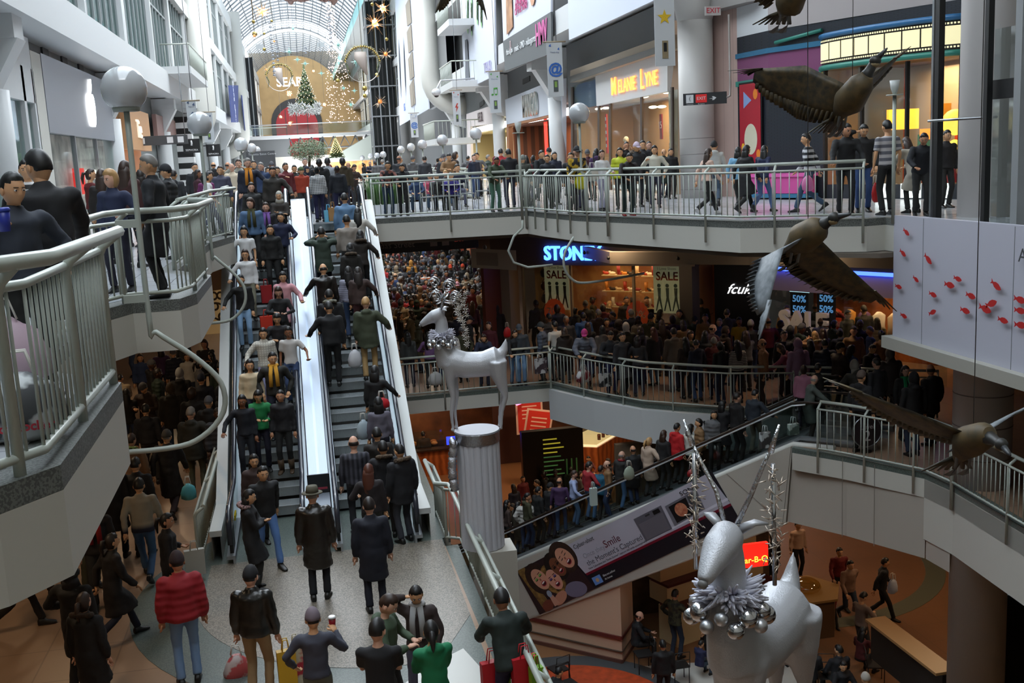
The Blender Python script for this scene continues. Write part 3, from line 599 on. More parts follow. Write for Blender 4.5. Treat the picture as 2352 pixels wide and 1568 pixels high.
# lower diagonal escalator with the advertisement
TP = Vector((9.95, 20.85, -5)); BT = Vector((4.44, 26.0, -9.03)); u2 = (TP - BT); u2.z = 0; L2 = u2.length; u2.normalize(); s2 = (TP.z - BT.z) / L2; n2 = Vector((-u2.y, u2.x, 0)); run2 = 6.05 / s2
base2 = TP - u2 * run2; base2.z = Z1
E3, PE3 = escalator(base2 + n2 * .85 + UP * .0, u2, 1.0, run2, 6.05, 1.4, 1.7, 'lower escalator carrying shoppers up from the food court to the gallery')
E4, PE4 = escalator(base2 + n2 * 2.45, u2, 1.0, run2, 6.05, 1.4, 1.7, 'farther lower escalator half hidden behind the riders')
for e in (E3, E4):
    for c in e.children:
        if c.name.startswith('handrail'): c.data.materials[0] = mat('#2b211b', .3)
r = empty('escalator_casing', TP, label='cream side casing of the lower escalator holding the camera advertisement', cat='escalator casing')
def Q(s, z, d=0.0):   # s metres along the slope top trim from the upper corner, z below it
    zz = s * s2 if s < 0 else 0; return u2 * s + UP * (zz + z) - n2 * d
m = MB(); th = .12
for s0, s1 in ((-run2 - .5, 0), ):
    v = [Q(s0, 0), Q(s1, 0), Q(s1 - .15, -1.68), Q(s0, -1.55)]; w_ = [p + n2 * .25 for p in v]; m.add(v + w_, [(0, 1, 2, 3), (7, 6, 5, 4), (0, 4, 5, 1), (3, 2, 6, 7), (0, 3, 7, 4), (1, 5, 6, 2)])
m.build('side_panel', mat('#aaa59b', .5), r)
m = MB(); m.tube([Q(-run2 - .5, .0, -.1), Q(0, 0, -.1), Q(.9, 0, -.1)], .075, 10); m.build('cap_rail', mat('#c0bfb8', .4), r)
m = MB(); m.tube([Q(-run2 - .5, -1.6, -.05), Q(-.15, -1.68, -.05)], .05, 8); m.build('bottom_trim', mat('#b0aaa0', .4), r)
# flat extension of the casing to the curved gallery
e1 = Vector((11.3, 18.1, -5)) - TP; m = MB(); cpts = [Vector((0, 0, 0)), Vector((10.6, 19.75, -5)) - TP, Vector((11.42, 18.15, -5)) - TP, Vector((11.45, 17.4, -5)) - TP]
for a, bb in zip(cpts[:-1], cpts[1:]):
    d = (bb - a).normalized(); nn = Vector((d.y, -d.x, 0)) * .02; m.quad(a - nn * 3, bb - nn * 3, bb - nn * 3 - UP * 1.75, a - nn * 3 - UP * 1.75 + (u2 * -.15 if a.length < .01 else Vector()))
    m.quad(a + Vector((.1, .25, 0)), bb + Vector((.1, .25, 0)), bb + Vector((.1, .25, -1.75)), a + Vector((.1, .25, -1.75)))
m.build('fascia_panel', mat('#a59e94', .5), r)
m = MB(); dk = mat('#7c766d', .6)
for t in (.0, .42): p = cpts[1].lerp(cpts[2], t); m.beam(p + Vector((-.065, -.02, -.02)), p + Vector((-.065, -.02, -1.74)), .012, .006)
m.beam(Q(-.02, 0, .005), Q(-.22, -1.68, .005), .012, .006); m.beam(Q(-1.5, 0, .005), Q(-.22, -1.68, .005), .012, .006); m.build('panel_joint', dk, r)
# advertisement on the casing : local frame x along the slope, y perpendicular up in the panel plane
SL = math.atan(s2); ex = (u2 * math.cos(SL) + UP * math.sin(SL)); ey = (UP * math.cos(SL) - u2 * math.sin(SL)); A0 = apl(1240, 1411, TP - n2 * .02, n2); A1 = apl(1700, 1194, TP - n2 * .02, n2); A2 = apl(1180, 1315, TP - n2 * .02, n2)
AM = basis(A0, A1 - A0, A2 - A0) @ Matrix.Diagonal(((A1 - A0).length / 6.55, (A2 - A0).length / 1.22, 1, 1))
ad = bpy.data.objects.new('advertising_banner', None); COL.objects.link(ad); ad.matrix_world = AM; tag(ad, 'camera advertisement with laughing faces on the lower escalator casing', 'banner')
AW, AH = 6.55, 1.22   # width along slope, height
def flat(pts, z, name, m_, par, kind=None):
    mm = MB(); n = len(pts); mm.add([(p[0], p[1], z) for p in pts] + [(p[0], p[1], z - .004) for p in pts], [tuple(range(n)), tuple(range(2 * n - 1, n - 1, -1))] + [(i + n, (i + 1) % n + n, (i + 1) % n, i) for i in range(n)]); return mm.build(name, m_, par)
def ell(cx, cy, a, bb, rot=0, n=24, t0=0, t1=360):
    c, s_ = math.cos(R_(rot)), math.sin(R_(rot)); k = n if t1 - t0 >= 360 else n + 1
    return [(cx + a * math.cos(R_(t0 + (t1 - t0) * i / n)) * c - bb * math.sin(R_(t0 + (t1 - t0) * i / n)) * s_, cy + a * math.cos(R_(t0 + (t1 - t0) * i / n)) * s_ + bb * math.sin(R_(t0 + (t1 - t0) * i / n)) * c) for i in range(k)]
flat([(0, 0), (AW, 0), (AW, AH), (0, AH)], .0, 'panel', mat('#14121a', .5), ad)
flat([(1.95, .42), (AW, .42), (AW - .12, AH), (1.72, AH)], .004, 'panel', mat('#aba8b4', .5), ad, )
flat([(1.97, .36), (AW, .36), (AW, .42), (1.95, .42)], .006, 'stripe', mat('#6e1026', .5), ad)
ph = flat([(0, 0), (1.98, 0), (1.72, AH), (0, AH)], .002, 'photograph', mat('#2a1a1c', .5), ad)
def printed_face(x, y, a, rot, skin, hair, lids):
    f = flat(ell(x - .03, y + .03, a * 1.25, a * 1.45, rot), .0045 + x * .0005, 'portrait', mat(hair, .6, pat='mottle', c2='#1d120c', sc=9), ph); z = .007 + x * .0005
    flat(ell(x, y, a * .72, a, rot), z, 'face', mat(skin, .6), f)
    c, s_ = math.cos(R_(rot)), math.sin(R_(rot)); T = lambda px, py: (x + a * (px * c - py * s_), y + a * (px * s_ + py * c))
    for ex_ in (-.3, .3): cx_, cy_ = T(ex_, .22); flat(ell(cx_, cy_, a * .19, a * .10, rot), z + .002, 'eye', mat(lids, .6), f); cx_, cy_ = T(ex_, .13); flat(ell(cx_, cy_, a * .18, a * .035, rot), z + .003, 'lash', BLACK, f); cx_, cy_ = T(ex_, .42); flat(ell(cx_, cy_, a * .2, a * .03, rot), z + .003, 'brow', mat('#2a1710'), f)
    cx_, cy_ = T(0, -.05); flat(ell(cx_, cy_, a * .09, a * .12, rot), z + .002, 'nose', mat('#8d5240'), f)
    cx_, cy_ = T(0, -.48); flat(ell(cx_, cy_, a * .30, a * .24, rot), z + .002, 'lips', mat('#a3303a'), f); flat(ell(cx_, cy_, a * .23, a * .17, rot), z + .003, 'mouth', mat('#3a0a10'), f); cx_, cy_ = T(0, -.38); flat(ell(cx_, cy_, a * .2, a * .06, rot), z + .004, 'teeth', mat('#d9d2cc'), f)
flat([(.03, AH), (.30, AH), (.42, .55), (.50, 0), (.22, 0)], .0045, 'hair', mat('#8a6a35', .6, pat='mottle', c2='#4b3318', sc=8), ph)
printed_face(1.62, .98, .30, 30, '#c08a70', '#3a2418', '#c08a70'); printed_face(1.28, .86, .27, 24, '#6b3d26', '#140d0b', '#2a1710'); printed_face(.99, .62, .28, 14, '#c28a74', '#9a7238', '#5e4a7a'); printed_face(.58, .78, .30, 22, '#c08a70', '#3a2015', '#6f9a4a')
flat(ell(.62, .36, .075, .09), .012, 'microphone', mat('#8a93a2', .4), ph); flat([(.58, .02), (.78, .05), (.70, .30), (.58, .30)], .011, 'fingers', mat('#b98670', .6), ph); flat(ell(.88, .15, .26, .13, 20), .0105, 'fist', mat('#b07a62', .6), ph); flat(ell(.4, .12, .2, .13, 10), .0105, 'fist', mat('#6b3324', .6), ph); flat(ell(1.45, .18, .34, .2, -10), .0045, 'sleeve', mat('#6a6478', .6), ph)
def t2(s, x, y, size, m_, rot=0, par=ad, **k): return text(s, m_, par, Matrix.Translation((x, y, .012)), size, .001, 'LEFT', 'lettering', **k)
t2('Cyber-shot', 2.02, 1.10, .15, DKGREY); t2('Once they', 2.15, .80, .17, mat('#8f8e98')); t2('Smile', 2.88, .83, .25, mat('#5a2430')); t2("the Moment's Captured", 2.15, .61, .19, mat('#55545c')); t2('SONY', 5.5, 1.08, .15, BLACK, sx=1.3)
t2('New Cybershot lets "Smile Shutter" capture the smile automatically', 2.12, .485, .07, DKGREY)
flat([(2.05, .06), (2.32, .06), (2.32, .26), (2.05, .26)], .006, 'emblem', mat('#5d83c0'), ad); flat(ell(2.185, .16, .05, .05), .008, 'emblem', mat('#b5936a'), ad); t2('like.no.other', 2.4, .19, .08, WHITE); t2('At home', 2.4, .10, .07, WHITE)
cm = flat([(4.02, .47), (4.85, .47), (4.90, 1.06), (4.02, 1.06)], .009, 'camera_print', mat('#7d7b86', .3, .5), ad); flat([(4.08, .50), (4.80, .50), (4.84, .90), (4.08, .90)], .011, 'cover', mat('#8f8d99', .35, .6), cm); flat([(4.60, .93), (4.80, .93), (4.80, 1.03), (4.60, 1.03)], .012, 'lens', BLACK, cm); flat([(4.36, .98), (4.5, .98), (4.5, 1.02), (4.36, 1.02)], .012, 'flash', DKGREY, cm)
cm = flat([(4.95, .50), (5.9, .55), (5.95, 1.02), (4.98, 1.0)], .009, 'camera_print', mat('#8d8b96', .3, .5), ad); flat([(5.05, .54), (5.55, .56), (5.6, .97), (5.06, .95)], .011, 'screen', BLACK, cm); flat(ell(5.33, .77, .17, .16), .013, 'portrait', mat('#9a4a32', .5, pat='mottle', c2='#c58a6a', sc=10), cm); flat([(5.6, .57), (5.85, .59), (5.88, .98), (5.64, .97)], .011, 'back', DKGREY, cm)
flat([(3.9, .44), (AW, .50), (AW, .56), (3.9, .47)], .007, 'shine', mat('#c9c6d2'), ad)
# wall below the lower escalator, wedge shaped with dark red bands
W0 = (1.6, 25.9); Wc = (6.34, 22.35); W1 = (7.4, 23.7)
WP = [(2.0, 28.2), (4.99, 25.49), (6.80, 23.80), (7.35, 24.6)]
def wtop(x, y): q = Vector((x, y, 0)) - TP; q.z = 0; return TP.z + s2 * q.dot(u2) - 1.58
m = MB(); fr = [Vector((x, y, -11.05)) + n2 * .06 for x, y in WP]; bk_ = [Vector((x, y, -11.05)) + n2 * 1.2 for x, y in WP[:3]] + [fr[3]]
for i in range(3):
    a_, c_ = fr[i], fr[i + 1]; ta, tc_ = min(wtop(a_.x, a_.y), -7.0), wtop(*(c_ if i < 2 else fr[2])[:2])
    m.quad(a_, c_, Vector((c_.x, c_.y, tc_)), Vector((a_.x, a_.y, ta if i < 2 else tc_)))
    if i < 2: m.quad(Vector((a_.x, a_.y, ta)), Vector((c_.x, c_.y, tc_)), Vector((c_.x, c_.y, tc_)) + n2 * .8, Vector((a_.x, a_.y, ta)) + n2 * .8)
m.build('wall_south', WARMWALL, kind='structure')
for z, h_, mm, nm in ((-10.38, .09, mat('#5e2620', .5), 'trim_8'), (-10.74, .02, mat('#4a3a30', .5), 'trim_9'), (-11.0, .09, mat('#5e3a30', .5), 'trim_10')):
    path = [p - n2 * .02 for p in fr]; m = MB()
    for a, bb in zip(path[:-1], path[1:]): m.beam((a[0], a[1], z), (bb[0], bb[1], z), .05, h_)
    m.build(nm, mm, kind='structure')
# ---------------------------------------------------------------- fluted pedestals
def pedestal(c, z0, z1, R, label, base=True):
    r = empty('pedestal', (c[0], c[1], z0), label=label, cat='pedestal'); h = z1 - z0; n = 96; b = MB(); rings = []
    for k in range(3):
        z = h * k / 2 * .93; rings.append([((R * (.93 + .075 * abs(math.sin(math.pi * 20 * j / n)) ** .6)) * math.cos(2 * math.pi * j / n), (R * (.93 + .075 * abs(math.sin(math.pi * 20 * j / n)) ** .6)) * math.sin(2 * math.pi * j / n), z) for j in range(n)])
    b.loft(rings, 0, False); b.build('fluted_shaft', mat('#b4b5bc', .6), r)
    b = MB(); b.loft([[(q * R * math.cos(2 * math.pi * j / 48), q * R * math.sin(2 * math.pi * j / 48), z) for j in range(48)] for q, z in ((1.0, h * .9), (1.03, h * .91), (1.03, h * .985), (1.06, h * .99), (1.06, h), )], 0, True); b.build('silver_band', mat('#9d9da3', .25, .85, bump=.5, sc=3), r)
    MB().loft([[(q * R * math.cos(2 * math.pi * j / 48), q * R * math.sin(2 * math.pi * j / 48), z) for j in range(48)] for q, z in ((1.03, h), (1.03, h + .012))]).build('top_disc', mat('#b6b6be', .5), r)
    # tinsel bow hanging at the side
    bw = MB(); c0 = Vector((-R * 1.02, -.12, h * .93))
    for s in (-1, 1): bw.ball(c0 + Vector((-.06, s * .06, 0)), (.05, .08, .07), 10, 8)
    pts = [c0 + Vector((-.04 - .05 * math.sin(t * .12), .02 * math.sin(t * 1.3), -.035 * t)) for t in range(22)]; bw.tube(pts, [.055 + .018 * (i % 2) for i in range(22)], 8); bw.build('tinsel_bow', mat('#b9bac0', .2, .9, bump=.6, sc=6), r)
    return r
pedestal((2.27, 15.35), -4.33, -2.52, .325, 'white fluted pedestal under the farther reindeer')
MB().box((2.22, 15.0, -11.05), (2.72, 15.55, -4.34)).build('wall_pier', mat('#a8a49a', .6), kind='structure')
def plate(name, pts, p, n, th, m_, parent=None, mi=0, pix=True, **k):
    n = Vector(n).normalized(); V = [apl(q[0], q[1], p, n) if pix else Vector(q) for q in pts]; o = Vector((0, 0, 0))
    if parent: o = parent.matrix_world.translation if parent.matrix_world.translation.length else Vector(parent.location)
    V = [v - o for v in V]; W = [v + n * th for v in V]; N_ = len(V)
    nn = (V[1] - V[0]).cross(V[2] - V[1]); b = MB(); f1 = tuple(range(N_)); f2 = tuple(range(2 * N_ - 1, N_ - 1, -1))
    b.add(V + W, [f1, f2] + [(i, (i + 1) % N_, (i + 1) % N_ + N_, i + N_) for i in range(N_)]); return b.build(name, m_, parent, **k)
def PX(name, pts, x, th, m_, parent=None, **k): return plate(name, pts, (x, 0, 0), (1, 0, 0), th, m_, parent, **k)
def thing(name, loc, label, cat, group=None): return empty(name, loc, label=label, cat=cat, group=group)
def lamp_area(loc, size, power, color=(1, .78, .55), rot=(0, 0, 0), sizey=None, spread=None, name='ceiling_lamp'):
    l = bpy.data.lights.new(name, 'AREA'); l.energy = power; l.color = color; l.size = size
    if sizey: l.shape = 'RECTANGLE'; l.size_y = sizey
    if spread: l.spread = R_(spread)
    o = bpy.data.objects.new(name, l); COL.objects.link(o); o.location = loc; o.rotation_euler = rot; return o
GL = glass('#dcebe8', .72, .04); CLEAR = glass('#eef5f3', .9, .03); WINBACK = mat('#4d5655', .5); MULL = mat('#8c9292', .4)
# ---------------------------------------------------------------- outer shell
MB().box((-9.2, -3, -11.05), (-9, 62, -5)).build('wall_west', DKGREY, kind='structure')
MB().box((-9, 95.8, -5.6), (19, 96, -.62)).build('wall_north', mat('#4a4038', .7), kind='structure'); MB().box((-9, 61.8, -11.05), (26, 62, -5.4)).build('wall_north', mat('#4a4038', .7), kind='structure')
MB().box((25.8, -3, -11.05), (26, 62, -.62)).build('wall_east', mat('#5b5048', .7), kind='structure')
MB().box((-9, -3.2, -11.05), (26, -3, 18)).build('wall_south', CREAM2, kind='structure')
MB().box((-8.2, -3, -5), (-8.0, 96, -.62)).build('wall_west', mat('#7a6a58', .7), kind='structure')
b = MB(); b.box((16.5, -3, -.62), (26, 62, -.2)); b.prism([(11.6, 33), (16.5, 30), (16.5, 96), (19, 96), (11.6, 96)][:1] + [(16.5, 30), (16.5, 62), (19, 62), (19, 96), (11.6, 96)], -.62, -.2); b.box((-9.2, -3, -.62), (-7.4, 203, -.2)); b.build('ceiling', mat('#5f564c', .8), kind='structure')
MB().box((18.9, 62, -5.6), (19.1, 96, -.62)).build('wall_east', mat('#4a4038', .7), kind='structure')
# left upper facade
LX = -7.0
w = MB(); w.box((-7.6, -3, 0), (-7.4, 203, 17.6)); w.build('wall_left', mat('#6c706f', .7), kind='structure')
ti = 11
def trim(b, m_, base='trim'):
    global ti; ti += 1; return b.build('%s_%d' % (base, ti), m_, kind='structure')
b = MB()
for z0, z1 in ((5.3, 6.35), (10.7, 11.5), (15.9, 17.2)): b.box((-6.6, -3, z0), (-6.0, 203, z1)); b.box((-7.4, -3, z0 + .05), (-6.6, 203, z0 + .35))
trim(b, PALEWALL)
yb = [11.5 + 16.2 * i for i in range(12)]
for y in yb:      # tapered brackets and columns
    b = MB(); b.prism([(-7.4, y - .45), (-6.25, y - .45), (-6.25, y + .45), (-7.4, y + .45)], 4.75, 5.3); b.add([(-7.4, y - .4, 3.3), (-6.95, y - .4, 3.5), (-6.2, y - .4, 4.75), (-7.4, y - .4, 4.75), (-7.4, y + .4, 3.3), (-6.95, y + .4, 3.5), (-6.2, y + .4, 4.75), (-7.4, y + .4, 4.75)], [(0, 1, 2, 3), (7, 6, 5, 4), (1, 5, 6, 2), (0, 4, 5, 1)])
    b.tube([(-7.0, y, 0), (-7.0, y, 3.6)], .38, 16); b.box((-6.7, y - .35, 6.3), (-6.1, y + .35, 17)); b.box((-6.25, y + 7.9, 6.3), (-6.05, y + 8.2, 17)); trim(b, PALEWALL)
wi = 0
def window_wall(x, y0, y1, z0, z1, n, sgn, tint=None):
    global wi; wi += 1; r = bpy.data.objects.new('window_%d' % wi, None); COL.objects.link(r); r['kind'] = 'structure'
    MB().box((x, y0, z0), (x + .03, y1, z1)).build('pane', tint or GL, r); m = MB()
    for i in range(n + 1): y = y0 + (y1 - y0) * i / n; m.box((x - .05, y - .035, z0), (x + .09, y + .035, z1))
    m.box((x - .05, y0, z0 + (z1 - z0) * .68 - .05), (x + .09, y1, z0 + (z1 - z0) * .68 + .05)); m.build('mullion', MULL, r)
    MB().box((x - sgn * .55 - .02, y0, z0), (x - sgn * .55 + .02, y1, z1)).build('blind', mat('#6f7c7b', .5, pat='vstripe', c2='#99a5a3', sc=.9), r)
for y in yb[:10]:
    for z0, z1 in ((6.35, 10.7), (11.5, 15.9)):
        window_wall(-6.35, y + .5, y + 7.9, z0, z1, 6, 1); window_wall(-6.35, y + 8.3, y + 15.7, z0, z1, 6, 1)
# Storefronts on the left (upper level)
PX('wall_left', [(0, 125), (58, 112), (62, 190), (0, 190)], -6.9, -.2, PALEWALL, kind='structure')
g = bpy.data.objects.new('window_90', None); COL.objects.link(g); g['kind'] = 'structure'
MB().box((-7.0, 12, 0), (-6.97, 31.2, 3.6)).build('pane', glass('#cfe6e0', .6, .05), g); m = MB()
for y in (12, 16.5, 21, 25.5, 30.2, 31.3): m.box((-7.05, y - .12, 0), (-6.85, y + .12, 4.4))
m.box((-7.05, 12, 3.5), (-6.85, 31.3, 5.2)); m.build('mullion', PALEWALL, g)
MB().box((-7.38, 12, 0), (-7.3, 31, 3.6)).build('wall_left', mat('#9db8b2', .5, pat='mottle', c2='#c9d6cf', sc=.8), kind='structure')
MB().box((-7.0, 31.35, 0), (-6.85, 32.5, 4.9)).build('wall_left', CREAM, kind='structure')
st = thing('storefront', (-7, 38, 0), 'grey panelled storefront with a glowing white fruit emblem', 'storefront')
MB().box((-.05, -5.4, 2.77), (.15, 5.9, 4.95)).build('sign_panel', mat('#8b8f96', .35, .4), st)
ap = MB(); prof = [(0, -.62), (.2, -.66), (.42, -.52), (.55, -.2), (.58, .1), (.5, .38), (.3, .5), (.12, .42), (0, .38)]
pp = prof + [(-a, c) for a, c in prof[::-1][1:-1]]; pp = [(a, c) for a, c in pp if not (a < -.35 and -.0 < c < .0)]
ap.add([(.16, 1.2 + a * .95, 3.78 + c * .95) for a, c in pp] + [(.22, 1.2 + a * .95, 3.78 + c * .95) for a, c in pp], [tuple(range(len(pp), 2 * len(pp)))] + [(i, (i + 1) % len(pp), (i + 1) % len(pp) + len(pp), i + len(pp)) for i in range(len(pp))])
lf = [(.0, .45), (.08, .75), (.3, .98), (.28, .7)]; ap.add([(.16, 1.2 + a, 3.78 + c) for a, c in lf] + [(.22, 1.2 + a, 3.78 + c) for a, c in lf], [(4, 5, 6, 7)] + [(i, (i + 1) % 4, (i + 1) % 4 + 4, i + 4) for i in range(4)])
ap.build('emblem', mat('#ffffff', .4, emit=3.0), st)
MB().box((0, -5.2, 0), (.03, 5.7, 2.77)).build('glass_front', CLEAR, st); m = MB()
for y in (-5.4, -1.6, 2.1, 5.8): m.box((-.06, y - .06, 0), (.08, y + .06, 2.8))
m.build('frame', mat('#9a9ca0', .3, .7), st)
MB().box((-7.38, 32.6, 4.95), (-7.3, 44, 5.9)).build('wall_left', GREY, kind='structure')
for k in range(3): MB().box((-7.3, 34.8 + 2.7 * k, 5.0), (-7.24, 35.6 + 2.7 * k, 5.75)).build('wall_vent', DKGREY, label='dark square vent above the grey storefront', cat='vent', group='square vents above the grey storefront')
MB().box((-7.36, 32.6, 0), (-7.32, 44, 2.8)).build('wall_left', mat('#b9a9a6', .5, emit=.35, pat='mottle', c2='#6e6668', sc=1.4), kind='structure')
MB().obox((-7.1, 37.2, 1.35), (.08, 0, 0), (0, .55, 0), (0, 0, .42)).build('display_screen', mat('#d8231c', .4, emit=.9), label='glowing red display board inside the grey storefront', cat='display')
for k in range(6): MB().obox((-7.12, 39 + (k % 3) * .55, 1.0 + .55 * (k // 3)), (.05, 0, 0), (0, .16, 0), (0, 0, .16)).build('display_screen', mat('#fff4e6', .4, emit=2.2), label='small bright white screen inside the grey storefront', cat='display', group='bright screens behind the glass of the grey storefront')
st = thing('storefront', (-7, 49, 0), 'tan storefront with a warm lit window beyond the grey one', 'storefront')
MB().box((-.05, -4.6, 0), (.1, -3.4, 4.6)).build('glass_front', CLEAR, st); MB().box((0, -3.3, 2.5), (.3, 3.6, 4.2)).build('sign_panel', mat('#b98c62', .5), st); MB().box((-.3, -4.6, 0), (-.25, 4, 4.6)).build('display', mat('#e8a35c', .5, emit=.9, pat='vstripe', c2='#7a4a24', sc=.5), st)
text('Tie', mat('#e8dcc8', .4, emit=.6), st, basis((.33, 0, 3.35), (0, 1, 0), (0, 0, 1)), 1.1, .03)
MB().box((-7.1, 57, 3.2), (-6.9, 66, 4.4)).build('sign_band', mat('#8f6f68', .5), label='dusty pink sign band beyond the tan storefront', cat='sign')
# striped black and white shop pier and blade signs
r = thing('striped_pier', (-6.5, 66, 0), 'black and white striped square pier of the cosmetics shop', 'pier')
for k in range(14): MB().box((-.45, -.45, k * .33), (.45, .45, k * .33 + .33)).build('band', BLACK if k % 2 else mat('#d5d5d3', .5), r)
def blade(px, py, w_, h_, x, lab, txt):
    c = ax(px, py, x); s = c.y / F_; r = thing('blade_sign', c, lab, 'sign'); MB().box((-w_ * s / 2, -.06, -h_ * s / 2), (w_ * s / 2, .06, h_ * s / 2)).build('panel', BLACK, r)
    text(txt, mat('#d8d8d8', .4), r, basis((0, -.07, -h_ * s * .3), (1, 0, 0), (0, 0, 1)), w_ * s * .17, .005); MB().tube([(0, -.07, h_ * s * .02), (.02, -.07, h_ * s * .2), (0, -.07, h_ * s * .38)], .05, 6).build('flame_mark', mat('#d8d8d8'), r); MB().tube([(-w_ * s / 2, 0, h_ * s * .4), (-w_ * s / 2 - 1.2, 0, h_ * s * .4)], .04, 6).build('bracket', BLACK, r)
blade(440, 335, 36, 30, -5.6, 'nearer black blade sign lettered SEPHORA', 'SEPHORA'); blade(490, 345, 30, 26, -5.4, 'farther black blade sign lettered SEPHORA', 'SEPHORA')
c = ax(372, 322, -5.9); r = thing('direction_sign', c, 'grey hanging direction sign with arrow before the striped pier', 'sign'); MB().box((-1.1, -.05, -.2), (1.1, .05, .2)).build('panel', DKGREY, r)
for k in (-.85, .35, .8): MB().box((k - .13, -.06, -.13), (k + .13, -.05, .13)).build('pictogram', WHITE, r)
for dx in (-1, 1): MB().tube([(dx, 0, .2), (dx, 0, 3.2)], .02, 6).build('hanger', GREY, r)
# Indigo banners
for (pts, lab) in (([(524, 196), (546, 196), (546, 281), (531, 281)], 'near dark blue vertical shop banner with white lettering'), ([(553, 218), (562, 224), (570, 300), (562, 300)], 'far dark blue vertical banner without lettering')):
    q = PX('wall_banner', pts, -5.6, .06, mat('#22356e', .6), label=lab, cat='banner')
c = ax(537, 235, -5.58); text('Indigo Books', mat('#dfe3ee', .5), bpy.data.objects['wall_banner'], basis(c + Vector((.05, .3, 0)), (0, 0, 1), (0, -1, 0)), c.y * .0073, .01)
# duct pipes
def duct(x, y, r_, z0, sg, lab):
    m = MB(); m.tube([(x, y, 18)] + [(x, y, z0 + 2 + .01)] + [(x + sg * (2 - 2 * math.cos(R_(t))), y, z0 + 2 - 2 * math.sin(R_(t))) for t in (15, 30, 45, 60, 75, 90)] + [(x + sg * 2.4, y, z0)], r_, 24); m.build('duct_pipe', mat('#c3c3bd', .5), label=lab, cat='pipe')
duct(-5.7, 71, .8, 3.3, -1, 'nearer fat white duct pipe bending into the shop fronts'); duct(-5.9, 122, .8, 3.3, -1, 'farther fat white duct pipe beyond the blue banners'); duct(9.6, 78, .68, 5.2, 1, 'fat white duct pipe beside the stacked balconies')
# balconies
def balcony(x0, x1, y0, y1, z, lab):
    r = thing('balcony', ((x0 + x1) / 2, (y0 + y1) / 2, z), lab, 'balcony'); cx_, cy_ = (x0 + x1) / 2, (y0 + y1) / 2; a, c = abs(x1 - x0) / 2, (y1 - y0) / 2
    MB().box((-a, -c, -.35), (a, c, 0)).build('slab', PALEWALL, r); m = MB()
    for k in range(int((2 * c) / .25)):
        for xx in ((a,) if x1 < 0 else (-a,)): m.tube([(xx, -c + .25 * k, 0), (xx, -c + .25 * k, 1)], .015, 4)
    for k in range(int(2 * a / .25)): m.tube([(-a + .25 * k, -c, 0), (-a + .25 * k, -c, 1)], .015, 4)
    m.build('balusters', RAILP, r, kind='stuff'); s = a if x1 < 0 else -a
    MB().tube([(-s, -c, 1.05), (s, -c, 1.05), (s, c, 1.05)], .04, 6).build('handrail', RAILP, r); return r
balcony(-6.3, -4.9, 56, 66, 6.6, 'lower long balcony on the pale window facade'); balcony(-6.3, -4.9, 56, 61, 11.6, 'upper short balcony on the pale window facade')
balcony(8.6, 11, 60, 65, 9.0, 'upper white balcony beside the fat duct pipe'); balcony(8.6, 11, 60, 65, 5.7, 'middle white balcony beside the fat duct pipe'); balcony(8.2, 11, 66, 72, 2.7, 'lowest white balcony under the security camera')
c = adep(1002, 212, 55); r = thing('security_camera', c, 'white dome security camera on the facade corner', 'camera'); MB().ball((0, 0, 0), (.24, .24, .20), 14, 10).build('housing', WHITE, r); MB().ball((0, 0, -.12), (.14, .14, .14), 12, 8).build('lens_dome', BLACK, r); MB().tube([(0, 0, .1), (.3, .2, .6), (2.2, 1, .7)], .05, 6).build('bracket', WHITE, r)
# ---------------------------------------------------------------- right facade
RX = 11.5
MB().box((12.0, 33, 3.5), (12.2, 203, 17.6)).box((12.0, 76.2, 0), (12.2, 203, 3.5)).build('wall_right', mat('#77797a', .7), kind='structure')
b = MB()
for z0, z1 in ((6.0, 6.9), (11, 11.6), (16, 17.2)): b.box((10.15, 33, z0), (10.6, 203, z1)); b.box((10.6, 33, z0 + .1), (12, 203, z0 + .4))
trim(b, PALEWALL)
for px_ in (1150, 1284, 1052):
    c = ax(px_ - 2, 300, 11.4); y = c.y
    b = MB(); b.tube([(11.35, y, 0), (11.35, y, 3.9)], .36, 16); b.add([(12, y - .4, 3.6), (11.2, y - .4, 3.8), (10.4, y - .4, 5.1), (12, y - .4, 5.1), (12, y + .4, 3.6), (11.2, y + .4, 3.8), (10.4, y + .4, 5.1), (12, y + .4, 5.1)], [(3, 2, 1, 0), (4, 5, 6, 7), (1, 2, 6, 5), (0, 1, 5, 4)]); b.box((10.2, y - .5, 5.1), (12, y + .5, 6.0)); b.box((10.2, y - .4, 6.9), (10.9, y + .4, 17)); trim(b, PALEWALL)
for i, y in enumerate((92, 104, 116, 128, 140, 155, 170)):
    for z0, z1 in ((6.9, 11), (11.6, 16)): window_wall(10.4, y, y + 9, z0, z1, 3, -1, glass('#e8ded2', .5, .1))
# elevator lattice frames (dark)
r = thing('lattice_tower', (8.9, 112, 0), 'black and silver lattice tower rising beside the banners', 'tower')
for k in range(7):
    for yy in (0, 3.2): MB().box((-1.3 + .45 * k - .06, yy - .06, 0), (-1.3 + .45 * k + .06, yy + .06, 20)).build('upright', BLACK if k % 2 else STEEL, r)
for z in (3, 6, 9, 12, 15, 18): MB().box((-1.4, -.1, z), (1.5, 3.3, z + .12)).build('crossbar', STEEL, r)
MB().box((-1.2, 1.5, 0), (1.3, 3, 19)).build('shaft', mat('#1a1e1e', .3, .3), r)
r = thing('lattice_tower', (-6.4, 150, 0), 'dark lattice lift tower near the yellow end wall', 'tower')
for k in range(4): MB().box((.0 + .4 * k - .07, -.07, 0), (.0 + .4 * k + .07, .07, 16)).build('upright', BLACK if k % 2 else STEEL, r)
MB().box((0, .2, 0), (1.3, 1.5, 16)).build('shaft', mat('#20262a', .3, .3), r)
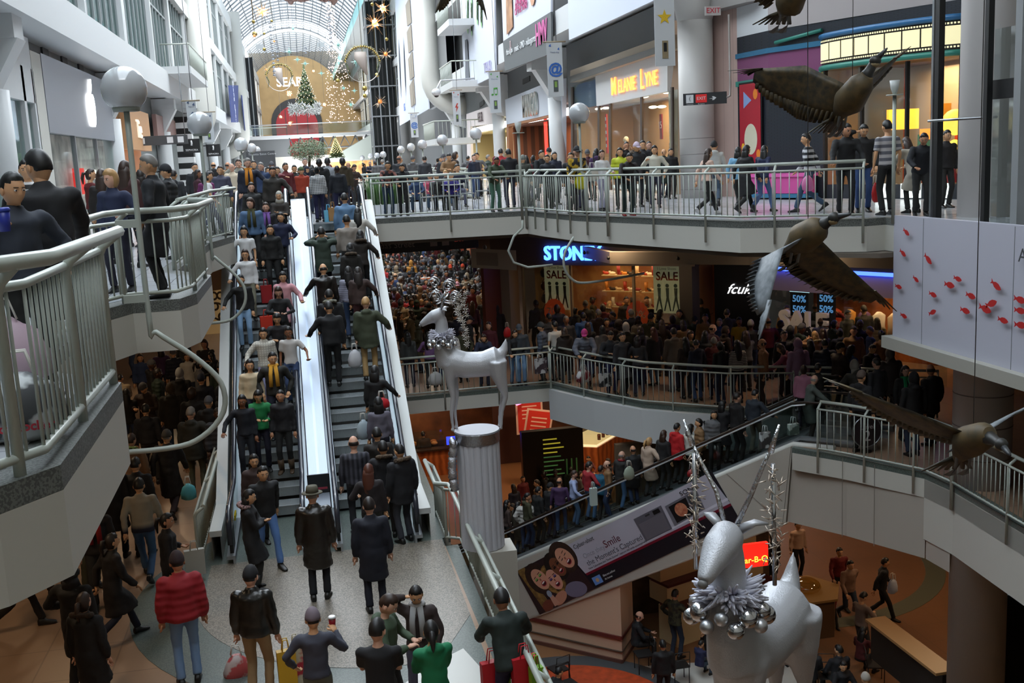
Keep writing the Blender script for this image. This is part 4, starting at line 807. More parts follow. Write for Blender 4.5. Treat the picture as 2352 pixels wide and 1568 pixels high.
# hanging facade posters
def poster(name, pts, x, m_, lab, cat='poster'):
    v = [ax(q[0], q[1], x) for q in pts]; c = sum(v, Vector()) / len(v); r = thing(name, c, lab, cat)
    PX('panel', pts, x, .08, m_, r); return r
BAN = mat('#c8cedb', .5)
p1 = poster('facade_poster', [(905, -60), (960, -60), (985, 250), (918, 288)], 9.5, BAN, 'tall white poster with two dark lens shaped prints'); o = Vector(p1.location)
for a, bb in (((915, 90), (921, 225)), ((926, 85), (932, 220))):
    A_, B_2 = ax(*a, 9.45) - o, ax(*bb, 9.45) - o; mm = MB(); pts = []
    for t in range(13): s = math.sin(math.pi * t / 12); p = A_.lerp(B_2, t / 12); pts.append(p + Vector((0, s * .32 + .05, 0)))
    for t in range(12, -1, -1): s = math.sin(math.pi * t / 12); p = A_.lerp(B_2, t / 12); pts.append(p - Vector((0, s * .32 + .05, 0)))
    mm.add([tuple(q) for q in pts], [tuple(range(26))]); mm.build('print', mat('#474b52'), p1)
text('LG', mat('#3c62a8'), p1, basis(ax(929, 247, 9.44) - o, (0, -1, 0), (0, 0, 1)), .9, .01)
p2 = poster('facade_poster', [(1052, -80), (1134, -80), (1138, 172), (1068, 207)], 10.0, BAN, 'tall white poster printed with green leaves above its lower corner'); o = Vector(p2.location)
for k in range(26):
    px_ = 1074 + (k % 2) * 9 + (22 if k > 13 else 0); py_ = (2 + (k % 14) * 5.3) * 1.0 - (10 if k > 13 else 0); c = ax(px_, py_, 9.95) - o
    mm = MB(); mm.add([c + Vector((0, .22 * math.cos(t), .3 * math.sin(t))) for t in np.linspace(0, 2 * math.pi, 9)[:-1]], [tuple(range(8))]); mm.build('leaf_print', mat('#8fbf8a'), p2)
PX('print', [(1068, 92), (1073, 90), (1078, 178), (1070, 188)], 9.94, -.01, mat('#585d66'), p2)
text('TELUS', mat('#9a93b8'), p2, basis(ax(1119, 155, 9.93) - o, (0, -1, 0), (0, 0, 1)), .75, .01)
p3 = poster('facade_poster', [(1149, -80), (1266, -80), (1265, 27), (1156, 95)], 10.0, mat('#c8ccd8', .5), 'white music shop poster with a pink slogan and a tan leg'); o = Vector(p3.location)
PX('print', [(1161, -60), (1174, -60), (1178, 62), (1164, 80)], 9.95, -.01, mat('#b98a62', .5, pat='mottle', c2='#8a5b39', sc=2), p3); PX('print', [(1214, -20), (1232, -20), (1226, 10), (1221, 14)], 9.95, -.01, mat('#c09072'), p3)
for i, s in enumerate(("ONE OF THE", "BEST MOVIES", "OF THE YEAR!")): text(s, mat('#b8487a'), p3, basis(ax(1196, 3 + i * 11.5 - 6, 9.94) - o, (0, -1, 0), (0, 0, 1)), .42, .01)
p4 = poster('shop_sign_board', [(1155, 95), (1265, 27), (1267, 122), (1160, 163)], 9.96, mat('#54585a', .5), 'dark grey music and video shop sign board with pink letters', 'sign'); o = Vector(p4.location)
text('HMV', mat('#c9609a', .5), p4, basis(ax(1243, 78, 9.93) - o, (0, -1, 0), (0, 0, 1)), 1.25, .01, sx=.8, bold=.02)
text('music - DVD - videogames', mat('#c9cbcc'), p4, basis(ax(1205, 100, 9.93) - o, (0, -1, 0), (0, 0, 1)), .42, .01); text('the singles', mat('#c9cbcc'), p4, basis(ax(1170, 118, 9.93) - o, (0, -1, 0), (0, 0, 1)), .36, .01); text('[]', mat('#b8a0a0'), p4, basis(ax(1172, 104, 9.93) - o, (0, -1, 0), (0, 0, 1)), .5, .01)
p5 = poster('facade_poster', [(1302, -90), (1540, -90), (1540, -17), (1307, 92)], 10.0, BAN, 'widest plain white facade poster above the lit dress shop')
# grey recess wall above the storefronts and vents
MB().box((11.9, 33, 4.4), (11.98, 75, 6.1)).build('wall_right', GREY, kind='structure')
for (a, bb, c, d) in ((1364, 108, 1391, 123), (1200, 178, 1216, 190), (1101, 232, 1111, 243), (1492, 55, 1505, 78)): PX('wall_vent', [(a, bb + 4), (c, bb - 4), (c, d - 4), (a, d + 4)], 11.85, .05, DKGREY, label='dark rectangular vent in the grey band over the storefronts', cat='vent', group='rectangular vents over the storefronts')
# dress shop (Melanie Lyne)
SHW = mat('#c9c8c6', .5)
ml = thing('storefront', (11.5, 37, 0), 'white dress shop front with glowing orange outlined lettering', 'storefront'); ml_o = Vector(ml.location)
PX('sign_panel', [(1367, 171), (1533, 116), (1533, 210), (1370, 244)], 11.5, .2, SHW, ml)
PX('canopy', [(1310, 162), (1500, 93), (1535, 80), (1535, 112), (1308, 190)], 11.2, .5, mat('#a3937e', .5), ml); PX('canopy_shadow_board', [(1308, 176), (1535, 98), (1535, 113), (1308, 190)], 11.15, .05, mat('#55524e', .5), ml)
c = ax(1450, 190, 11.45) - ml_o; tm_ = mat('#ffb060', .4, emit=1.3, ecol='#ffa050')
MLM = basis(c, (0, -1, 0), (0, 0, 1)); text('M', tm_, ml, MLM @ Matrix.Translation((-2.15, 0, 0)), .9, .02, bold=.003, sx=.95); text('ELANIE', tm_, ml, MLM @ Matrix.Translation((-.55, -.05, 0)), .68, .02, sx=.95); text('L', tm_, ml, MLM @ Matrix.Translation((1.2, 0.0, 0)), .95, .02, bold=.003, sx=.95); text('YNE', tm_, ml, MLM @ Matrix.Translation((2.15, -.05, 0)), .68, .02)
PX('glass_front', [(1310, 200), (1370, 180), (1370, 244), (1556, 205), (1556, 450), (1312, 420)], 11.55, .02, CLEAR, ml)
for px_ in (1311, 1372, 1398, 1470, 1540): PX('frame', [(px_, 200), (px_ + 4, 200), (px_ + 5, 447), (px_ + 1, 447)], 11.52, .06, mat('#3a2c24'), ml)
def room(x0, x1, y0, y1, z0, z1, wc, name='wall_shop', fc=None, open_side='-x'):
    m = MB(); m.box((x1, y0, z0), (x1 + .1, y1, z1)); m.box((x0, y0 - .1, z0), (x1, y0, z1)); m.box((x0, y1, z0), (x1, y1 + .1, z1)); m.box((x0, y0, z1), (x1, y1, z1 + .08)); m.build(name, wc, kind='structure')
MB().box((11.62, 33.0, 3.25), (11.7, 46, 6)).build('wall_right', GREY, kind='structure')
bpy.data.objects.remove(bpy.data.objects['wall_right']) if False else None
room(11.7, 14.2, 33.2, 45, 0.0, 3.4, mat('#c79b72', .6)); lamp_area((12.8, 37, 3.3), 2, 420, (1, .75, .48), sizey=8)
for (a, bb, w_, h_, mm, nm, lab) in ((1392, 262, 14, 90, mat('#a51c1c', .5, emit=.25), 'sale_banner', 'tall narrow red sale banner inside the dress shop'), (1518, 262, 16, 58, mat('#8a1f30', .5), 'sale_banner', 'dark red price banner in the dress shop window'), (1546, 255, 12, 62, mat('#6a1424', .5), 'sale_banner', 'darker maroon hanging banner at the dress shop edge')):
    v = ax(a, bb, 12.0); s = v.y / F_; q = MB(); q.box((-.02, -w_ * s / 2, -h_ * s), (.02, w_ * s / 2, 0)); oo = q.build(nm, mm, label=lab, cat='banner'); oo.location = v
    if 'price' in lab: text('15', mat('#d8c8c8'), oo, basis((-.04, 0, -h_ * s * .45), (0, -1, 0), (0, 0, 1)), .34, .004)
    if 'narrow' in lab:
        for k in range(5): MB().box((-.03, -.06, -.25 - k * .26), (-.02, .06, -.12 - k * .26)).build('lettering', WHITE, oo)
def mannequin(loc, rz, lab, col, grp=None):
    r = obj('mannequin', body_mesh('stand2', True), None, [mat('#cdb9a0', .5)] * 4, loc, rz, 1.0); tag(r, lab, 'mannequin', grp); obj('dress', top_mesh('coat', 'stand2', True), r, [mat(col, .7)])
    return r
mannequin((12.2, 39.5, .25), R_(90), 'cream mannequin in a dark dress inside the dress shop window', '#3a2a20'); mannequin((12.3, 34.6, .25), R_(90), 'cream mannequin in a brown dress by the dress shop edge', '#2a1a14')
for k, (px_, py_) in enumerate(((1375, 250), (1392, 248), (1500, 246), (1520, 245), (1532, 212), (1480, 222))):
    v = ax(px_, py_, 12.3); q = MB().ball((0, 0, 0), (.16, .16, .05), 12, 6).build('ceiling_spotlight', mat('#fff0d0', .4, emit=5), label='small round warm ceiling spotlight of the dress shop', cat='ceiling light', group='warm ceiling spotlights in the dress shop'); q.location = v
# clothing shop (Mango)
mg = thing('storefront', (11.5, 50, 0), 'white clothing shop front with tall chrome letters MANGO', 'storefront'); mo = Vector(mg.location)
PX('sign_panel', [(1160, 229), (1255, 190), (1291, 180), (1291, 380), (1270, 380), (1267, 262), (1163, 286)], 11.5, .2, mat('#c3c9d2', .5), mg)
PX('door_frame', [(1163, 284), (1270, 260), (1273, 380), (1268, 380), (1265, 268), (1168, 291), (1170, 380), (1165, 380)], 11.52, .25, mat('#9a6844', .5), mg)
text('MANGO', mat('#c8ccc4', .25, .8), mg, basis(ax(1217, 244, 11.42) - mo, (0, -1, 0), (0, 0, 1)), 1.55, .05, sx=.62, bold=.02, sp=.9)
room(11.7, 14.0, 46, 59, 0, 3.0, mat('#7a4426', .6, pat='vstripe', c2='#4a2814', sc=.7)); lamp_area((12.6, 52, 2.9), 1.5, 260, (1, .7, .45), sizey=8)
v = ax(1252, 262, 11.9); q = MB(); q.box((-.02, -.3, -2.1), (.02, .3, 0)); oo = q.build('sale_banner', mat('#e02818', .5, emit=1.6), label='bright glowing red vertical sale banner in the clothing shop doorway', cat='banner'); oo.location = v
# pale shop further along
ps = thing('storefront', (11.5, 66, 0), 'pale cream shop front farther along under the music note banner', 'storefront'); po = Vector(ps.location)
PX('sign_panel', [(1071, 262), (1146, 236), (1150, 286), (1150, 380), (1144, 380), (1142, 284), (1080, 290), (1083, 380), (1073, 380)], 11.5, .15, mat('#c8bfbd', .5), ps)
text('HELSIL', mat('#4a3a3c'), ps, basis(ax(1103, 270, 11.44) - po, (0, -1, 0), (0, 0, 1)), .85, .01, sx=.8)
room(11.7, 14.0, 60.5, 76, 0, 3.0, mat('#c9b98a', .6)); lamp_area((12.6, 68, 2.9), 1.5, 330, (1, .85, .62), sizey=8)
for k in range(8):
    b = MB(); b.box((0, 0, 0), (.05, 1.2, 2.4)); sh = b.build('product_display', mat(('#d9c66a', '#e0dcc0', '#8a9a6a', '#d8d0b8')[k % 4], .5, emit=.3), label='bright display panel inside the pale cream shop', cat='display', group='display panels inside the pale cream shop'); sh.location = (13.6, 61.5 + k * 1.7, .3)
# white facade wall with recessed windows between the duct and the first poster
PX('wall_right', [(958, -40), (985, -40), (1005, 240), (985, 252)], 10.0, .3, PALEWALL, kind='structure')
for k in range(4): py_ = 0 + 62 * k; PX('window_9%d' % k, [(931 + 3 * k, py_ + 12), (940 + 3 * k, py_ - 6), (944 + 3 * k, py_ + 52), (935 + 3 * k, py_ + 60)], 9.42, .05, mat('#8f8678'), kind='structure')
MB().box((-7.4, -3, 17.2), (-6.6, 203, 17.6)).build('trim_40', CREAM, kind='structure'); MB().box((10.2, -3, 17.2), (16.5, 203, 17.6)).build('ceiling', CREAM, kind='structure')
# right side wall upper parts near
MB().box((16.4, -3, 0), (16.6, 30, 17.6)).build('wall_east', CREAM2, kind='structure')
MB().prism([(11.6, 33), (11.6, 32.8), (16.5, 29.8), (16.5, 30.2)], 0, 17.6).build('wall_north', WARMWALL, kind='structure')
# ---------------------------------------------------------------- glass vault
HW, SP, RI = 7.0, 17.6, 3.4; RR = (HW * HW + RI * RI) / (2 * RI)
def vz(x): return SP + RI - RR + math.sqrt(RR * RR - x * x)
va = bpy.data.objects.new('ceiling_vault', None); COL.objects.link(va); va['kind'] = 'structure'
xs = np.linspace(-HW, HW, 15); b = MB()
for i in range(14): b.quad((xs[i], 100, vz(xs[i])), (xs[i + 1], 100, vz(xs[i + 1])), (xs[i + 1], 203, vz(xs[i + 1])), (xs[i], 203, vz(xs[i])))
b.build('pane', glass('#6c7074', .96, .1), va)  # far panes tinted darker to dim the bright sky behind them
b = MB(); [b.quad((xs[i], 44, vz(xs[i])), (xs[i + 1], 44, vz(xs[i + 1])), (xs[i + 1], 100, vz(xs[i + 1])), (xs[i], 100, vz(xs[i]))) for i in range(14)]; b.build('pane', glass('#f4f6f8', .95, .1), va)  # unseen nearer panes left clear to let more light in
b = MB()
for y in np.arange(44, 203, 2.6): b.tube([(x, y, vz(x) - .05) for x in xs], .075, 4, sm=False)
for x in xs: b.tube([(x, 44, vz(x) + .02), (x, 203, vz(x) + .02)], .05, 4, sm=False)
b.build('rib', mat('#7d8388', .4, .2), va)
b = MB(); b.tube([(x, 160, vz(x) - .5) for x in xs], .22, 6); b.build('arch', WHITE, va)
b = MB(); [b.quad((s * 7.0, 44, 17.6), (s * 7.0, 203, 17.6), (s * 7.0, 203, 16.3), (s * 7.0, 44, 16.3)) for s in (-1, 1)]; b.build('side_glazing', mat('#8fd0d2', .2, emit=.35), va)
b = MB(); b.quad((7, 44, 17.6), (10.2, 44, 17.6), (10.2, 203, 17.6), (7, 203, 17.6)); b.build('ceiling', WHITE, kind='structure')
# wider dome over the near hall
dm = bpy.data.objects.new('ceiling_dome', None); COL.objects.link(dm); dm['kind'] = 'structure'; b = MB(); X0, X1 = -7.2, 16.4; xm = (X0 + X1) / 2; hw = (X1 - X0) / 2
fz = lambda x: 18 + 5 * (1 - ((x - xm) / hw) ** 2); xs2 = np.linspace(X0, X1, 13)
for i in range(12): b.quad((xs2[i], -3, fz(xs2[i])), (xs2[i + 1], -3, fz(xs2[i + 1])), (xs2[i + 1], 44, fz(xs2[i + 1])), (xs2[i], 44, fz(xs2[i])))
b.build('pane', glass('#c9d0d6', .8, .1), dm); b = MB()
for y in np.arange(-3, 44.1, 4.7): b.tube([(x, y, fz(x)) for x in xs2], .08, 4, sm=False)
b.build('rib', mat('#8a9095', .4), dm); MB().box((4.0, -3, 18.2), (16.4, 32, 18.4)).build('ceiling', CREAM, kind='structure')  # unseen plate added under the dome to shade the right side
for x in (-4, 4): q = MB().box((-.5, -.2, -.3), (.5, .2, .3)).build('fill_light', WHITE, label='white fill light added to brighten the yellow end wall, ' + ('west' if x < 0 else 'east') + ' side', cat='fill_light'); q.location = (x, 150, 17.3); lamp_area((x, 150.5, 17.2), 1.5, 5200, (1, .95, .88), rot=(R_(72), 0, 0))  # added lamps with housings, put in to brighten the far end wall
# ---------------------------------------------------------------- department store end wall
MB().box((-7.4, 200, 0), (11.6, 200.6, 21.5)).build('wall_far', mat('#d9c090', .7, pat='tile', c2='#b09468', sc=.5), kind='structure')
r = thing('archway', (0, 199.6, 0), 'dark rimmed arch with red panels in the yellow end wall', 'arch')
def archpts(w_, h_, n=16): return [(-w_, 0)] + [(-w_ * math.cos(math.pi * i / n), h_ - w_ * .95 + w_ * .95 * math.sin(math.pi * i / n)) for i in range(n + 1)] + [(w_, 0)]
for (w_, h_, y_, mm, nm) in ((4.5, 13.4, 0, mat('#23252a', .6), 'rim'), (3.7, 12.2, -.2, mat('#9c1a28', .6, emit=.12), 'red_panel')):
    p = archpts(w_, h_); MB().add([(a, y_, c) for a, c in p] + [(a, y_ + .15, c) for a, c in p], [tuple(range(len(p)))]).build(nm, mm, r)
for k in (-1.9, 0, 1.9): MB().box((k - .06, -.35, 0), (k + .06, -.25, 11.5)).build('glazing_bar', BLACK, r)
text('FOR', WHITE, r, basis((1.9, -.4, 5.2), (1, 0, 0), (0, 0, 1)), .9, .02); 
sr = thing('wall_lettering', (-.2, 199.4, 16.2), 'big white SEARS letters high on the yellow end wall', 'sign'); text('SEARS', mat('#f0f0ea', .4, emit=.5), sr, basis((0, 0, 0), (1, 0, 0), (0, 0, 1)), 2.2, .1, bold=.06, sx=.95)
# truss footbridge
yb_ = 128; r = thing('footbridge', (0, yb_, 5.0), 'white truss footbridge crossing the mall before the end wall', 'bridge')
MB().box((-7.2, -1.5, -.35), (9.8, 1.5, 0)).build('deck', PALEWALL, r); MB().tube([(-7.2, -1.5, 1.2), (9.8, -1.5, 1.2)], .06, 6).build('handrail', WHITE, r); MB().box((-7, -1.5, .1), (9.8, -1.47, 1.1)).build('glass_guard', glass('#e6eeee', .85), r)
for k in range(9): x = -1 + k * 1.25; MB().tube([(x, -1.4, -.35), (x + .62, -1.4, -1.6), (x + 1.25, -1.4, -.35)], .08, 5).build('truss_bar', GREY, r)
MB().tube([(-1, -1.4, -1.6), (9.8, -1.4, -1.6)], .09, 5).build('bottom_chord', GREY, r)
MB().box((-7.2, 129.6, 2.6), (-1.0, 130, 5)).build('wall_far', GREY, kind='structure'); MB().box((-7.2, 129.6, 0), (11, 129.9, 2.6)).build('wall_far', mat('#c2bfb5', .6), kind='structure')
MB().tube([(-7.2, 126.5, 5.9), (-1.2, 126.5, 5.9)], .05, 6).build('handrail_bar', RAILP, label='pale bar rail at the footbridge end beside the blue banners', cat='railing')
# kiosk sign and tent
c = adep(600, 372, 62); r = thing('kiosk_sign', (c.x, c.y, 0), 'large dark grey information board above the crowd', 'sign'); MB().box((-.82, -.05, .3), (.82, .05, c.z + .62)).build('panel', mat('#3f4144', .5), r)
text('Toronto Eaton Centre', mat('#aeb2b4'), r, basis((0.1, -.07, c.z + .45), (1, 0, 0), (0, 0, 1)), .17, .004); text('To', WHITE, r, basis((.25, -.07, c.z - .45), (1, 0, 0), (0, 0, 1)), .35, .004)
r = thing('canopy_tent', (6.5, 118, 0), 'pale pitched canopy over a warmly lit stall', 'tent'); MB().add([(-3.5, 0, 2.0), (3.6, 0, 5.6), (3.6, 6, 5.6), (-3.5, 6, 2.0), (-3.5, 0, 1.8), (3.6, 0, 1.8), (3.6, 6, 1.8), (-3.5, 6, 1.8)], [(0, 1, 2, 3), (4, 5, 1, 0), (7, 6, 5, 4), (1, 5, 6, 2)]).build('roof', mat('#a9b0a8', .6), r)
MB().box((-3.3, .4, 0), (3.4, .6, 1.7)).build('lit_stall', mat('#e8a868', .5, emit=.8, pat='mottle', c2='#6a3a20', sc=1), r)
# ---------------------------------------------------------------- brick corner shop on the upper level
DA = Vector((12.2, 28.9, 0)); DB = Vector((12.42, 27.35, 0)); DD = Vector((13.15, 25.7, 0)); DE = Vector((14.7, 22.0, 0))
BRK = mat('#1d222b', .5, pat='brick', c2='#12151c', sc=6)
def wallseg(name, A, B, z0, z1, th, m_, **k):
    A = Vector(A); B = Vector(B); d = (B - A).normalized(); n = Vector((-d.y, d.x, 0)) * th; b = MB(); b.prism([(A.x, A.y), (B.x, B.y), (B.x + n.x, B.y + n.y), (A.x + n.x, A.y + n.y)], z0, z1); return b.build(name, m_, **k)
for A, B in ((DA, DB), (DB, DD)):
    wallseg('wall_shop', A, B, 0, 3.1, .15, BRK, kind='structure'); wallseg('wall_shop', A, B, 3.9, 4.4, .15, BRK, kind='structure'); wallseg('trim_50', A, B, 3.18, 3.85, .2, mat('#7a4166', .5), kind='structure')
    wallseg('trim_51', A - Vector((.06, .0, 0)), B - Vector((.06, 0, 0)), 3.06, 3.2, .2, mat('#2f7f70', .4), kind='structure'); wallseg('trim_52', A - Vector((.06, .0, 0)), B - Vector((.06, 0, 0)), 3.82, 3.95, .2, mat('#2f6a8a', .4), kind='structure')
wallseg('wall_shop', DD, DE, 3.95, 4.4, .15, BRK, kind='structure')
wallseg('wall_shop', DA, DB, 4.4, 9, .1, WHITE, kind='structure'); wallseg('wall_shop', DB, DE, 4.4, 9, .1, mat('#a8a09e', .6), kind='structure')
# lit film strip fascia, bowed outwards
r = thing('lit_sign_band', DD, 'bowed sign band of glowing cream squares between black perforated edges', 'sign'); n = 9; dv = DE - DD; out = Vector((dv.y, -dv.x, 0)).normalized() * -1
out = -out if (DD + out).length > DD.length else out
def bow(t): return dv * t + out * (.75 * math.sin(math.pi * min(max(t, 0), 1)) ** .6 * .6 + .05)
pts = [bow(i / 18) for i in range(19)]
m = MB()
for a, bb in zip(pts[:-1], pts[1:]): m.quad(a + UP * 3.33, bb + UP * 3.33, bb + UP * 3.95, a + UP * 3.95)
m.build('edge_strip', BLACK, r)
for i in range(9):
    a, bb = bow((i + .04) / 9), bow((i + .96) / 9); q = out * .03; mm = MB().quad(a + q + UP * 3.44, bb + q + UP * 3.44, bb + q + UP * 3.84, a + q + UP * 3.84).build('lit_panel', mat('#f1e6b4', .5, emit=.45), r)
m = MB()
for i in range(60):
    t = (i + .5) / 60; p = bow(t) + out * .03; d = (bow(t + .01) - bow(t - .01)).normalized()
    for z in (3.385, 3.895): m.obox(p + UP * z, d * .02, out * .004, UP * .02)
m.build('perforation_pattern', mat('#e8dfb4', .5, emit=.5), r)
for z, mm, nm in ((3.25, mat('#2f7f70', .4), 'lower_moulding'), (4.02, mat('#2f6a9a', .4), 'upper_moulding')):
    q = MB(); q.tube([p * 1.0 + out * .03 + UP * z for p in pts], .07, 8); q.build(nm, mm, r)
MB().tube([DB + (DD - DB) * .2 + Vector((-.1, 0, 4.05)) - DD, bow(0) + UP * 4.2], .05, 6).build('side_moulding', mat('#2f7f70', .4), r)
# shop interior behind the glass
m = MB(); back = Vector((3.2, 1.6, 0)); m.prism([(DD.x + back.x, DD.y + back.y), (DE.x + back.x, DE.y + back.y), (DE.x + back.x + .2, DE.y + back.y + .1), (DD.x + back.x + .2, DD.y + back.y + .1)], 0, 3.3); m.build('wall_shop', mat('#b4562a', .6, pat='mottle', c2='#5e2a18', sc=1.2), kind='structure')
MB().prism([(DD.x, DD.y), (DE.x, DE.y), (DE.x + 3.4, DE.y + 1.6), (DD.x + 3.4, DD.y + 1.6)], 3.3, 3.4).build('ceiling', mat('#4a3428'), kind='structure')
lamp_area((15.2, 25.0, 3.2), 2.2, 170, (1, .6, .3), sizey=1.5)
r = thing('shop_window', DD, 'tall glass front of the brick corner shop with orange interior', 'window'); pl = MB(); g0, g1 = dv * .02, dv * .98; pl.quad(g0 + UP * .35, g1 + UP * .35, g1 + UP * 3.2, g0 + UP * 3.2); pl.build('pane', glass('#d8dedb', .88, .04), r)
for t in (.02, .3, .62, .97): q = MB(); q.box((-.04, -.04, 0), (.04, .04, 3.2)); o_ = q.build('frame', BLACK, r); o_.location = dv * t
MB().prism([(g0.x, g0.y), (g1.x, g1.y), (g1.x + .2, g1.y + .1), (g0.x + .2, g0.y + .1)], 0, .35).build('plinth', mat('#20242c'), r)
for k, t in enumerate((.48, .66, .86)): q = MB(); c_ = dv * t + out * .04 + UP * .2; q.obox(c_, dv.normalized() * .28, out * .01, UP * .17); q.build('lit_panel', mat('#dfe8e4', .5, emit=.6), r)
for k, (t, z, s, c_) in enumerate(((.33, 1.9, .42, '#ffb03a'), (.52, 1.5, .22, '#ff8a28'), (.70, 1.75, .45, '#ffc850'), (.70, 1.2, .2, '#ffc850'))):
    p = DD + dv * t + Vector((1.4, .7, z)); b = MB().ball((0, 0, 0), (s * .7,) * 3, 14, 10) if k > 1 else MB().box((-s, -.05, -s * .6), (s, .05, s * .6)); q = b.build('glowing_ornament', mat(c_, .5, emit=1.6), label=['glowing orange wide light box in the corner shop', 'small orange light box in the corner shop', 'large round yellow glowing ball in the corner shop', 'small round yellow ball under the large glowing ball'][k], cat='ornament'); q.location = p
for k in range(8):
    p = DD + dv * (.25 + .09 * k) + Vector((2.4, 1.2, .5 + .75 * (k % 3))); q = MB().box((-.22, -.15, -.25), (.22, .15, .25)).build('toy_box', mat(('#c84a1a', '#2f7f70', '#c8901a', '#8a1f3a')[k % 4], .5), label=None, cat='box', group='toy boxes on the shelves of the corner shop'); q['label'] = 'bright toy box on a shelf of the corner shop'; q.location = p
# plain red poster with simple shapes, pink bench
r = thing('wall_poster', DA.lerp(DB, .5), 'tall red poster with a blue triangle and yellow dots on the dark brick', 'poster'); d1 = (DB - DA).normalized(); nO = Vector((d1.y, -d1.x, 0))
PM = basis(UP * .3 + nO * .06, d1, (0, 0, 1))
pr_ = bpy.data.objects.new('panel', None)
def pflat(pts, z, nm, mm, par, Mx): o_ = flat(pts, z, nm, mm, par); o_.matrix_local = Mx; return o_
pflat([(-.62, .15), (.55, .15), (.55, 2.85), (-.62, 2.85)], 0, 'frame', BLACK, r, PM); pflat([(-.57, .2), (.5, .2), (.5, 2.8), (-.57, 2.8)], .015, 'sheet', mat('#a5182c', .4), r, PM)
pflat([(-.35, 2.15), (.05, 2.35), (-.35, 2.6)], .02, 'triangle_print', mat('#7f98c4'), r, PM); pflat(ell(.25, 2.5, .11, .14), .02, 'dot_print', mat('#d87a20'), r, PM); pflat(ell(.38, .9, .1, .12), .02, 'dot_print', mat('#d87a20'), r, PM); pflat(ell(-.4, 1.1, .08, .1), .02, 'dot_print', mat('#d8a520'), r, PM); pflat(ell(0, 1.3, .33, .42), .02, 'oval_print', mat('#c6c1a8'), r, PM)
bp = DB.lerp(DD, .45) + nO * .35; r = thing('display_ledge', bp, 'bright pink sloping ledge at the foot of the dark brick wall', 'ledge'); d2 = (DD - DB).normalized(); q = MB(); q.obox(UP * .38, d2 * .95, Vector((d2.y, -d2.x, 0)) * .22, UP * .22); q.build('body', mat('#c04a8e', .5), r); q = MB(); q.obox(UP * .10, d2 * 1.0, Vector((d2.y, -d2.x, 0)) * .25, UP * .05); q.build('base_strip', mat('#2f6a8a'), r); q = MB(); q.obox(UP * .63, d2 * 1.0, Vector((d2.y, -d2.x, 0)) * .26, UP * .04); q.build('lip', mat('#d05aa0', .5), r)
# tiled column and pinkish wall on the upper level
r = thing('column', (11.37, 29.95, 0), 'fat white round column beside the hanging exit sign', 'column'); MB().tube([(0, 0, 0), (0, 0, 5.0)], .5, 32).build('shaft', mat('#b9b5b0', .45), r); MB().loft([[(q * math.cos(2 * math.pi * j / 32), q * math.sin(2 * math.pi * j / 32), z) for j in range(32)] for q, z in ((.5, 5.0), (.56, 5.3), (.75, 5.9), (1.0, 6.6), (1.0, 9))]).build('capital', mat('#b9b7b2', .5), r)
for z in (.25, .75, 1.25, 1.7): MB().tube([(0, 0, z), (0, 0, z + .015)], .503, 32).build('tile_joint', mat('#77726e'), r)
MB().prism([(11.85, 30.4), (12.2, 28.9), (12.35, 28.95), (12.0, 30.5)], 0, 8).build('wall_shop', mat('#b79c92', .5, pat='tile', c2='#8a746c', sc=2.2), kind='structure')
r = thing('direction_sign', (11.0, 28.4, 2.75), 'dark hanging sign with telephone pictogram, red EXIT and white arrow', 'sign'); SM = basis((0, 0, 0), (.94, -.33, 0), (0, 0, 1))
def sflat(pts, z, nm, mm): o_ = flat(pts, z, nm, mm, r); o_.matrix_local = SM; return o_
sflat([(-.56, -.15), (.62, -.15), (.62, .17), (-.56, .17)], 0, 'panel', mat('#1c1d20', .5)); sflat([(-.48, -.09), (-.28, -.09), (-.28, .13), (-.48, .13)], .006, 'telephone_pictogram', WHITE); sflat([(-.22, -.09), (.08, -.09), (.08, .13), (-.22, .13)], .006, 'exit_field', mat('#b01818', .5, emit=.3)); o_ = text('EXIT', WHITE, r, SM @ Matrix.Translation((-.07, .02, .012)), .12, .002); text('(', BLACK, r, SM @ Matrix.Translation((-.38, .03, .012)), .15, .002); sflat([(.14, .0), (.26, .0), (.22, .06), (.27, .06), (.34, -.0 + .02), (.27, -.04), (.22, -.04), (.26, .02)], .006, 'arrow', WHITE); text('Telephones', WHITE, r, SM @ Matrix.Translation((-.38, -.125, .012)), .04, .001); text('Emergency', WHITE, r, SM @ Matrix.Translation((-.07, -.125, .012)), .04, .001)
MB().tube([(.58, -.2, .0), (.68, -.2, .05), (.70, -.18, .3), (.70, -.15, 2.2)], .03, 8).build('hanger', mat('#8f8680', .4), r)
c = ay(1637, 25, 29); r = thing('exit_sign', c, 'small white exit sign with red letters high by the column', 'sign'); MB().box((-.22, -.04, -.12), (.22, .04, .12)).build('panel', mat('#b9b4b0', .5), r); text('EXIT', mat('#a02030', .5, emit=.2), r, basis((0, -.05, 0), (1, 0, 0), (0, 0, 1)), .2, .003)
MB().prism([(11.2, 31.4), (12.2, 31.2), (13.3, 26.5), (12.0, 27.8)], 5.2, 6.6).build('ceiling', mat('#8b8783', .6), kind='structure')
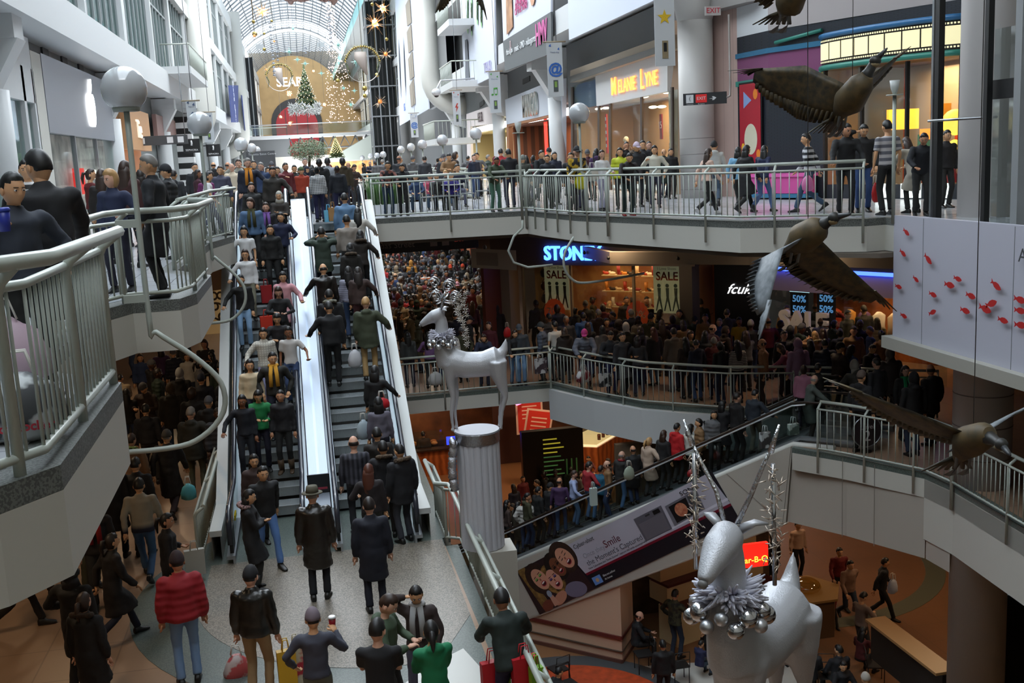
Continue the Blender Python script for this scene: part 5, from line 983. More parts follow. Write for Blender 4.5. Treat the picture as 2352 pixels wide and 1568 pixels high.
# ---------------------------------------------------------------- right big column, glass lift, white fish panel
r = thing('column', (12.05, 17.3, Z1), 'massive pale round column rising through every level behind the fish panel', 'column'); MB().tube([(0, 0, 0), (0, 0, 27)], .52, 40).build('shaft', mat('#a7a3a0', .5), r)
for z in (6.6, 7.2, 7.8, 8.4): MB().tube([(0, 0, z), (0, 0, z + .02)], .524, 40).build('tile_joint', mat('#6a625e'), r)
r = thing('glass_lift', (11.2, 16.4, 0), 'glazed lift shaft with black posts behind the fish panel', 'lift')
for px_, w_, mm, nm in ((2152, .11, BLACK, 'black_post'), (2139, .06, STEEL, 'steel_post'), (2262, .10, BLACK, 'black_post'), (2338, .16, mat('#7f8284', .5), 'grey_post')):
    v = ax(px_, 480, 10.95) if px_ > 2200 else ax(px_, 480, 11.0); v.z = 0; q = MB(); q.box((-w_ / 2, -w_ / 2, 0), (w_ / 2, w_ / 2, 9)); q.build(nm, mm, r).location = v - Vector(r.location)
v0 = ax(2262, 480, 11.0); v1 = ax(2340, 480, 11.0)
MB().quad((-.1, v0.y - 16.4, 0), (-.1, v1.y - 16.4, 0), (-.1, v1.y - 16.4, 3.1), (-.1, v0.y - 16.4, 3.1)).build('pane', glass('#d6dedd', .8, .04), r)
MB().box((-.15, v1.y - 16.4, 2.0), (-.05, v0.y - 16.4, 2.3)).build('crossbar', BLACK, r); MB().tube([(-.2, v0.y - 16.35, 1.72), (-.5, v0.y - 15.2, 1.72)], .025, 6).build('tie_rod', STEEL, r)
MB().box((1.6, -4, 0), (1.7, -.2, 3)).build('back_panel', mat('#8f8a84', .5, pat='tile', c2='#6e6a66', sc=2), r); MB().box((1.5, -2.3, 1.0), (1.6, -1.7, 2.0)).build('poster_frame', BLACK, r); MB().box((.3, -3, 2.35), (.5, -.6, 2.75)).build('fascia', mat('#9fa2a5', .4), r)
MB().box((.3, -4, 3.3), (.6, -.6, 9)).build('upper_panel', mat('#8d8c88', .5), r)
fp = thing('fish_panel', (10.66, 16.2, -1.1), 'large white board printed with a shoal of red fish', 'board')
FP = lambda px_, py_: ax(px_, py_, 10.6)
q = MB(); ya, yb2 = FP(2045, 630).y, 9.5; MB().box((0, yb2 - 16.2, -1.12), (.12, ya - 16.2, 1.16)).build('board', mat('#a9a9b4', .5), fp)
MB().box((-.16, yb2 - 16.2, -1.32), (.35, ya - 16.2 + .12, -1.10)).build('ledge', mat('#97958c', .5), fp); MB().box((.14, yb2 - 16.2, -1.1), (.5, ya - 16.2 + .05, 1.1)).build('ribbed_edge', mat('#6c6f72', .5, pat='puffer', sc=12), fp)
for px_ in (2112, 2320): v = FP(px_, 640); MB().box((-.004, v.y - 16.2 - .005, -1.1), (0, v.y - 16.2 + .005, 1.14)).build('seam', GREY, fp)
fishes = [(2082, 533, 25, 20), (2074, 581, 25, 20), (2132, 595, 33, 25), (2104, 641, 22, 18), (2064, 658, 5, 20), (2076, 725, 8, 20), (2200, 640, 8, 22), (2181, 654, 3, 28), (2143, 676, 8, 22), (2230, 679, 8, 26), (2142, 717, -22, 22), (2217, 713, 5, 26), (2263, 709, 10, 32), (2277, 697, -20, 30), (2288, 655, 25, 28), (2304, 735, 5, 26), (2343, 688, 5, 30), (2343, 713, 0, 28), (2344, 746, -3, 30)]
FR = mat('#a82020', .5)
for px_, py_, rot, sz in fishes:
    v = FP(px_, py_); s = v.length / F_ * sz * .5 * 1.35; u = lambda a, c: (a * s, c * s * .9); prof = [(-1.0, .35), (-.85, .0), (-1.0, -.35), (-.6, -.12), (-.2, -.36), (.3, -.42), (.75, -.25), (1.0, 0), (.75, .22), (.3, .40), (-.2, .36), (-.6, .12)]
    o_ = flat([u(*p) for p in prof], .0, 'fish_print', FR, fp); o_.matrix_local = basis(v - Vector(fp.location) + Vector((-.006, 0, 0)), (0, -1, 0), (0, 0, 1)) @ Matrix.Rotation(R_(-rot), 4, 'Z')
text('A', DKGREY, fp, basis(FP(2350, 588) - Vector(fp.location) + Vector((-.01, 0, 0)), (0, -1, 0), (0, 0, 1)), .3, .002)
MB().box((10.72, 1, -.62), (10.9, 17.5, 0.0)).build('wall_east', CREAM, kind='structure')
# round level two badge on the railing
v = adep(1990, 990, 22.2); r = thing('level_badge', v, 'round smoked badge reading Level 2 on the gallery railing', 'sign'); q = MB(); q.tube([(0, -.02, 0), (0, .02, 0)], .33, 32); q.build('disc', mat('#2b2426', .3), r); q = MB(); q.tube([(.33 * math.cos(t), -.03, .33 * math.sin(t)) for t in np.linspace(0, 2 * math.pi, 33)], .012, 6); q.build('rim', STEEL, r); BM = basis((0, -.04, .1), (1, 0, 0), (0, 0, 1)); text('Level', mat('#a8a0a0'), r, BM, .15, .003); text('2', mat('#b8b0b0'), r, basis((0, -.04, -.1), (1, 0, 0), (0, 0, 1)), .32, .003)
# ---------------------------------------------------------------- middle level shops
SD = Vector((.751, -.66, 0)); SN = Vector((.66, .751, 0)); S0 = Vector((6.78, 33.76, 0))
def SP_(t, d, z): return S0 + SD * t + SN * d + UP * z
def sbox(t0, t1, d0, d1, z0, z1): b = MB(); b.prism([tuple(SP_(t, d, 0)[:2]) for t, d in ((t0, d0), (t1, d0), (t1, d1), (t0, d1))], z0, z1); return b
SHB = mat('#4d423a', .5)
r = thing('storefront', S0 + UP * -5, 'shoe shop front with glowing blue letters and warm lit windows', 'storefront'); so = Vector(r.location)
def sb(name, m_, t0, t1, d0, d1, z0, z1): o_ = sbox(t0, t1, d0, d1, z0, z1).build(name, m_, r); o_.location = -so; return o_
sb('fascia', SHB, -1.0, 6.0, -.3, .1, -1.98, -.62); sb('side_pier', mat('#8a8278', .4), -.85, -.35, -.3, .3, -5, -1.9); sb('side_pier', mat('#4a433c', .5), 5.5, 5.9, -.3, .3, -5, -1.9)
for t in (.0, 1.75, 3.9, 5.45): sb('frame', mat('#8a7a62', .4), t - .035, t + .035, -.05, .05, -5, -1.98)
sb('glass_front', CLEAR, 0, 5.45, 0, .02, -5, -1.98)
text('STONEY', mat('#3a6cff', .4, emit=5), r, basis(SP_(2.0, -.34, -1.62) - so, SD, UP), .62, .05, sx=.85, bold=.01)
sbox(-.8, 5.6, 3.0, 3.2, -5, -1.9).build('wall_shop', mat('#8a4a28', .6, pat='mottle', c2='#b98a55', sc=1.5), kind='structure'); sbox(-.8, 5.6, 0, 3.2, -1.95, -1.88).build('ceiling', mat('#b08a60'), kind='structure'); sbox(.05, 1.3, .7, .75, -5, -2).build('wall_shop', mat('#c2935c', .6), kind='structure')
lamp_area(tuple(SP_(3.0, 1.6, -2.0)), 2.8, 50, (1, .62, .32), sizey=1.5, rot=(0, 0, -.72))
for t, lab in ((1.05, 'SALE poster with striding grey figures by the first shoe window'), (4.85, 'SALE poster with striding grey figures by the last shoe window')):
    ps_ = thing('sale_poster', SP_(t, .35, -2.75), lab, 'poster'); PM2 = basis((0, 0, 0), SD, UP)
    def pf(pts, z, nm, mm): o_ = flat(pts, z, nm, mm, ps_); o_.matrix_local = PM2; return o_
    pf([(-.45, -.75), (.45, -.75), (.45, .72), (-.45, .72)], 0, 'sheet', mat('#cfc39a', .5, emit=.12)); text('SALE', mat('#b03a1c'), ps_, PM2 @ Matrix.Translation((0, .38, .01)), .36, .002, bold=.008, sx=.95); text('I Love Shoes', mat('#5a5648'), ps_, PM2 @ Matrix.Translation((0, .62, .01)), .12, .001)
    for k in (-.27, 0, .27):
        GM = mat('#5c6660'); pf(ell(k, .10, .06, .06), .008, 'figure_print', GM); pf([(k - .05, .03), (k + .06, .03), (k + .05, -.28), (k - .03, -.28)], .008, 'figure_print', GM); pf([(k - .03, -.26), (k + .03, -.26), (k - .08, -.68), (k - .12, -.68)], .008, 'figure_print', GM); pf([(k - .02, -.26), (k + .05, -.26), (k + .12, -.68), (k + .08, -.68)], .008, 'figure_print', GM)
for t, lab in ((1.0, 'orange seventy percent starburst poster below the first SALE poster'), (3.9, 'orange seventy percent starburst poster in the middle of the shoe window')):
    ps_ = thing('discount_poster', SP_(t, .2, -3.55), lab, 'poster'); PM2 = basis((0, 0, 0), SD, UP); k_ = flat([(.37 * (1 + .05 * (i % 2)) * math.cos(i * math.pi / 16), .42 * (1 + .05 * (i % 2)) * math.sin(i * math.pi / 16)) for i in range(32)], 0, 'starburst', mat('#b8401c', .5, emit=.15), ps_); k_.matrix_local = PM2; text('70%', mat('#d8c4a8'), ps_, PM2 @ Matrix.Translation((0, 0, .01)), .34, .002)
for k in range(5): # hanging bags
    v = SP_(.45, .6, -2.35 - .42 * k); b = MB(); b.ball((0, 0, 0), (.13, .08, .15), 10, 8); b.tube([(-.08, 0, .1), (0, 0, .24), (.08, 0, .1)], .015, 5); q = b.build('handbag', mat(('#1a1210', '#4a1a12', '#1c1814', '#141414', '#3a1612')[k], .5), label='%s handbag hanging in the shoe window, %s' % (('black', 'dark red', 'brown black', 'charcoal', 'deep maroon')[k], ('topmost of five', 'second from the top', 'middle one', 'fourth from the top', 'lowest of five')[k]), cat='handbag'); q.location = v
for lv in range(5):   # shelves with shoes
    z = -4.6 + lv * .52
    for t0, t1, d in ((2.0, 3.3, 1.7), (3.45, 4.3, 1.6)):
        if lv: 
            q = sbox(t0, t1, d, d + .3, z - .03, z); q.build('shelf', mat('#c8b08a', .5), label='lit shoe shelf in the blue lettered shop, %s level %s' % (('lowest', 'second', 'third', 'highest')[lv - 1], 'near the doorway' if t0 < 3 else 'near the last window'), cat='shelf')
            for k in range(6):
                t = t0 + .12 + k * (t1 - t0 - .2) / 5; b = MB()
                if (k + lv) % 3 == 0: b.tube([(0, 0, .0), (0, 0, .3)], [.05, .065], 8); b.ball((.07, 0, .04), (.11, .045, .045), 8, 6)
                else: b.ball((.0, 0, .05), (.13, .05, .05), 8, 6); b.tube([(-.09, 0, .05), (-.1, 0, .12)], .04, 6)
                q = b.build('shoe', mat(('#a83018', '#d8b890', '#2a1a14', '#c87a28', '#8a1818', '#e0d0b8')[(k * 5 + lv * 3) % 6], .5), label='shoe or boot displayed on the lit shoe shop shelves', cat='shoe', group='shoes on the lit shop shelves'); q.location = SP_(t, d + .12, z); q.rotation_euler = (0, 0, -.7)
# column and black shop
c1_ = ay(1603, 760, 32.2); r = thing('column', (c1_.x, 32.2, -5), 'brown lit round column between the shoe shop and the black shop', 'column'); MB().tube([(0, 0, 0), (0, 0, 4.3)], .50, 32).build('shaft', mat('#8f7268', .5), r); MB().tube([(0, 0, 1.2), (0, 0, 1.22)], .505, 32).build('tile_joint', DKGREY, r)
K0 = az(1640, 606, -2.0); K1 = az(1752, 606, -2.0); K2 = az(2060, 622, -2.0); K2 = K1 + (K2 - K1) * 1.3
def vbox(A, B, d0, d1, z0, z1): 
    d = (B - A).normalized(); nn = Vector((-d.y, d.x, 0)); b = MB(); P_ = [A + nn * d0, B + nn * d0, B + nn * d1, A + nn * d1]; b.prism([(p.x, p.y) for p in P_], z0, z1); return b
r = thing('storefront', (K0.x, K0.y, -5), 'black shop front with small white script lettering', 'storefront'); o_ = vbox(K0, K1, 0, .3, -5, -1.9).build('black_panel', mat('#08080a', .35), r); o_.location = -Vector(r.location)
kd = (K1 - K0).normalized(); text('fcuk', mat('#e8e8ea', .4, emit=1.2), r, basis(K0.lerp(K1, .5) + Vector((0, 0, -.75)) + Vector((kd.y, -kd.x, 0)) * .06 - Vector(r.location), kd, UP), .42, .02, shear=.45)
r = thing('storefront', (K1.x, K1.y, -5), 'clothes shop with a glowing blue cornice and orange interior', 'storefront'); ro = Vector(r.location)
def kb(nm, mm, d0, d1, z0, z1): o_ = vbox(K1, K2, d0, d1, z0, z1).build(nm, mm, r); o_.location = -ro; return o_
kb('cornice_lamp', mat('#3a5aff', .4, emit=3.5), -.05, .05, -2.16, -2.07); kb('fascia', mat('#8f8398', .5), .05, .2, -2.75, -2.16); kb('header', mat('#0e0e12'), 0, .2, -2.05, -1.6); kb('glass_front', CLEAR, .3, .32, -5, -2.75)
vbox(K1, K2, 2.6, 2.8, -5, -1.9).build('wall_shop', mat('#c0703a', .6, pat='mottle', c2='#5a2a18', sc=1.6), kind='structure'); kc = K1.lerp(K2, .5); kd2 = (K2 - K1).normalized(); kn = Vector((-kd2.y, kd2.x, 0)); vbox(K1, K2, .3, 2.8, -2.7, -2.6).build('ceiling', mat('#6a4a38'), kind='structure')
lamp_area(tuple(kc + kn * 1.4 + UP * -.75 + kd2 * .5), 2.2, 30, (1, .6, .3), sizey=1.5, rot=(0, 0, math.atan2(kd2.y, kd2.x)))
for i, (px_, py_) in enumerate(((1836, 706), (1898, 706))):
    v = apl(px_, py_ - 2, K1 + kn * .1, kn); s = v.y / F_; b = thing('light_box', v, 'black display with blue fifty percent figures, ' + ('the one nearer the black shop' if i == 0 else 'the one nearer the fish panel'), 'display'); M_ = basis((0, 0, 0), kd2, UP)
    q = flat([(-.30, -.45), (.30, -.45), (.30, .42), (-.30, .42)], 0, 'panel', mat('#0c1014', .4), b); q.matrix_local = M_; q = flat([(-.32, .42), (.34, .42), (.34, .46), (-.32, .46)], .01, 'lit_edge', mat('#a8d8e0', .4, emit=1.2), b); q.matrix_local = M_
    for z in (.22, -.08): text('50%', mat('#4f86b8', .4, emit=.5), b, M_ @ Matrix.Translation((0, z, .012)), .27, .003, bold=.006)
v = apl(1845, 740, K1 - kn * .3, kn); b = thing('floor_letters', v, 'large white standing SALE letters in the doorway crowd', 'sign'); text('SALE', mat('#b9aa9a', .5, emit=.1), b, basis((0, 0, 0), kd2, UP), .75, .06, bold=.03)
for px_, py_, s_ in ((1950, 647, 'sales'), (2010, 645, '')): v = apl(px_, py_, K1 + kn * .5, kn); b = thing('hanging_sign', v, 'red hanging sign lettered sales in the clothes shop' if s_ else 'small red hanging sign beside the fish panel edge', 'sign'); q = flat([(-.32, -.13), (.32, -.13), (.32, .13), (-.32, .13)], 0, 'panel', mat('#c22018', .5, emit=.6), b); q.matrix_local = basis((0, 0, 0), kd2, UP); (text(s_, WHITE, b, basis((0, 0, 0), kd2, UP) @ Matrix.Translation((0, .02, .01)), .2, .003) if s_ else None)
for k in range(9):   # garments on rails
    v = K1.lerp(K2, .18 + .085 * k) + kn * 1.5 + UP * -1.6; b = MB(); b.loft([[(.16 * q_ * math.cos(t), .07 * math.sin(t), z) for t in np.linspace(0, 2 * math.pi, 11)[:-1]] for q_, z in ((1.5, -.5), (1.2, -.2), (1.3, .1), (.4, .2))]); q = b.build('garment', mat(('#d8c0a8', '#c84a2a', '#d89a4a', '#6a4a7a', '#e8e0d8')[k % 5], .6), label='pale or bright garment hanging in the blue cornice shop', cat='clothing', group='garments on the rail of the blue cornice shop'); q.location = v
# curved bulkhead under the crossing and dark recess
bd = [az(px_, py_, -1.55) for px_, py_ in ((1215, 545), (1300, 568), (1345, 580), (1400, 592), (1560, 593), (1720, 594), (1900, 597), (2060, 602))]
m = MB(); m.loft([[p - UP * .17, p + Vector((.15, .15, -.17)), p + Vector((.15, .15, .17)), p + UP * .17] for p in bd], 0, False); m.build('wall_bulkhead', mat('#8f8478', .6), kind='structure')
for i in (1, 2, 3, 4, 6):
    q = MB().ball((0, 0, 0), (.05, .05, .05), 10, 6); q.tube([(0, 0, .02), (0, .05, .06)], .02, 6); o_ = q.build('spotlight', BLACK, label='small black spotlight on the curved bulkhead', cat='spotlight', group='spotlights along the curved bulkhead'); o_.location = bd[i] + Vector((-.05, -.05, 0))
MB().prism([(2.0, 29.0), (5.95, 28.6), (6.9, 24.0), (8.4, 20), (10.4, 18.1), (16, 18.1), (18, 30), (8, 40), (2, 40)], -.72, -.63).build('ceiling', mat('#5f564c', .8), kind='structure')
# direction sign beam : Dundas Street
r = thing('direction_sign', (3.5, 33, -1.1), 'long black overhead sign reading Dundas Street', 'sign'); MB().box((-1.9, -.06, -.2), (1.75, .06, .28)).build('panel', mat('#17120f', .5), r); text('Dundas Street', mat('#8c8178'), r, basis((-1.0, -.07, .04), (1, 0, 0), (0, 0, 1)), .26, .003)
for k in (.35, .72): MB().box((k - .11, -.07, -.06), (k + .11, -.06, .16)).build('pictogram', mat('#8c8178'), r)
text('EXIT', mat('#8a3028', .5, emit=.3), r, basis((1.15, -.07, .08), (1, 0, 0), (0, 0, 1)), .15, .003)
# hallway shops behind
r = thing('storefront', (7.0, 66, -5), 'warm lit pink and cream shop windows at the end of the lower hallway', 'storefront'); MB().box((-2.4, 0, 0), (3.4, .1, 3.6)).build('window_wall', mat('#d79a78', .5, emit=.25, pat='vstripe', c2='#8a4a3a', sc=.45), r)
for x in (-2.4, -.9, .6, 2.1, 3.4): MB().box((x - .06, -.1, 0), (x + .06, 0, 3.6)).build('frame', mat('#6a4434'), r)
MB().box((-8, 94, -5), (18, 94.2, -.62)).build('wall_north', mat('#4a3a30', .7), kind='structure')
q0 = az(1085, 556, -1.1); r = thing('shop_sign', (q0.x, q0.y, -1.6), 'slanted white framed shop sign at the hallway corner', 'sign'); sd_ = Vector((.55, -.83, 0))
q = flat([(-.1, -.3), (1.9, -.3), (1.9, .3), (-.1, .3)], 0, 'frame', mat('#b5b2ac'), r); q.matrix_local = basis((0, 0, 0), sd_, UP); q = flat([(.15, -.2), (1.1, -.2), (1.1, .2), (.15, .2)], .01, 'panel', mat('#8d8a88'), r); q.matrix_local = basis((0, 0, 0), sd_, UP)
wallseg('wall_shop', (q0.x + .3, q0.y, 0), (S0.x - .6, S0.y + .4, 0), -5, -1.9, .1, mat('#5a2a1a', .6), kind='structure')
v = az(1118, 640, -3.2); r = thing('shop_logo', v, 'round red and white shop logo in the hallway window', 'sign'); q = flat(ell(0, 0, .34, .40), 0, 'disc', mat('#a03428', .5, emit=.3), r); q.matrix_local = basis((0, 0, 0), sd_, UP); q = flat([(-.3, -.35), (.45, -.35), (.45, .05), (-.3, .05)], .02, 'card', mat('#d8cfc0'), r); q.matrix_local = basis((0, 0, 0), sd_, UP)
# shaded shops beneath the near gallery on the west side
r = thing('storefront', (-7.9, 30, -5), 'dim clothes shop under the gallery on the shaded side', 'storefront'); MB().box((0, -14, 0), (.1, 26, 4.2)).build('window_wall', mat('#6a4a2c', .6, pat='mottle', c2='#2a1a12', sc=.9), r)
for k in range(7): MB().box((.1, -12 + 5.5 * k, 0), (.3, -11.7 + 5.5 * k, 4.2)).build('pier', mat('#3a2c22'), r)
v = ay(498, 690, 44); MB().box((-4.6, 44, -5), (-1.6, 44.2, -.7)).build('wall_shop', mat('#c9a873', .6, emit=.12), kind='structure')
r = thing('wall_numbers', (v.x, 43.9, v.z), 'vertical black numerals on the tan shop wall', 'sign'); text('7869', mat('#3a2c20'), r, basis((0, -.05, 0), (0, 0, -1), (1, 0, 0)), .85, .01)
r = thing('hanging_cornice', (-4.6, 34, -1.6), 'curved brass coloured bulkhead under the gallery', 'bulkhead'); q = MB(); q.loft([[(-2.5 + 5 * t, -1.5 * math.sin(math.pi * t), -.5), (-2.5 + 5 * t, -1.5 * math.sin(math.pi * t), .6), (-2.5 + 5 * t, 1.5, .6), (-2.5 + 5 * t, 1.5, -.5)] for t in np.linspace(0, 1, 13)], 0, False); q.build('body', mat('#a08452', .35, .3), r)
lamp_area((-4.3, 33.0, -2.3), 1.4, 20, (1, .8, .5), sizey=1)
for k in range(3): q = MB().tube([(0, 0, 0), (0, 0, .5)], .03, 6).build('pendant_lamp', mat('#ffcf8a', .4, emit=6), label='thin glowing pendant lamp under the gallery', cat='lamp', group='thin pendant lamps under the gallery'); q.location = (-2.6 + k * .18, 41.5, -2.6)
for k in range(4): b = MB(); b.loft([[(.2 * q_ * math.cos(t), .08 * math.sin(t), z) for t in np.linspace(0, 2 * math.pi, 11)[:-1]] for q_, z in ((1.4, -.5), (1.2, -.1), (.5, .1))]); q = b.build('garment', mat('#b8975c', .7), label='tan shirt hanging in the dim shop under the gallery', cat='clothing', group='tan shirts in the dim shop'); q.location = (-5.6 + k * .55, 33.5, -2.75)
# ---------------------------------------------------------------- food court level
WOOD = mat('#a0582c', .35, pat='wood', c2='#74391a', sc=1.2)
r = thing('food_counter', (4.2, 42.2, Z1), 'long wooden bakery counter with trays under lit menu boxes', 'counter'); MB().box((-2.6, -.9, 0), (1.2, .3, 1.05)).build('cabinet', WOOD, r); MB().box((-2.7, -1.0, 1.05), (1.3, .4, 1.12)).build('worktop', mat('#2a1a12', .3), r); MB().box((-2.5, -.6, 1.12), (.6, .2, 1.6)).build('glass_case', CLEAR, r)
for k in range(14): q = MB().ball((0, 0, 0), (.14, .10, .08), 8, 6).build('bread_loaf', mat(('#c8864a', '#a8602c', '#d8a060')[k % 3], .6), label='brown bread loaf heaped in the bakery counter case', cat='bread', group='bread loaves in the bakery case'); q.location = (1.9 + (k % 7) * .42, 41.9 + (k // 7) * .3, Z1 + 1.2)
for k in range(3): v = az(940 + 48 * k, 943, -8.0); q = MB().box((-.42, -.04, -.32), (.42, .04, .32)).build('menu_box', mat('#fff3c8', .4, emit=2.6), label=('nearly hidden', 'middle', 'brightest last')[k] + ' glowing white menu box above the bakery counter', cat='menu board'); q.location = (2.3 + .9 * k, 43.6, Z1 + 3.0)
q = MB().box((-.2, -.03, -.16), (.2, .03, .16)).build('till_screen', mat('#2a3cff', .4, emit=1.6), label='small bright blue till screen on the bakery counter', cat='screen'); q.location = (5.05, 41.3, Z1 + 1.4)
q = MB().box((-.5, -.03, -.08), (.5, .03, .08)).build('neon_sign', mat('#ff9a8a', .4, emit=2.5), label='pink and yellow neon strip over the dark food stall', cat='sign'); q.location = (7.1, 44, Z1 + 3.2)
MB().box((2, 44.6, Z1), (13, 44.8, -5.5)).build('wall_north', mat('#8a5432', .6, pat='mottle', c2='#4a2a1a', sc=1), kind='structure')
for k, (x, y, z, rot, s, lab) in enumerate(((8.15, 40.6, Z1 + 2.3, 0, 1.0, 'tall red framed poster on the dark food stall'), (8.05, 38.6, Z1 + 2.3, .2, .95, 'tilted red poster board in front of the dark food stall'))):
    b = thing('menu_poster', (x, y, z), lab, 'poster'); M_ = Matrix.Rotation(R_(90), 4, 'X') @ Matrix.Rotation(-rot, 4, 'Z') 
    q = flat([(-.55 * s, -.75 * s), (.55 * s, -.75 * s), (.55 * s, .75 * s), (-.55 * s, .75 * s)], 0, 'frame', mat('#c8a89a'), b); q.matrix_local = M_; q = flat([(-.47 * s, -.67 * s), (.47 * s, -.67 * s), (.47 * s, .67 * s), (-.47 * s, .67 * s)], .01, 'sheet', mat('#a82418', .5, emit=.15), b); q.matrix_local = M_
    for j in range(4): q = flat([(-.3, .35 - .16 * j), (.3, .35 - .16 * j), (.3, .40 - .16 * j), (-.3, .40 - .16 * j)], .015, 'print_line', mat('#d8b0a0'), b); q.matrix_local = M_
    if k: MB().tube([(0, .05, -2.3), (0, .05, -.6)], .03, 6).build('stand', BLACK, b)
MB().box((6.9, 42, Z1), (9.3, 42.2, -5.5)).build('wall_shop', mat('#3a1a12', .6), kind='structure')
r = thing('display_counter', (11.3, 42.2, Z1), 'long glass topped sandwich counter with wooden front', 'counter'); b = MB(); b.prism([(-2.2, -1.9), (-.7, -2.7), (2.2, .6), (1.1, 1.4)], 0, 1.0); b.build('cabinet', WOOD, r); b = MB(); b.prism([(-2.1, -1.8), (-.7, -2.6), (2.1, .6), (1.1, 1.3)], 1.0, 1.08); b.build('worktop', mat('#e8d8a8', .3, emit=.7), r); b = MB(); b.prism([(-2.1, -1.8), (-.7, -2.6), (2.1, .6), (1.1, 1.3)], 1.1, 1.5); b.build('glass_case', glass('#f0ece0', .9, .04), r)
for k in range(7): q = MB().tube([(0, 0, 0), (0, 0, .22)], .07, 8).build('food_jar', mat('#5a2418', .4), label='small dark jar lined up on the sandwich counter', cat='jar', group='jars along the sandwich counter'); q.location = (10.9 + .26 * k, 40.3 + .3 * k, Z1 + 1.1)
v = az(1225, 1110, -9.2); r = thing('directory_board', (7.9, 35.6, Z1), 'tall black directory board with small yellow and green lines', 'board'); MB().box((-1.1, -.15, .2), (1.1, .15, 3.0)).build('board', mat('#07090a', .3), r)
for k in range(10): MB().box((-.35 + .0, -.17, 2.65 - .16 * k), (.15 + .12 * (k % 3), -.15, 2.69 - .16 * k)).build('print_line', mat('#b8b43a' if k < 4 else '#3f6a3a', .5, emit=.3), r)
for k in range(3): MB().box((.45 + .18 * k, -.17, .8), (.5 + .18 * k, -.15, 1.9)).build('print_line', mat('#33592f', .5, emit=.15), r)
q = MB().tube([(-.25, 0, .05), (-.1, 0, -.12), (.15, 0, -.05), (.3, 0, .2)], .05, 8).build('neon_sign', mat('#ff8ad0', .4, emit=2), label='curved pink neon swirl above the red posters', cat='sign'); q.location = ay(1193, 921, 40)
# lower right kiosk with cream shelves
r = thing('service_counter', (8.75, 24.75, Z1), 'cream tiered service counter behind the man in camouflage', 'counter'); kd3 = Vector((.93, .36, 0)); kn3 = Vector((-.36, .93, 0))
for z0, z1, d0, mm in ((0, .95, .0, '#c9b48a'), (.95, 1.02, -.05, '#4a1a18'), (1.02, 1.5, .35, '#c9b48a'), (1.5, 1.57, .3, '#4a1a18'), (1.57, 2.0, .6, '#c4ad84')): q = MB(); q.obox(kn3 * d0 + UP * (z0 + z1) / 2 + kd3 * 1.2, kd3 * 1.7, kn3 * .35, UP * (z1 - z0) / 2); q.build('tier', mat(mm, .5), r)
MB().box((7.6, 26.4, Z1), (11.9, 26.6, -6.2)).build('wall_shop', mat('#3c3026', .6, pat='mottle', c2='#7a6248', sc=1.5), kind='structure')
v = adep(1720, 1275, 24.5); r = thing('stall_sign', v, 'glowing red food stall sign with yellow letters behind the reindeer head', 'sign'); MB().box((-.45, -.05, -.28), (.45, .05, .28)).build('panel', mat('#c81a10', .5, emit=1.6), r); text('Bar-B-Q', mat('#ffd23a', .4, emit=2), r, basis((0.1, -.06, -.1), (1, 0, 0), (0, 0, 1)), .2, .003)
r = thing('hexagon_table', (12.0, 24.4, Z1), 'brown hexagonal kiosk counter with a lit glass top', 'kiosk'); q = MB(); q.prism(arc((0, 0), .85, 0, 300, 5), 0, 1.0); q.build('body', mat('#5a4028', .5), r); q = MB(); q.prism(arc((0, 0), .95, 0, 300, 5), 1.0, 1.06); q.build('top', mat('#9a7848', .3), r); MB().ball((0, 0, 1.15), (.4, .4, .2), 12, 8).build('glass_dome', glass('#f0e0b0', .8), r)
r = thing('bar_table', (12.0, 19.3, Z1), 'long wooden topped standing table by the big column', 'table'); q = MB(); a_, b_ = az(2015, 1440, -9.3), az(2165, 1555, -9.3); a_, b_ = az(2010, 1420, -9.3), az(2175, 1545, -9.3); o_ = Vector((12.0, 19.3, Z1)); q.beam(a_ - o_, b_ - o_, .5, .06); q.build('top', mat('#9a7448', .4), r); q = MB(); q.beam(a_ - o_ - UP * .5, b_ - o_ - UP * .5, .2, .9); q.build('panel', mat('#1c1612', .5), r)
def cafe_chair(loc, rz, lab, grp=None, c='#151312'):
    key = 'chairm'; 
    if key not in CACHE:
        s_ = MB().box((-.2, -.2, .43), (.2, .2, .46)); bk = MB(); bk.tube([(-.19, -.2, .45), (-.18, -.24, .85), (.18, -.24, .85), (.19, -.2, .45)], .013, 6); bk.tube([(-.18, -.23, .65), (.18, -.23, .65)], .012, 6); lg = MB().tube([(0, 0, .44), (0, 0, 0)], .012, 6); CACHE[key] = (s_.mesh('seat', [None]), bk.mesh('backrest', [None]), lg.mesh('leg', [None]))
    r = empty('cafe_chair', loc, rz, label=lab, cat='chair', group=grp); S_, B_3, L_ = CACHE[key]; mm = mat(c, .5); obj('seat', S_, r, [mm]); obj('backrest', B_3, r, [mm])
    for x in (-.18, .18):
        for y in (-.18, .18): obj('leg', L_, r, [mm], loc=(x, y, 0))
    return r
def cafe_table(loc, lab, c='#b8a78c'):
    r = empty('cafe_table', loc, label=lab, cat='table'); MB().box((-.35, -.35, .72), (.35, .35, .75)).build('top', mat(c, .4), r); MB().tube([(0, 0, .02), (0, 0, .72)], .03, 8).build('column', BLACK, r); MB().tube([(0, 0, 0), (0, 0, .03)], .22, 16).build('base', BLACK, r); return r
TT = [((4.6, 21.5), 'small cafe table beside the woman under the plaza railing'), ((9.0, 20.2), 'small cafe table beside the standing reindeer'), ((9.6, 17.7), 'cream cafe table with a red and white tray liner'), ((10.6, 16.7), 'dark occupied cafe table nearest the big column')]
for i, ((x, y), lab) in enumerate(TT): cafe_table((x, y, Z1), lab)
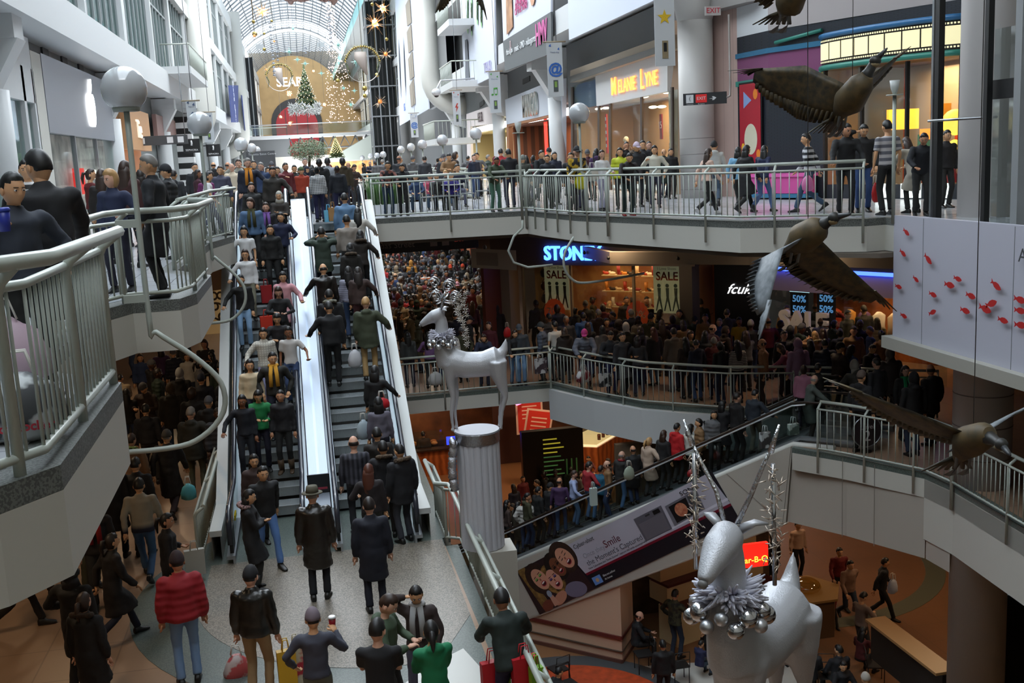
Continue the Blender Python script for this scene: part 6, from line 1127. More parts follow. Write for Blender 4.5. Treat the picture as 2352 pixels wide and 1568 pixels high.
CH = [(az(1282, 1530, Z1 + .5), 20, 'black cafe chair just below the plaza railing'), (az(1305, 1565, Z1 + .5), 200, 'black cafe chair with open back on the orange floor edge'), (az(1478, 1500, Z1 + .45), 90, 'cafe chair under the seated man in the dark coat'), (az(1560, 1520, Z1 + .5), 0, 'black cafe chair behind the child in blue'), (az(1830, 1480, Z1 + .5), 30, 'pale cafe chair beside the reindeer back'), (az(1900, 1545, Z1 + .5), 160, 'black cafe chair at the cream table'), (az(2010, 1520, Z1 + .5), 250, 'black cafe chair under the woman in dark red')]
for v, rz, lab in CH: cafe_chair((v.x, v.y, Z1), R_(rz), lab)
r = thing('storefront', (14.2, 14.2, Z1), 'dark lower shop with pale capital letters beside the big column', 'storefront'); v = adep(2335, 1345, 21.0); q = MB(); q.box((v.x - 14.2 - .8, v.y - 14.2 + .1, 0), (v.x - 14.2 + 5, v.y - 14.2 + .3, 4.8)); q.build('dark_window', mat('#0a0a0c', .4), r); text('SPORT', mat('#8aa0a0', .5, emit=.4), r, basis(v - Vector(r.location), (1, -.1, 0), (0, 0, 1)), .62, .03)
# ---------------------------------------------------------------- globe lamps
PALE = mat('#9da39a', .35)
def globe_glass():
    m = bpy.data.materials.new('material_globe'); m.use_nodes = True; b = m.node_tree.nodes['Principled BSDF']; b.inputs['Base Color'].default_value = lin('#aeb0b2'); b.inputs['Roughness'].default_value = .12; b.inputs['Coat Weight'].default_value = .6; b.inputs['Subsurface Weight'].default_value = 0.0; b.inputs['Emission Color'].default_value = (1, 1, 1, 1); b.inputs['Emission Strength'].default_value = .0; return m
GLOBE = globe_glass()
def lamp(px, py, r, lab, grp=None, foot=None, hook=None, z0=0.0):
    D = F_ * .25 / r; c = adep(px, py, D); R0 = empty('globe_lamp', (c.x, c.y, z0), label=lab, cat='lamp', group=grp); h = c.z - z0
    b = MB(); b.ball((0, 0, h), (.25, .25, .25), 24, 16, f=lambda v: Vector((v.x, v.y, max(v.z, h - .205)))); b.build('globe', GLOBE, R0); MB().tube([(0, 0, h - .24), (0, 0, h - .19)], [.14, .155], 20).build('collar', mat('#868d86', .4), R0)
    if hook:   # curved foot : s = sideways direction vector toward which it bulges, returning to the slab edge
        d = Vector(hook); pts = [Vector((0, 0, h - .22)), Vector((0, 0, -.15)), Vector((0, 0, -.3)) + d * .06, d * .45 + Vector((0, 0, -.62)), d * .72 + Vector((0, 0, -.95)), d * .72 + Vector((0, 0, -1.3)), d * .45 + Vector((0, 0, -1.58)), d * .05 + Vector((0, 0, -1.68)), d * -1.0 + Vector((0, 0, -1.66)), d * -2.2 + Vector((0, 0, -1.6))]
        sm_ = []
        for i in range(len(pts) - 1):
            p0, p1, p2, p3 = pts[max(i - 1, 0)], pts[i], pts[i + 1], pts[min(i + 2, len(pts) - 1)]
            for t in (0, .25, .5, .75): sm_.append(.5 * ((2 * p1) + (p2 - p0) * t + (2 * p0 - 5 * p1 + 4 * p2 - p3) * t * t + (-p0 + 3 * p1 - 3 * p2 + p3) * t ** 3))
        sm_.append(pts[-1]); MB().tube(sm_, .032, 10).build('post', PALE, R0)
        for z in (.1, .95): MB().obox((-.12 * (1 if d.x > 0 else -1), 0, z), (.13, 0, 0), (0, .03, 0), (0, 0, .045)).build('bracket', PALE, R0)
    else: MB().tube([(0, 0, h - .22), (0, 0, 0)], .035, 8).build('post', PALE, R0)
    return R0
lamp(285, 205, 52, 'largest globe lamp, hooked post standing before the grey storefront', hook=(1, .0, 0)); lamp(458, 285, 28, 'second globe lamp with hooked post near the blade signs', hook=(.8, 0, 0))
lamp(553, 332, 16, 'third globe lamp over the crowd at the escalator head'); lamp(578, 340, 11, 'small globe lamp partly behind the third globe'); lamp(590, 344, 8, 'tiny globe lamp touching the grey information board')
lamp(1330, 260, 24, 'globe lamp with hooked post in front of the dress shop', hook=(-.75, -.2, 0)); lamp(1093, 307, 14, 'globe lamp before the pale cream shop')
for px_, py_, r_, lab in ((1016, 322, 13, 'globe lamp under the stacked balconies, nearest of its row'), (970, 332, 11, 'globe lamp second in the row under the balconies'), (944, 338, 9.5, 'globe lamp third in the row under the balconies'), (921, 344, 9, 'globe lamp fourth in the row under the balconies'), (880, 355, 7.5, 'small far globe lamp near the lattice tower'), (866, 357, 6.5, 'smaller far globe lamp beside the canopy tent'), (851, 358, 6, 'far globe lamp above the tent stall'), (832, 362, 5.5, 'farthest tiny globe lamp over the tent stall')): lamp(px_, py_, r_, lab)
def bare(px, py, D, lab, hook=None):
    c = adep(px, py, D); r = empty('lamp_post', (c.x, c.y, 0), label=lab, cat='lamp post'); h = c.z; MB().tube([(0, 0, -.1), (0, 0, h - .12)], .035, 8).build('post', PALE, r); MB().tube([(0, 0, h - .15), (0, 0, h - .13)], .15, 16).build('plate', PALE, r); MB().tube([(0, 0, h - .12), (0, 0, h - .02), (0, 0, h + .12)], [.035, .07, .09], 12).build('socket', mat('#b5b8b5', .4), r)
    if hook:
        d = Vector(hook); MB().tube([(0, 0, 0), (0, 0, -.3), d * .3 + Vector((0, 0, -.5)), d * .5 + Vector((0, 0, -.85)), d * .35 + Vector((0, 0, -1.15)), d * -.1 + Vector((0, 0, -1.3)), d * -.9 + Vector((0, 0, -1.28))], .03, 10).build('hooked_foot', PALE, r)
bare(1190, 292, 26.2, 'globeless lamp post with hooked foot near the crossing corner', (-.8, 0, 0)); bare(2055, 200, 19.3, 'globeless lamp post rising beside the lit corner shop')
# banners on poles
def pole_banner(x0, y0, x1, y1, D, lab, mark, mc, kind):
    c0, c1 = adep(x0, y0, D), adep(x1, y1, D); w_ = (adep(x1, y0, D) - c0).length; h_ = (adep(x0, y1, D) - c0).length; c = (c0 + c1) / 2; r = empty('hanging_banner', c, label=lab, cat='banner'); w2, h2 = w_ / 2, h_ / 2
    MB().box((-w2, -.01, -h2), (w2, .01, h2)).build('cloth', mat('#bfc2c4', .7), r); MB().tube([(-w2 - .1, 0, h2), (w2 + .1, 0, h2)], .02, 6).build('rod', mat('#9a8a72'), r); MB().tube([(w2 * .3, .02, h2), (w2 * .3, .02, h2 + 4)], .008, 4).build('wire', GREY, r)
    F = basis((0, -.02, 0), (1, 0, 0), (0, 0, 1))
    if kind == 'text': text(mark, mat(mc), r, F @ Matrix.Translation((0, h2 * .0, 0)), w_ * .9, .003, bold=.01)
    elif kind == 'star': o_ = flat([((.36 if i % 2 == 0 else .15) * w_ * math.sin(i * math.pi / 5), (.36 if i % 2 == 0 else .15) * w_ * math.cos(i * math.pi / 5) + h2 * .15) for i in range(10)], 0, 'star_print', mat(mc, .6, pat='speck', c2='#d8b028', sc=60), r); o_.matrix_local = F
    elif kind == 'note':
        for k in (-.16, .16): o_ = flat(ell(k * w_ - .03, -h2 * .12, w_ * .10, w_ * .08), 0, 'note_print', mat(mc), r); o_.matrix_local = F; o_ = flat([(k * w_ + w_ * .03, -h2 * .12), (k * w_ + w_ * .07, -h2 * .12), (k * w_ + w_ * .07, h2 * .2), (k * w_ + w_ * .03, h2 * .2)], 0, 'note_print', mat(mc), r); o_.matrix_local = F
        o_ = flat([(-.13 * w_, h2 * .12), (.23 * w_, h2 * .16), (.23 * w_, h2 * .22), (-.13 * w_, h2 * .2)], .002, 'note_print', mat(mc), r); o_.matrix_local = F
    elif kind == 'bolt': o_ = flat([(.05 * w_, h2 * .25), (-.22 * w_, -h2 * .0), (-.02 * w_, -h2 * .0), (-.12 * w_, -h2 * .28), (.22 * w_, h2 * .06), (.02 * w_, h2 * .06), (.2 * w_, h2 * .25)], 0, 'bolt_print', mat(mc), r); o_.matrix_local = F
    o_ = flat([(-.15 * w_, -h2 * .82), (.15 * w_, -h2 * .82), (.15 * w_, -h2 * .4), (-.15 * w_, -h2 * .4)], 0, 'phone_print', mat('#8a7a5c' if kind == 'star' else '#4a5050'), r); o_.matrix_local = F; o_ = flat([(-.08 * w_, -h2 * .66), (.08 * w_, -h2 * .66), (.08 * w_, -h2 * .45), (-.08 * w_, -h2 * .45)], .004, 'screen_print', BLACK if kind == 'star' else mat('#7fa04a'), r); o_.matrix_local = F
    text('Meet the', mat('#8a90a8'), r, F @ Matrix.Translation((0, h2 * .62, 0)), w_ * .16, .002)
    for a, bb in ((-.3, .85), (.25, .72)): o_ = flat([(a * w_ - .03, bb * h2), (a * w_ + .03, bb * h2 - .02), (a * w_ + .02, bb * h2 + .05)], 0, 'speck_print', mat(mc), r); o_.matrix_local = F
pole_banner(1502, -40, 1550, 149, 21.5, 'white hanging banner with a yellow star and gold phone', '', '#c8a818', 'star'); pole_banner(1257, 98, 1293, 220, 27, 'white hanging banner with a blue at sign', '@', '#2f62b0', 'text'); pole_banner(1124, 165, 1150, 258, 35, 'white hanging banner with green music notes', '', '#4a9a3a', 'note'); pole_banner(1040, 208, 1058, 286, 44, 'white hanging banner with a red lightning bolt', '', '#b83a28', 'bolt'); pole_banner(943, 260, 960, 315, 62, 'small distant white banner with a blue swirl', '@', '#3a6ab0', 'text')
pole_banner(430, 232, 452, 300, 26, 'white banner behind the second globe lamp', '', '#4a5a78', 'bolt'); pole_banner(468, 258, 490, 326, 34, 'white banner with a small phone right of the second globe lamp', '', '#4a5a78', 'bolt')
# ---------------------------------------------------------------- reindeer
def deer(loc, rz, s, label, fat=1.0, antler='curl'):
    r = empty('reindeer_statue', loc, rz, label=label, cat='statue'); r.scale = (s, s, s); b = MB()
    # +X is forward. total height about 1.86 with neck
    b.tube([(-.44, 0, 1.04), (-.36, 0, 1.03), (-.15, 0, .98), (.12, 0, .98), (.32, 0, 1.04), (.43, 0, 1.14)], [(a * fat, c_ * fat) for a, c_ in ((.08, .10), (.19, .215), (.175, .19), (.18, .20), (.185, .21), (.12, .14))], 16)
    b.tube([(.34, 0, 1.02), (.42, 0, 1.22), (.44, 0, 1.42), (.43, 0, 1.62), (.44, 0, 1.70)], [(.17 * fat, .20 * fat), (.135 * fat, .155 * fat), (.105, .11), (.09, .092), (.082, .082)], 14)
    b.tube([(.38, 0, 1.745), (.44, 0, 1.76), (.54, 0, 1.73), (.66, 0, 1.665), (.74, 0, 1.61)], [(.06, .065), (.10, .10), (.098, .094), (.066, .062), (.042, .042)], 14)
    for sx, sy in ((.34, .08), (.30, -.08)): b.tube([(sx, sy, 1.02), (sx + .01, sy, .78), (sx - .02, sy, .52), (sx + .02, sy, .28), (sx + .01, sy, .05), (sx + .02, sy, 0)], [.11, .07, .042, .032, .026, .042], 10)
    for sx, sy in ((-.36, .09), (-.33, -.09)): b.tube([(sx, sy, 1.04), (sx - .02, sy, .80), (sx - .10, sy, .50), (sx - .03, sy, .26), (sx - .01, sy, .05), (sx, sy, 0)], [.15, .115, .044, .030, .024, .036], 10)
    b.tube([(-.40, 0, 1.10), (-.47, 0, 1.20), (-.51, 0, 1.36)], [(.09, .10), (.055, .065), (.008, .01)], 8)
    me = remesh(b, .018, 7, name='reindeer'); me.materials.append(mat('#b3b4b8', .4, .3, bump=.22, sc=9)); body = obj('body', me, r)
    for sg in (-1, 1): MB().tube([(.40, sg * .06, 1.80), (.37, sg * .13, 1.84), (.33, sg * .19, 1.83)], [(.022, .03), (.035, .018), (.006, .006)], 10).build('ear', mat('#b5b6ba', .4, .3), r)
    MB().ball((.75, 0, 1.60), (.022, .03, .025), 10, 8).build('nose', mat('#6c6a68', .4), r)
    for sg in (-1, 1): MB().tube([(.56 + .03 * math.cos(t), sg * (.070 + .004 * math.sin(t)), 1.735 + .012 * math.sin(t)) for t in np.linspace(math.pi, 2 * math.pi, 7)], .004, 5).build('closed_eye', mat('#5e5e62'), r)
    SIL = mat('#c4c6ca', .15, .95)
    if antler == 'curl':
        for sg, o_ in ((-1, 0), (1, .0)):
            an = MB(); an.tube([(.42, sg * .04, 1.82), (.40, sg * .10, 1.95), (.36, sg * .16, 2.08)], .014, 6)
            for (cx_, cz_, R0, dr) in ((.48, 2.02, .10, 1), (.30, 2.16, .11, -1), (.50, 2.22, .09, 1), (.22, 2.0, .09, -1)):
                an.tube([(cx_ - .0 + dr * (R0 * (1 - t / 13)) * math.cos(t * .75), sg * (.10 + .10 * (cz_ - 1.9)) , cz_ + (R0 * (1 - t / 13)) * math.sin(t * .75)) for t in range(12)], .011, 6); an.tube([(.40, sg * .10, 1.95), (cx_ - dr * 0, sg * .13, cz_ - R0)], .010, 5)
            an.build('antler', SIL, r)
        tin = MB(); random.seed(3)
        for (x0, y0, z0, n) in ((.30, -.14, 1.95, 26), (.34, .12, 1.98, 16)):
            for k in range(n):
                p = Vector((x0 - .22 + random.uniform(-.10, .22) * (1 - k / n), y0 + random.uniform(-.07, .07), z0 + .10 - k * .027 * (1.2 if n > 20 else 1)))
                for a in range(6): d = Vector((math.cos(a * 1.05), random.uniform(-.4, .4), math.sin(a * 1.05))); tin.tube([p, p + d * .045], [.006, .002], 4)
        tin.build('snowflake_garland', mat('#c9c2b8', .25, .7), r)
    else:
        for sg in (-1, 1):
            an = MB(); tip = Vector((.33, sg * .29, 2.30)) if sg < 0 else Vector((.33, sg * .24, 2.33)); an.tube([(.40, sg * .035, 1.82), Vector((.36, sg * .10, 1.98)), tip.lerp(Vector((.38, sg * .1, 1.98)), .5) + Vector((0, -sg * .0, 0)), tip], [.016, .014, .012, .007], 6); an.tube([tip * .75 + Vector((.095, sg * .03, .49)), tip + Vector((.0, sg * .015, .06))], [.018, .006], 6); an.build('antler', mat('#c8cacd', .12, .95, bump=.6, sc=5), r)
            g = MB(); random.seed(5 + sg)
            for k in range(90):
                p = Vector((.36 + random.uniform(-.03, .03), sg * .23 + random.uniform(-.035, .035), 2.16 - k * .0062)); d = Vector((random.uniform(-1, 1), random.uniform(-1, 1), random.uniform(-1, 1))).normalized()
                g.tube([p, p + d * .048], [.005, .002], 4)
            g.build('beaded_garland', mat('#c8b8a8', .3, .6), r); MB().tube([(.36, sg * .23, 2.18), (.36, sg * .235, 1.50)], .012, 6).build('tinsel_strand', SIL, r)
        MB().tube([(.41, -.06, 1.825), (.43, 0, 1.815), (.41, .06, 1.825)], .010, 6).build('antler_clip', SIL, r)
    col = MB(); random.seed(9); cz = 1.42
    for k in range(230): a = k * 2.399; p = Vector((.44 + .085 * math.cos(a), .095 * math.sin(a), cz + random.uniform(-.03, .06))); d = Vector((math.cos(a), math.sin(a), random.uniform(-.3, .9))).normalized(); col.tube([p, p + d * random.uniform(.08, .13)], [.022, .004], 5)
    col.build('feather_collar', mat('#c9c9d6', .9), r)
    for k in range(16):
        a = k * math.pi / 8 + .2; rr = .040 + .008 * (k % 3); c_ = Vector((.44 + (.175 + .02 * (k % 2)) * math.cos(a), (.185 + .02 * (k % 2)) * math.sin(a), cz - .06 - .055 * (k % 2))); MB().ball(c_, (rr,) * 3, 14, 10).build('bauble', mat('#c2c3c6', .12 if k % 3 else .4, .95), r)
    return r
deer((2.27, 15.35, -2.505), R_(168), 1.0, 'silver reindeer with curled antlers standing on the fluted pedestal', antler='curl')
dz = adep(1700, 1195, 6.1); deer((dz.x + .28, dz.y + .36, dz.z - 1.97), R_(-137), 1.06, 'nearest silver reindeer seen from its bauble collar, tinsel hanging from its antlers', antler='straight', fat=.98)
# ---------------------------------------------------------------- hanging geese
GB = mat('#4a412c', .55, pat='mottle', c2='#2a251c', sc=7); GL_ = mat('#5e4c2c', .6, pat='mottle', c2='#38301f', sc=9); GW = mat('#2e2a22', .55, pat='fur', c2='#57492e', sc=14); GGR = mat('#7d8388', .6, pat='fur', c2='#5d6368', sc=12); GH = mat('#23221f', .5)
def goose(P, head, tail, wings, span, label, colw=(None, None), wire=True, s=1.0, neck=1.0, legs=True):
    """P body centre, head/tail world points, wings = list of (elbow, tip) world points"""
    P = Vector(P); head = Vector(head); tail = Vector(tail); r = empty('hanging_goose', P, label=label, cat='sculpture'); h = head - P; t = tail - P; ax_ = (h - t).normalized()
    b = MB(); q0 = ax_ * min(.22 * s, h.length * .48); b.tube([t * .75, t * .45, -ax_ * .05 * s, q0 * .9, q0 * 1.3 + h * .05], [(.03 * s, .05 * s), (.085 * s, .075 * s), (.135 * s, .125 * s), (.105 * s, .10 * s), (.05 * s, .05 * s)], 14); b.build('body', GL_, r)
    b = MB(); b.tube([q0 * .9, q0.lerp(h, .5), h * .96, h], [.075 * s, .042 * s, .034 * s, .036 * s], 10); b.ball(h, (.048 * s, .048 * s, .045 * s), 10, 8); b.build('neck', GH, r); d = (h - q0).normalized(); d2_ = Vector((d.x, d.y, d.z - .35)).normalized(); MB().tube([h + d2_ * .03 * s, h + d2_ * .11 * s, h + d2_ * .135 * s], [(.026 * s, .026 * s), (.018 * s, .014 * s), (.006, .006)], 8).build('beak', mat('#3a3c3e', .4), r); MB().ball(h - UP * .02 * s - d * .01, (.044 * s, .044 * s, .03 * s), 10, 6).build('cheek_patch', mat('#8a7a5a'), r)
    sd = ax_.cross(UP).normalized(); b = MB()
    for k in range(7): a = (k - 3) * .13; e = t + (t.normalized() * .12 + sd * a * .5) * s; b.tube([t * .72, t * .9 + sd * a * .25 * s, e], [(.02, .03), (.03 * s, .012), (.018 * s, .006)], 6)
    b.build('tail', GB, r)
    for i, (el, tp) in enumerate(wings):
        el = Vector(el) - P; tp = Vector(tp) - P; sh = q0 * .45 + (el - q0 * .45).normalized() * .08 * s; b = MB(); back = -ax_; ch = .30 * s; rings = []; bks = []; lead = [sh, sh.lerp(el, .5), el, el.lerp(tp, .35), el.lerp(tp, .7), tp]; cw = [.32, .40, .44, .38, .27, .12]
        for j, (p, c_) in enumerate(zip(lead, cw)):
            dirn = (lead[min(j + 1, 5)] - lead[max(j - 1, 0)]).normalized(); bk = (back - dirn * back.dot(dirn)).normalized(); bk = (bk + dirn * (.0 if j < 3 else .35 * (j - 2) / 3)).normalized(); nn = dirn.cross(bk).normalized(); w_ = c_ * s * 1.0; bks.append(bk)
            rings.append([p, p + nn * .014 * s + bk * w_ * .15, p + bk * w_ * .6 + nn * .009 * s, p + bk * w_, p + bk * w_ * .6 - nn * .006 * s, p - nn * .012 * s + bk * w_ * .15])
        b.loft(rings, 0, True)
        wg = b.build('wing', colw[i] or GW, r); f = MB()
        for j in range(22):
            u = j / 21; k0 = u * 4.6; a_ = int(k0); fr = k0 - a_; p = lead[a_].lerp(lead[min(a_ + 1, 5)], fr); c_ = (cw[a_] * (1 - fr) + cw[min(a_ + 1, 5)] * fr) * s; bk = bks[a_].lerp(bks[min(a_ + 1, 5)], fr); f.tube([p + bk * c_ * .75, p + bk * c_ * .95, p + bk * (c_ * 1.07)], [(.030 * s, .006), (.032 * s, .006), (.020 * s, .003)], 6)
        for j in range(5): o_ = lead[4].lerp(tp, .5); d3 = ((tp - lead[4]).normalized() + back * (.12 * j)).normalized(); f.tube([o_, o_ + d3 * .15 * s, o_ + d3 * (.32 - .045 * j) * s], [(.02 * s, .006), (.020 * s, .006), (.006 * s, .003)], 6)
        f.build('flight_feathers', colw[i] or GW, wg)
    if legs:
        for sg in (-1, 1): p = t * .35 + sd * sg * .05; q = p + Vector((0, 0, -.13)) * s + t.normalized() * .06 * s; lg = MB(); lg.tube([p, q], .012 * s, 6); lg.add([q, q + t.normalized() * .13 * s + sd * .05 * s, q + t.normalized() * .15 * s, q + t.normalized() * .13 * s - sd * .05 * s, q + Vector((0, 0, -.015)), q + t.normalized() * .13 * s + Vector((0, 0, -.015))], [(0, 1, 2), (0, 2, 3), (0, 3, 5, 4), (0, 4, 5, 1), (1, 5, 2), (2, 5, 3)]); lg.build('leg', mat('#6d6f70', .5), r)
    if wire: MB().tube([(0, 0, .08), (0, 0, 14)], .004, 4).build('wire', mat('#55585a'), r)
    return r
A = adep
goose(A(1958, 222, 11), A(2010, 140, 10.8) , A(1908, 285, 11.4), [(A(1850, 150, 11.3), A(1735, 158, 11.6)), (A(2010, 165, 11.9), A(2062, 128, 12.2))], 1.7, 'wide winged bronze goose flying before the brick corner shop', s=1.25)
goose(A(1856, 540, 9.5), A(1915, 500, 9.3), A(1790, 590, 9.9), [(A(1800, 570, 9.3), A(1762, 710, 9.2)), (A(1925, 590, 9.7), A(2022, 680, 10.0))], 1.6, 'goose with one grey wing hanging down before the black shop front', colw=(GGR, GW), s=1.15)
goose(A(2235, 1010, 7.6), A(2300, 1020, 7.2), A(2185, 1065, 8.0), [(A(2100, 945, 7.7), A(1960, 893, 7.9)), (A(2330, 950, 7.9), A(2440, 900, 8.2))], 1.7, 'lowest goose gliding over the curved gallery near the big column', colw=(GW, GGR), s=.95)
goose(A(1818, 0, 10.5), A(1845, -65, 10.3), A(1785, 40, 10.8), [(A(1890, -110, 10.9), A(1980, -190, 11.1)), (A(1740, -120, 10.4), A(1640, -190, 10.3))], 1.6, 'partly cropped goose at the top edge above the white wall', s=1.1)
goose(A(1055, -300, 8.2), A(1040, -380, 8.2), A(1060, -240, 8.5), [(A(1080, -110, 8.6), A(1112, 20, 8.8)), (A(1045, -110, 8.4), A(1006, 12, 8.2))], 1.4, 'mostly cropped goose whose two wing tips dip before the white posters', s=.5, legs=False)
# ---------------------------------------------------------------- festive decorations far down the mall
def starb(px, py, R_px, D, lab, grp=None, gold=True):
    c = adep(px, py, D); R0 = R_px * D / F_; r = empty('hanging_starburst', c, label=lab, cat='ornament', group=grp); random.seed(int(px)); b = MB()
    for k in range(26): d = Vector((random.uniform(-1, 1), random.uniform(-1, 1), random.uniform(-1, 1))).normalized(); b.tube([d * R0 * .2, d * R0 * random.uniform(.7, 1)], [R0 * .022, R0 * .006], 4)
    b.build('spikes', mat('#b98a5a' if gold else '#c8b49a', .3, .8), r); MB().ball((0, 0, 0), (R0 * .22,) * 3, 10, 8).build('lit_core', mat('#ff9a4a', .4, emit=3.5 if gold else .3), r); b = MB()
    if gold:
        for k in range(22): d = Vector((random.uniform(-1, 1), -abs(random.uniform(-1, 1)), random.uniform(-1, 1))).normalized() * R0 * random.uniform(.2, .36); b.ball(d, (R0 * .045,) * 3, 6, 4)
        b.build('bulbs', mat('#ffd8a0', .4, emit=9), r)
    MB().tube([(0, 0, 0), (0, 0, 20.0 - c.z)], .015, 3).build('wire', GREY, r)
for px_, py_, R_p, D, g, lab in ((603, 27, 28, 60, 1, 'large lit starburst ornament on the west side under the vault'), (861, 54, 32, 52, 1, 'largest lit starburst ornament before the lattice tower'), (880, 20, 26, 60, 1, 'lit starburst ornament just above the largest one'), (664, 215, 18, 110, 1, 'lit starburst left of the hanging giant tree'), (666, 283, 12, 120, 1, 'small lit starburst low before the red arch panel'), (745, 240, 11, 120, 1, 'small lit starburst at the east side of the arch'), (720, 163, 9, 130, 1, 'tiny lit starburst beside the last letters of the wall name'), (645, 268, 9, 130, 1, 'tiny lit starburst at the west edge of the arch'), (873, 233, 22, 70, 0, 'unlit spiky starburst low before the lattice tower'), (886, 124, 20, 75, 0, 'unlit spiky starburst beside the garlanded hoop'), (584, 82, 13, 60, 0, 'unlit gold spiky ball near the west window wall'), (630, 95, 9, 90, 0, 'small unlit starburst under the white arch'), (612, 160, 12, 90, 0, 'pale starburst beside the small garlanded hoop')): starb(px_, py_, R_p, D, lab, gold=bool(g))
def star8(px, py, R_px, D, lab):
    c = adep(px, py, D); R0 = R_px * D / F_; r = empty('hanging_star', c, label=lab, cat='ornament'); n = 8; vs = []; fs = []
    for i in range(16): rr = R0 if i % 4 == 0 else (R0 * .62 if i % 2 == 0 else R0 * .2); vs.append((rr * math.sin(i * math.pi / 8), 0, rr * math.cos(i * math.pi / 8)))
    vs += [(0, -R0 * .18, 0), (0, R0 * .18, 0)]
    for i in range(16): fs += [(i, (i + 1) % 16, 16), ((i + 1) % 16, i, 17)]
    MB().add(vs, fs).build('star', mat('#9fcfc6', .3, .3), r); MB().tube([(0, 0, R0), (0, 0, 20 - c.z)], .012, 3).build('wire', GREY, r)
for k, (px_, py_, R_p, D, lab) in enumerate(((673, 66, 11, 80, 'dark teal star high under the middle of the vault'), (777, 103, 14, 70, 'large mint star left of the garlanded hoop'), (664, 118, 11, 85, 'teal star below the white arch'), (683, 137, 10, 95, 'pale star left above the giant hanging tree'), (701, 146, 10, 95, 'pale star right at the top of the giant hanging tree'), (738, 168, 9, 100, 'mint star beside the wall name'), (817, 142, 13, 80, 'grey green star inside the garlanded hoop'), (789, 202, 9, 100, 'mint star left of the white pipes'), (814, 208, 8, 100, 'mint star right of the white pipes'), (806, 240, 11, 100, 'grey star low before the white pipes'))): star8(px_, py_, R_p, D, lab)
random.seed(12)
for k, (px_, py_, D, rpx) in enumerate(((582, 50, 60, 4), (607, 113, 70, 4), (585, 78, 62, 6), (855, 10, 50, 4), (888, 90, 60, 4), (866, 172, 70, 5), (776, 185, 80, 5), (838, 203, 80, 6), (838, 220, 80, 5), (607, 77, 70, 3), (624, 48, 75, 3))):
    c = adep(px_, py_, D); R0 = rpx * D / F_; q = MB().ball((0, 0, 0), (R0,) * 3, 12, 8); q.tube([(0, 0, R0), (0, 0, 20 - c.z)], .012, 3); o_ = q.build('hanging_bauble', mat('#a08a4a', .25, .8), label='gold bauble hanging under the vault', cat='bauble', group='gold baubles hanging under the vault'); o_.location = c
for k, (px_, py0, py1, D) in enumerate(((620, 50, 180, 75), (754, 20, 110, 75), (634, 90, 185, 90), (702, 110, 130, 100))):  # strings of small ornaments
    c = adep(px_, py0, D); r = empty('hanging_bell_string', c, label='vertical string of small silver bells, %s' % ('west side by the lit starburst', 'right of the hanging white cloud', 'beside the small garlanded hoop', 'above the giant hanging tree')[k], cat='ornament'); b = MB(); n = int((py1 - py0) / 9)
    bm_ = MB().tube([(0, 0, 0), (0, 0, -.12)], [.06, .13], 8).mesh('bell', mat('#7c8088', .3, .7))
    for j in range(n): obj('bell', bm_, r, loc=(0, 0, -(j * 9) * D / F_))
    MB().tube([(0, 0, 20 - c.z), (0, 0, -(n * 9) * D / F_)], .01, 3).build('wire', GREY, r)
def fir(px, py_top, py_bot, hw_px, D, lab, lit, on=None):
    t, bt = adep(px, py_top, D), adep(px, py_bot, D); H = t.z - bt.z; W = hw_px * D / F_; r = empty('christmas_tree', (t.x, t.y, bt.z), label=lab, cat='tree'); random.seed(int(px)); b = MB(); N_ = 900
    for k in range(N_):
        u = (k / N_) ** .7; z = H * (1 - u) * .0 + H * (1 - u); 
        z = H * (1 - u); rr = W * u * (.86 + .14 * math.sin(u * 40)); a = k * 2.399; p = Vector((math.cos(a) * rr * .55, math.sin(a) * rr * .55, z + .04 * H)); q = Vector((math.cos(a) * rr, math.sin(a) * rr, z - .02 * H)); b.tube([p, q], [.045 * W, .015 * W], 4)
    b.build('foliage', mat('#3d4a30', .8, pat='mottle', c2='#5a6a48', sc=3), r); MB().tube([(0, 0, -.02 * H), (0, 0, H * .98)], [.06 * W, .01], 6).build('trunk', mat('#3a2a1a'), r)
    b = MB()
    for k in range(110): u = ((k + .5) / 170) ** .6; a = k * 2.399 + .4; rr = W * u * 1.01; b.ball((math.cos(a) * rr, math.sin(a) * rr, H * (1 - u)), (.028 * W + .01,) * 3, 5, 4)
    b.build('fairy_lights', mat('#ffe2a0' if lit else '#d8d0c0', .3, emit=2 if lit else .5, metal=0), r, kind='stuff')
    b = MB()
    for k in range(120): u = ((k + .5) / 120) ** .6; a = k * 2.399 + 1.4; rr = W * u * 1.02; b.ball((math.cos(a) * rr, math.sin(a) * rr, H * (1 - u)), (.045 * W,) * 3, 6, 4)
    b.build('baubles', mat('#b8a070' if not lit else '#8a9a4a', .3, .7), r, kind='stuff'); return r
fir(697, 152, 250, 30, 95, 'giant frosted Christmas tree hanging before the wall name', False); fir(770, 314, 362, 19, 56, 'slim yellow lit Christmas tree standing by the dark board', True)
c = adep(700, 250, 95); r = empty('hanging_wreath', c, label='frosted silver ring of foliage under the giant hanging tree', cat='wreath'); b = MB(); random.seed(2)
for k in range(420): a = random.uniform(0, 6.283); p = Vector((math.cos(a) * 1.25, math.sin(a) * 1.25, random.uniform(-.35, .35))); d = Vector((random.uniform(-1, 1), random.uniform(-1, 1), random.uniform(-1, 1))).normalized(); b.tube([p, p + d * .38], [.05, .015], 4)
b.build('foliage', mat('#9a9c98', .5, pat='mottle', c2='#c8c8c6', sc=3), r)
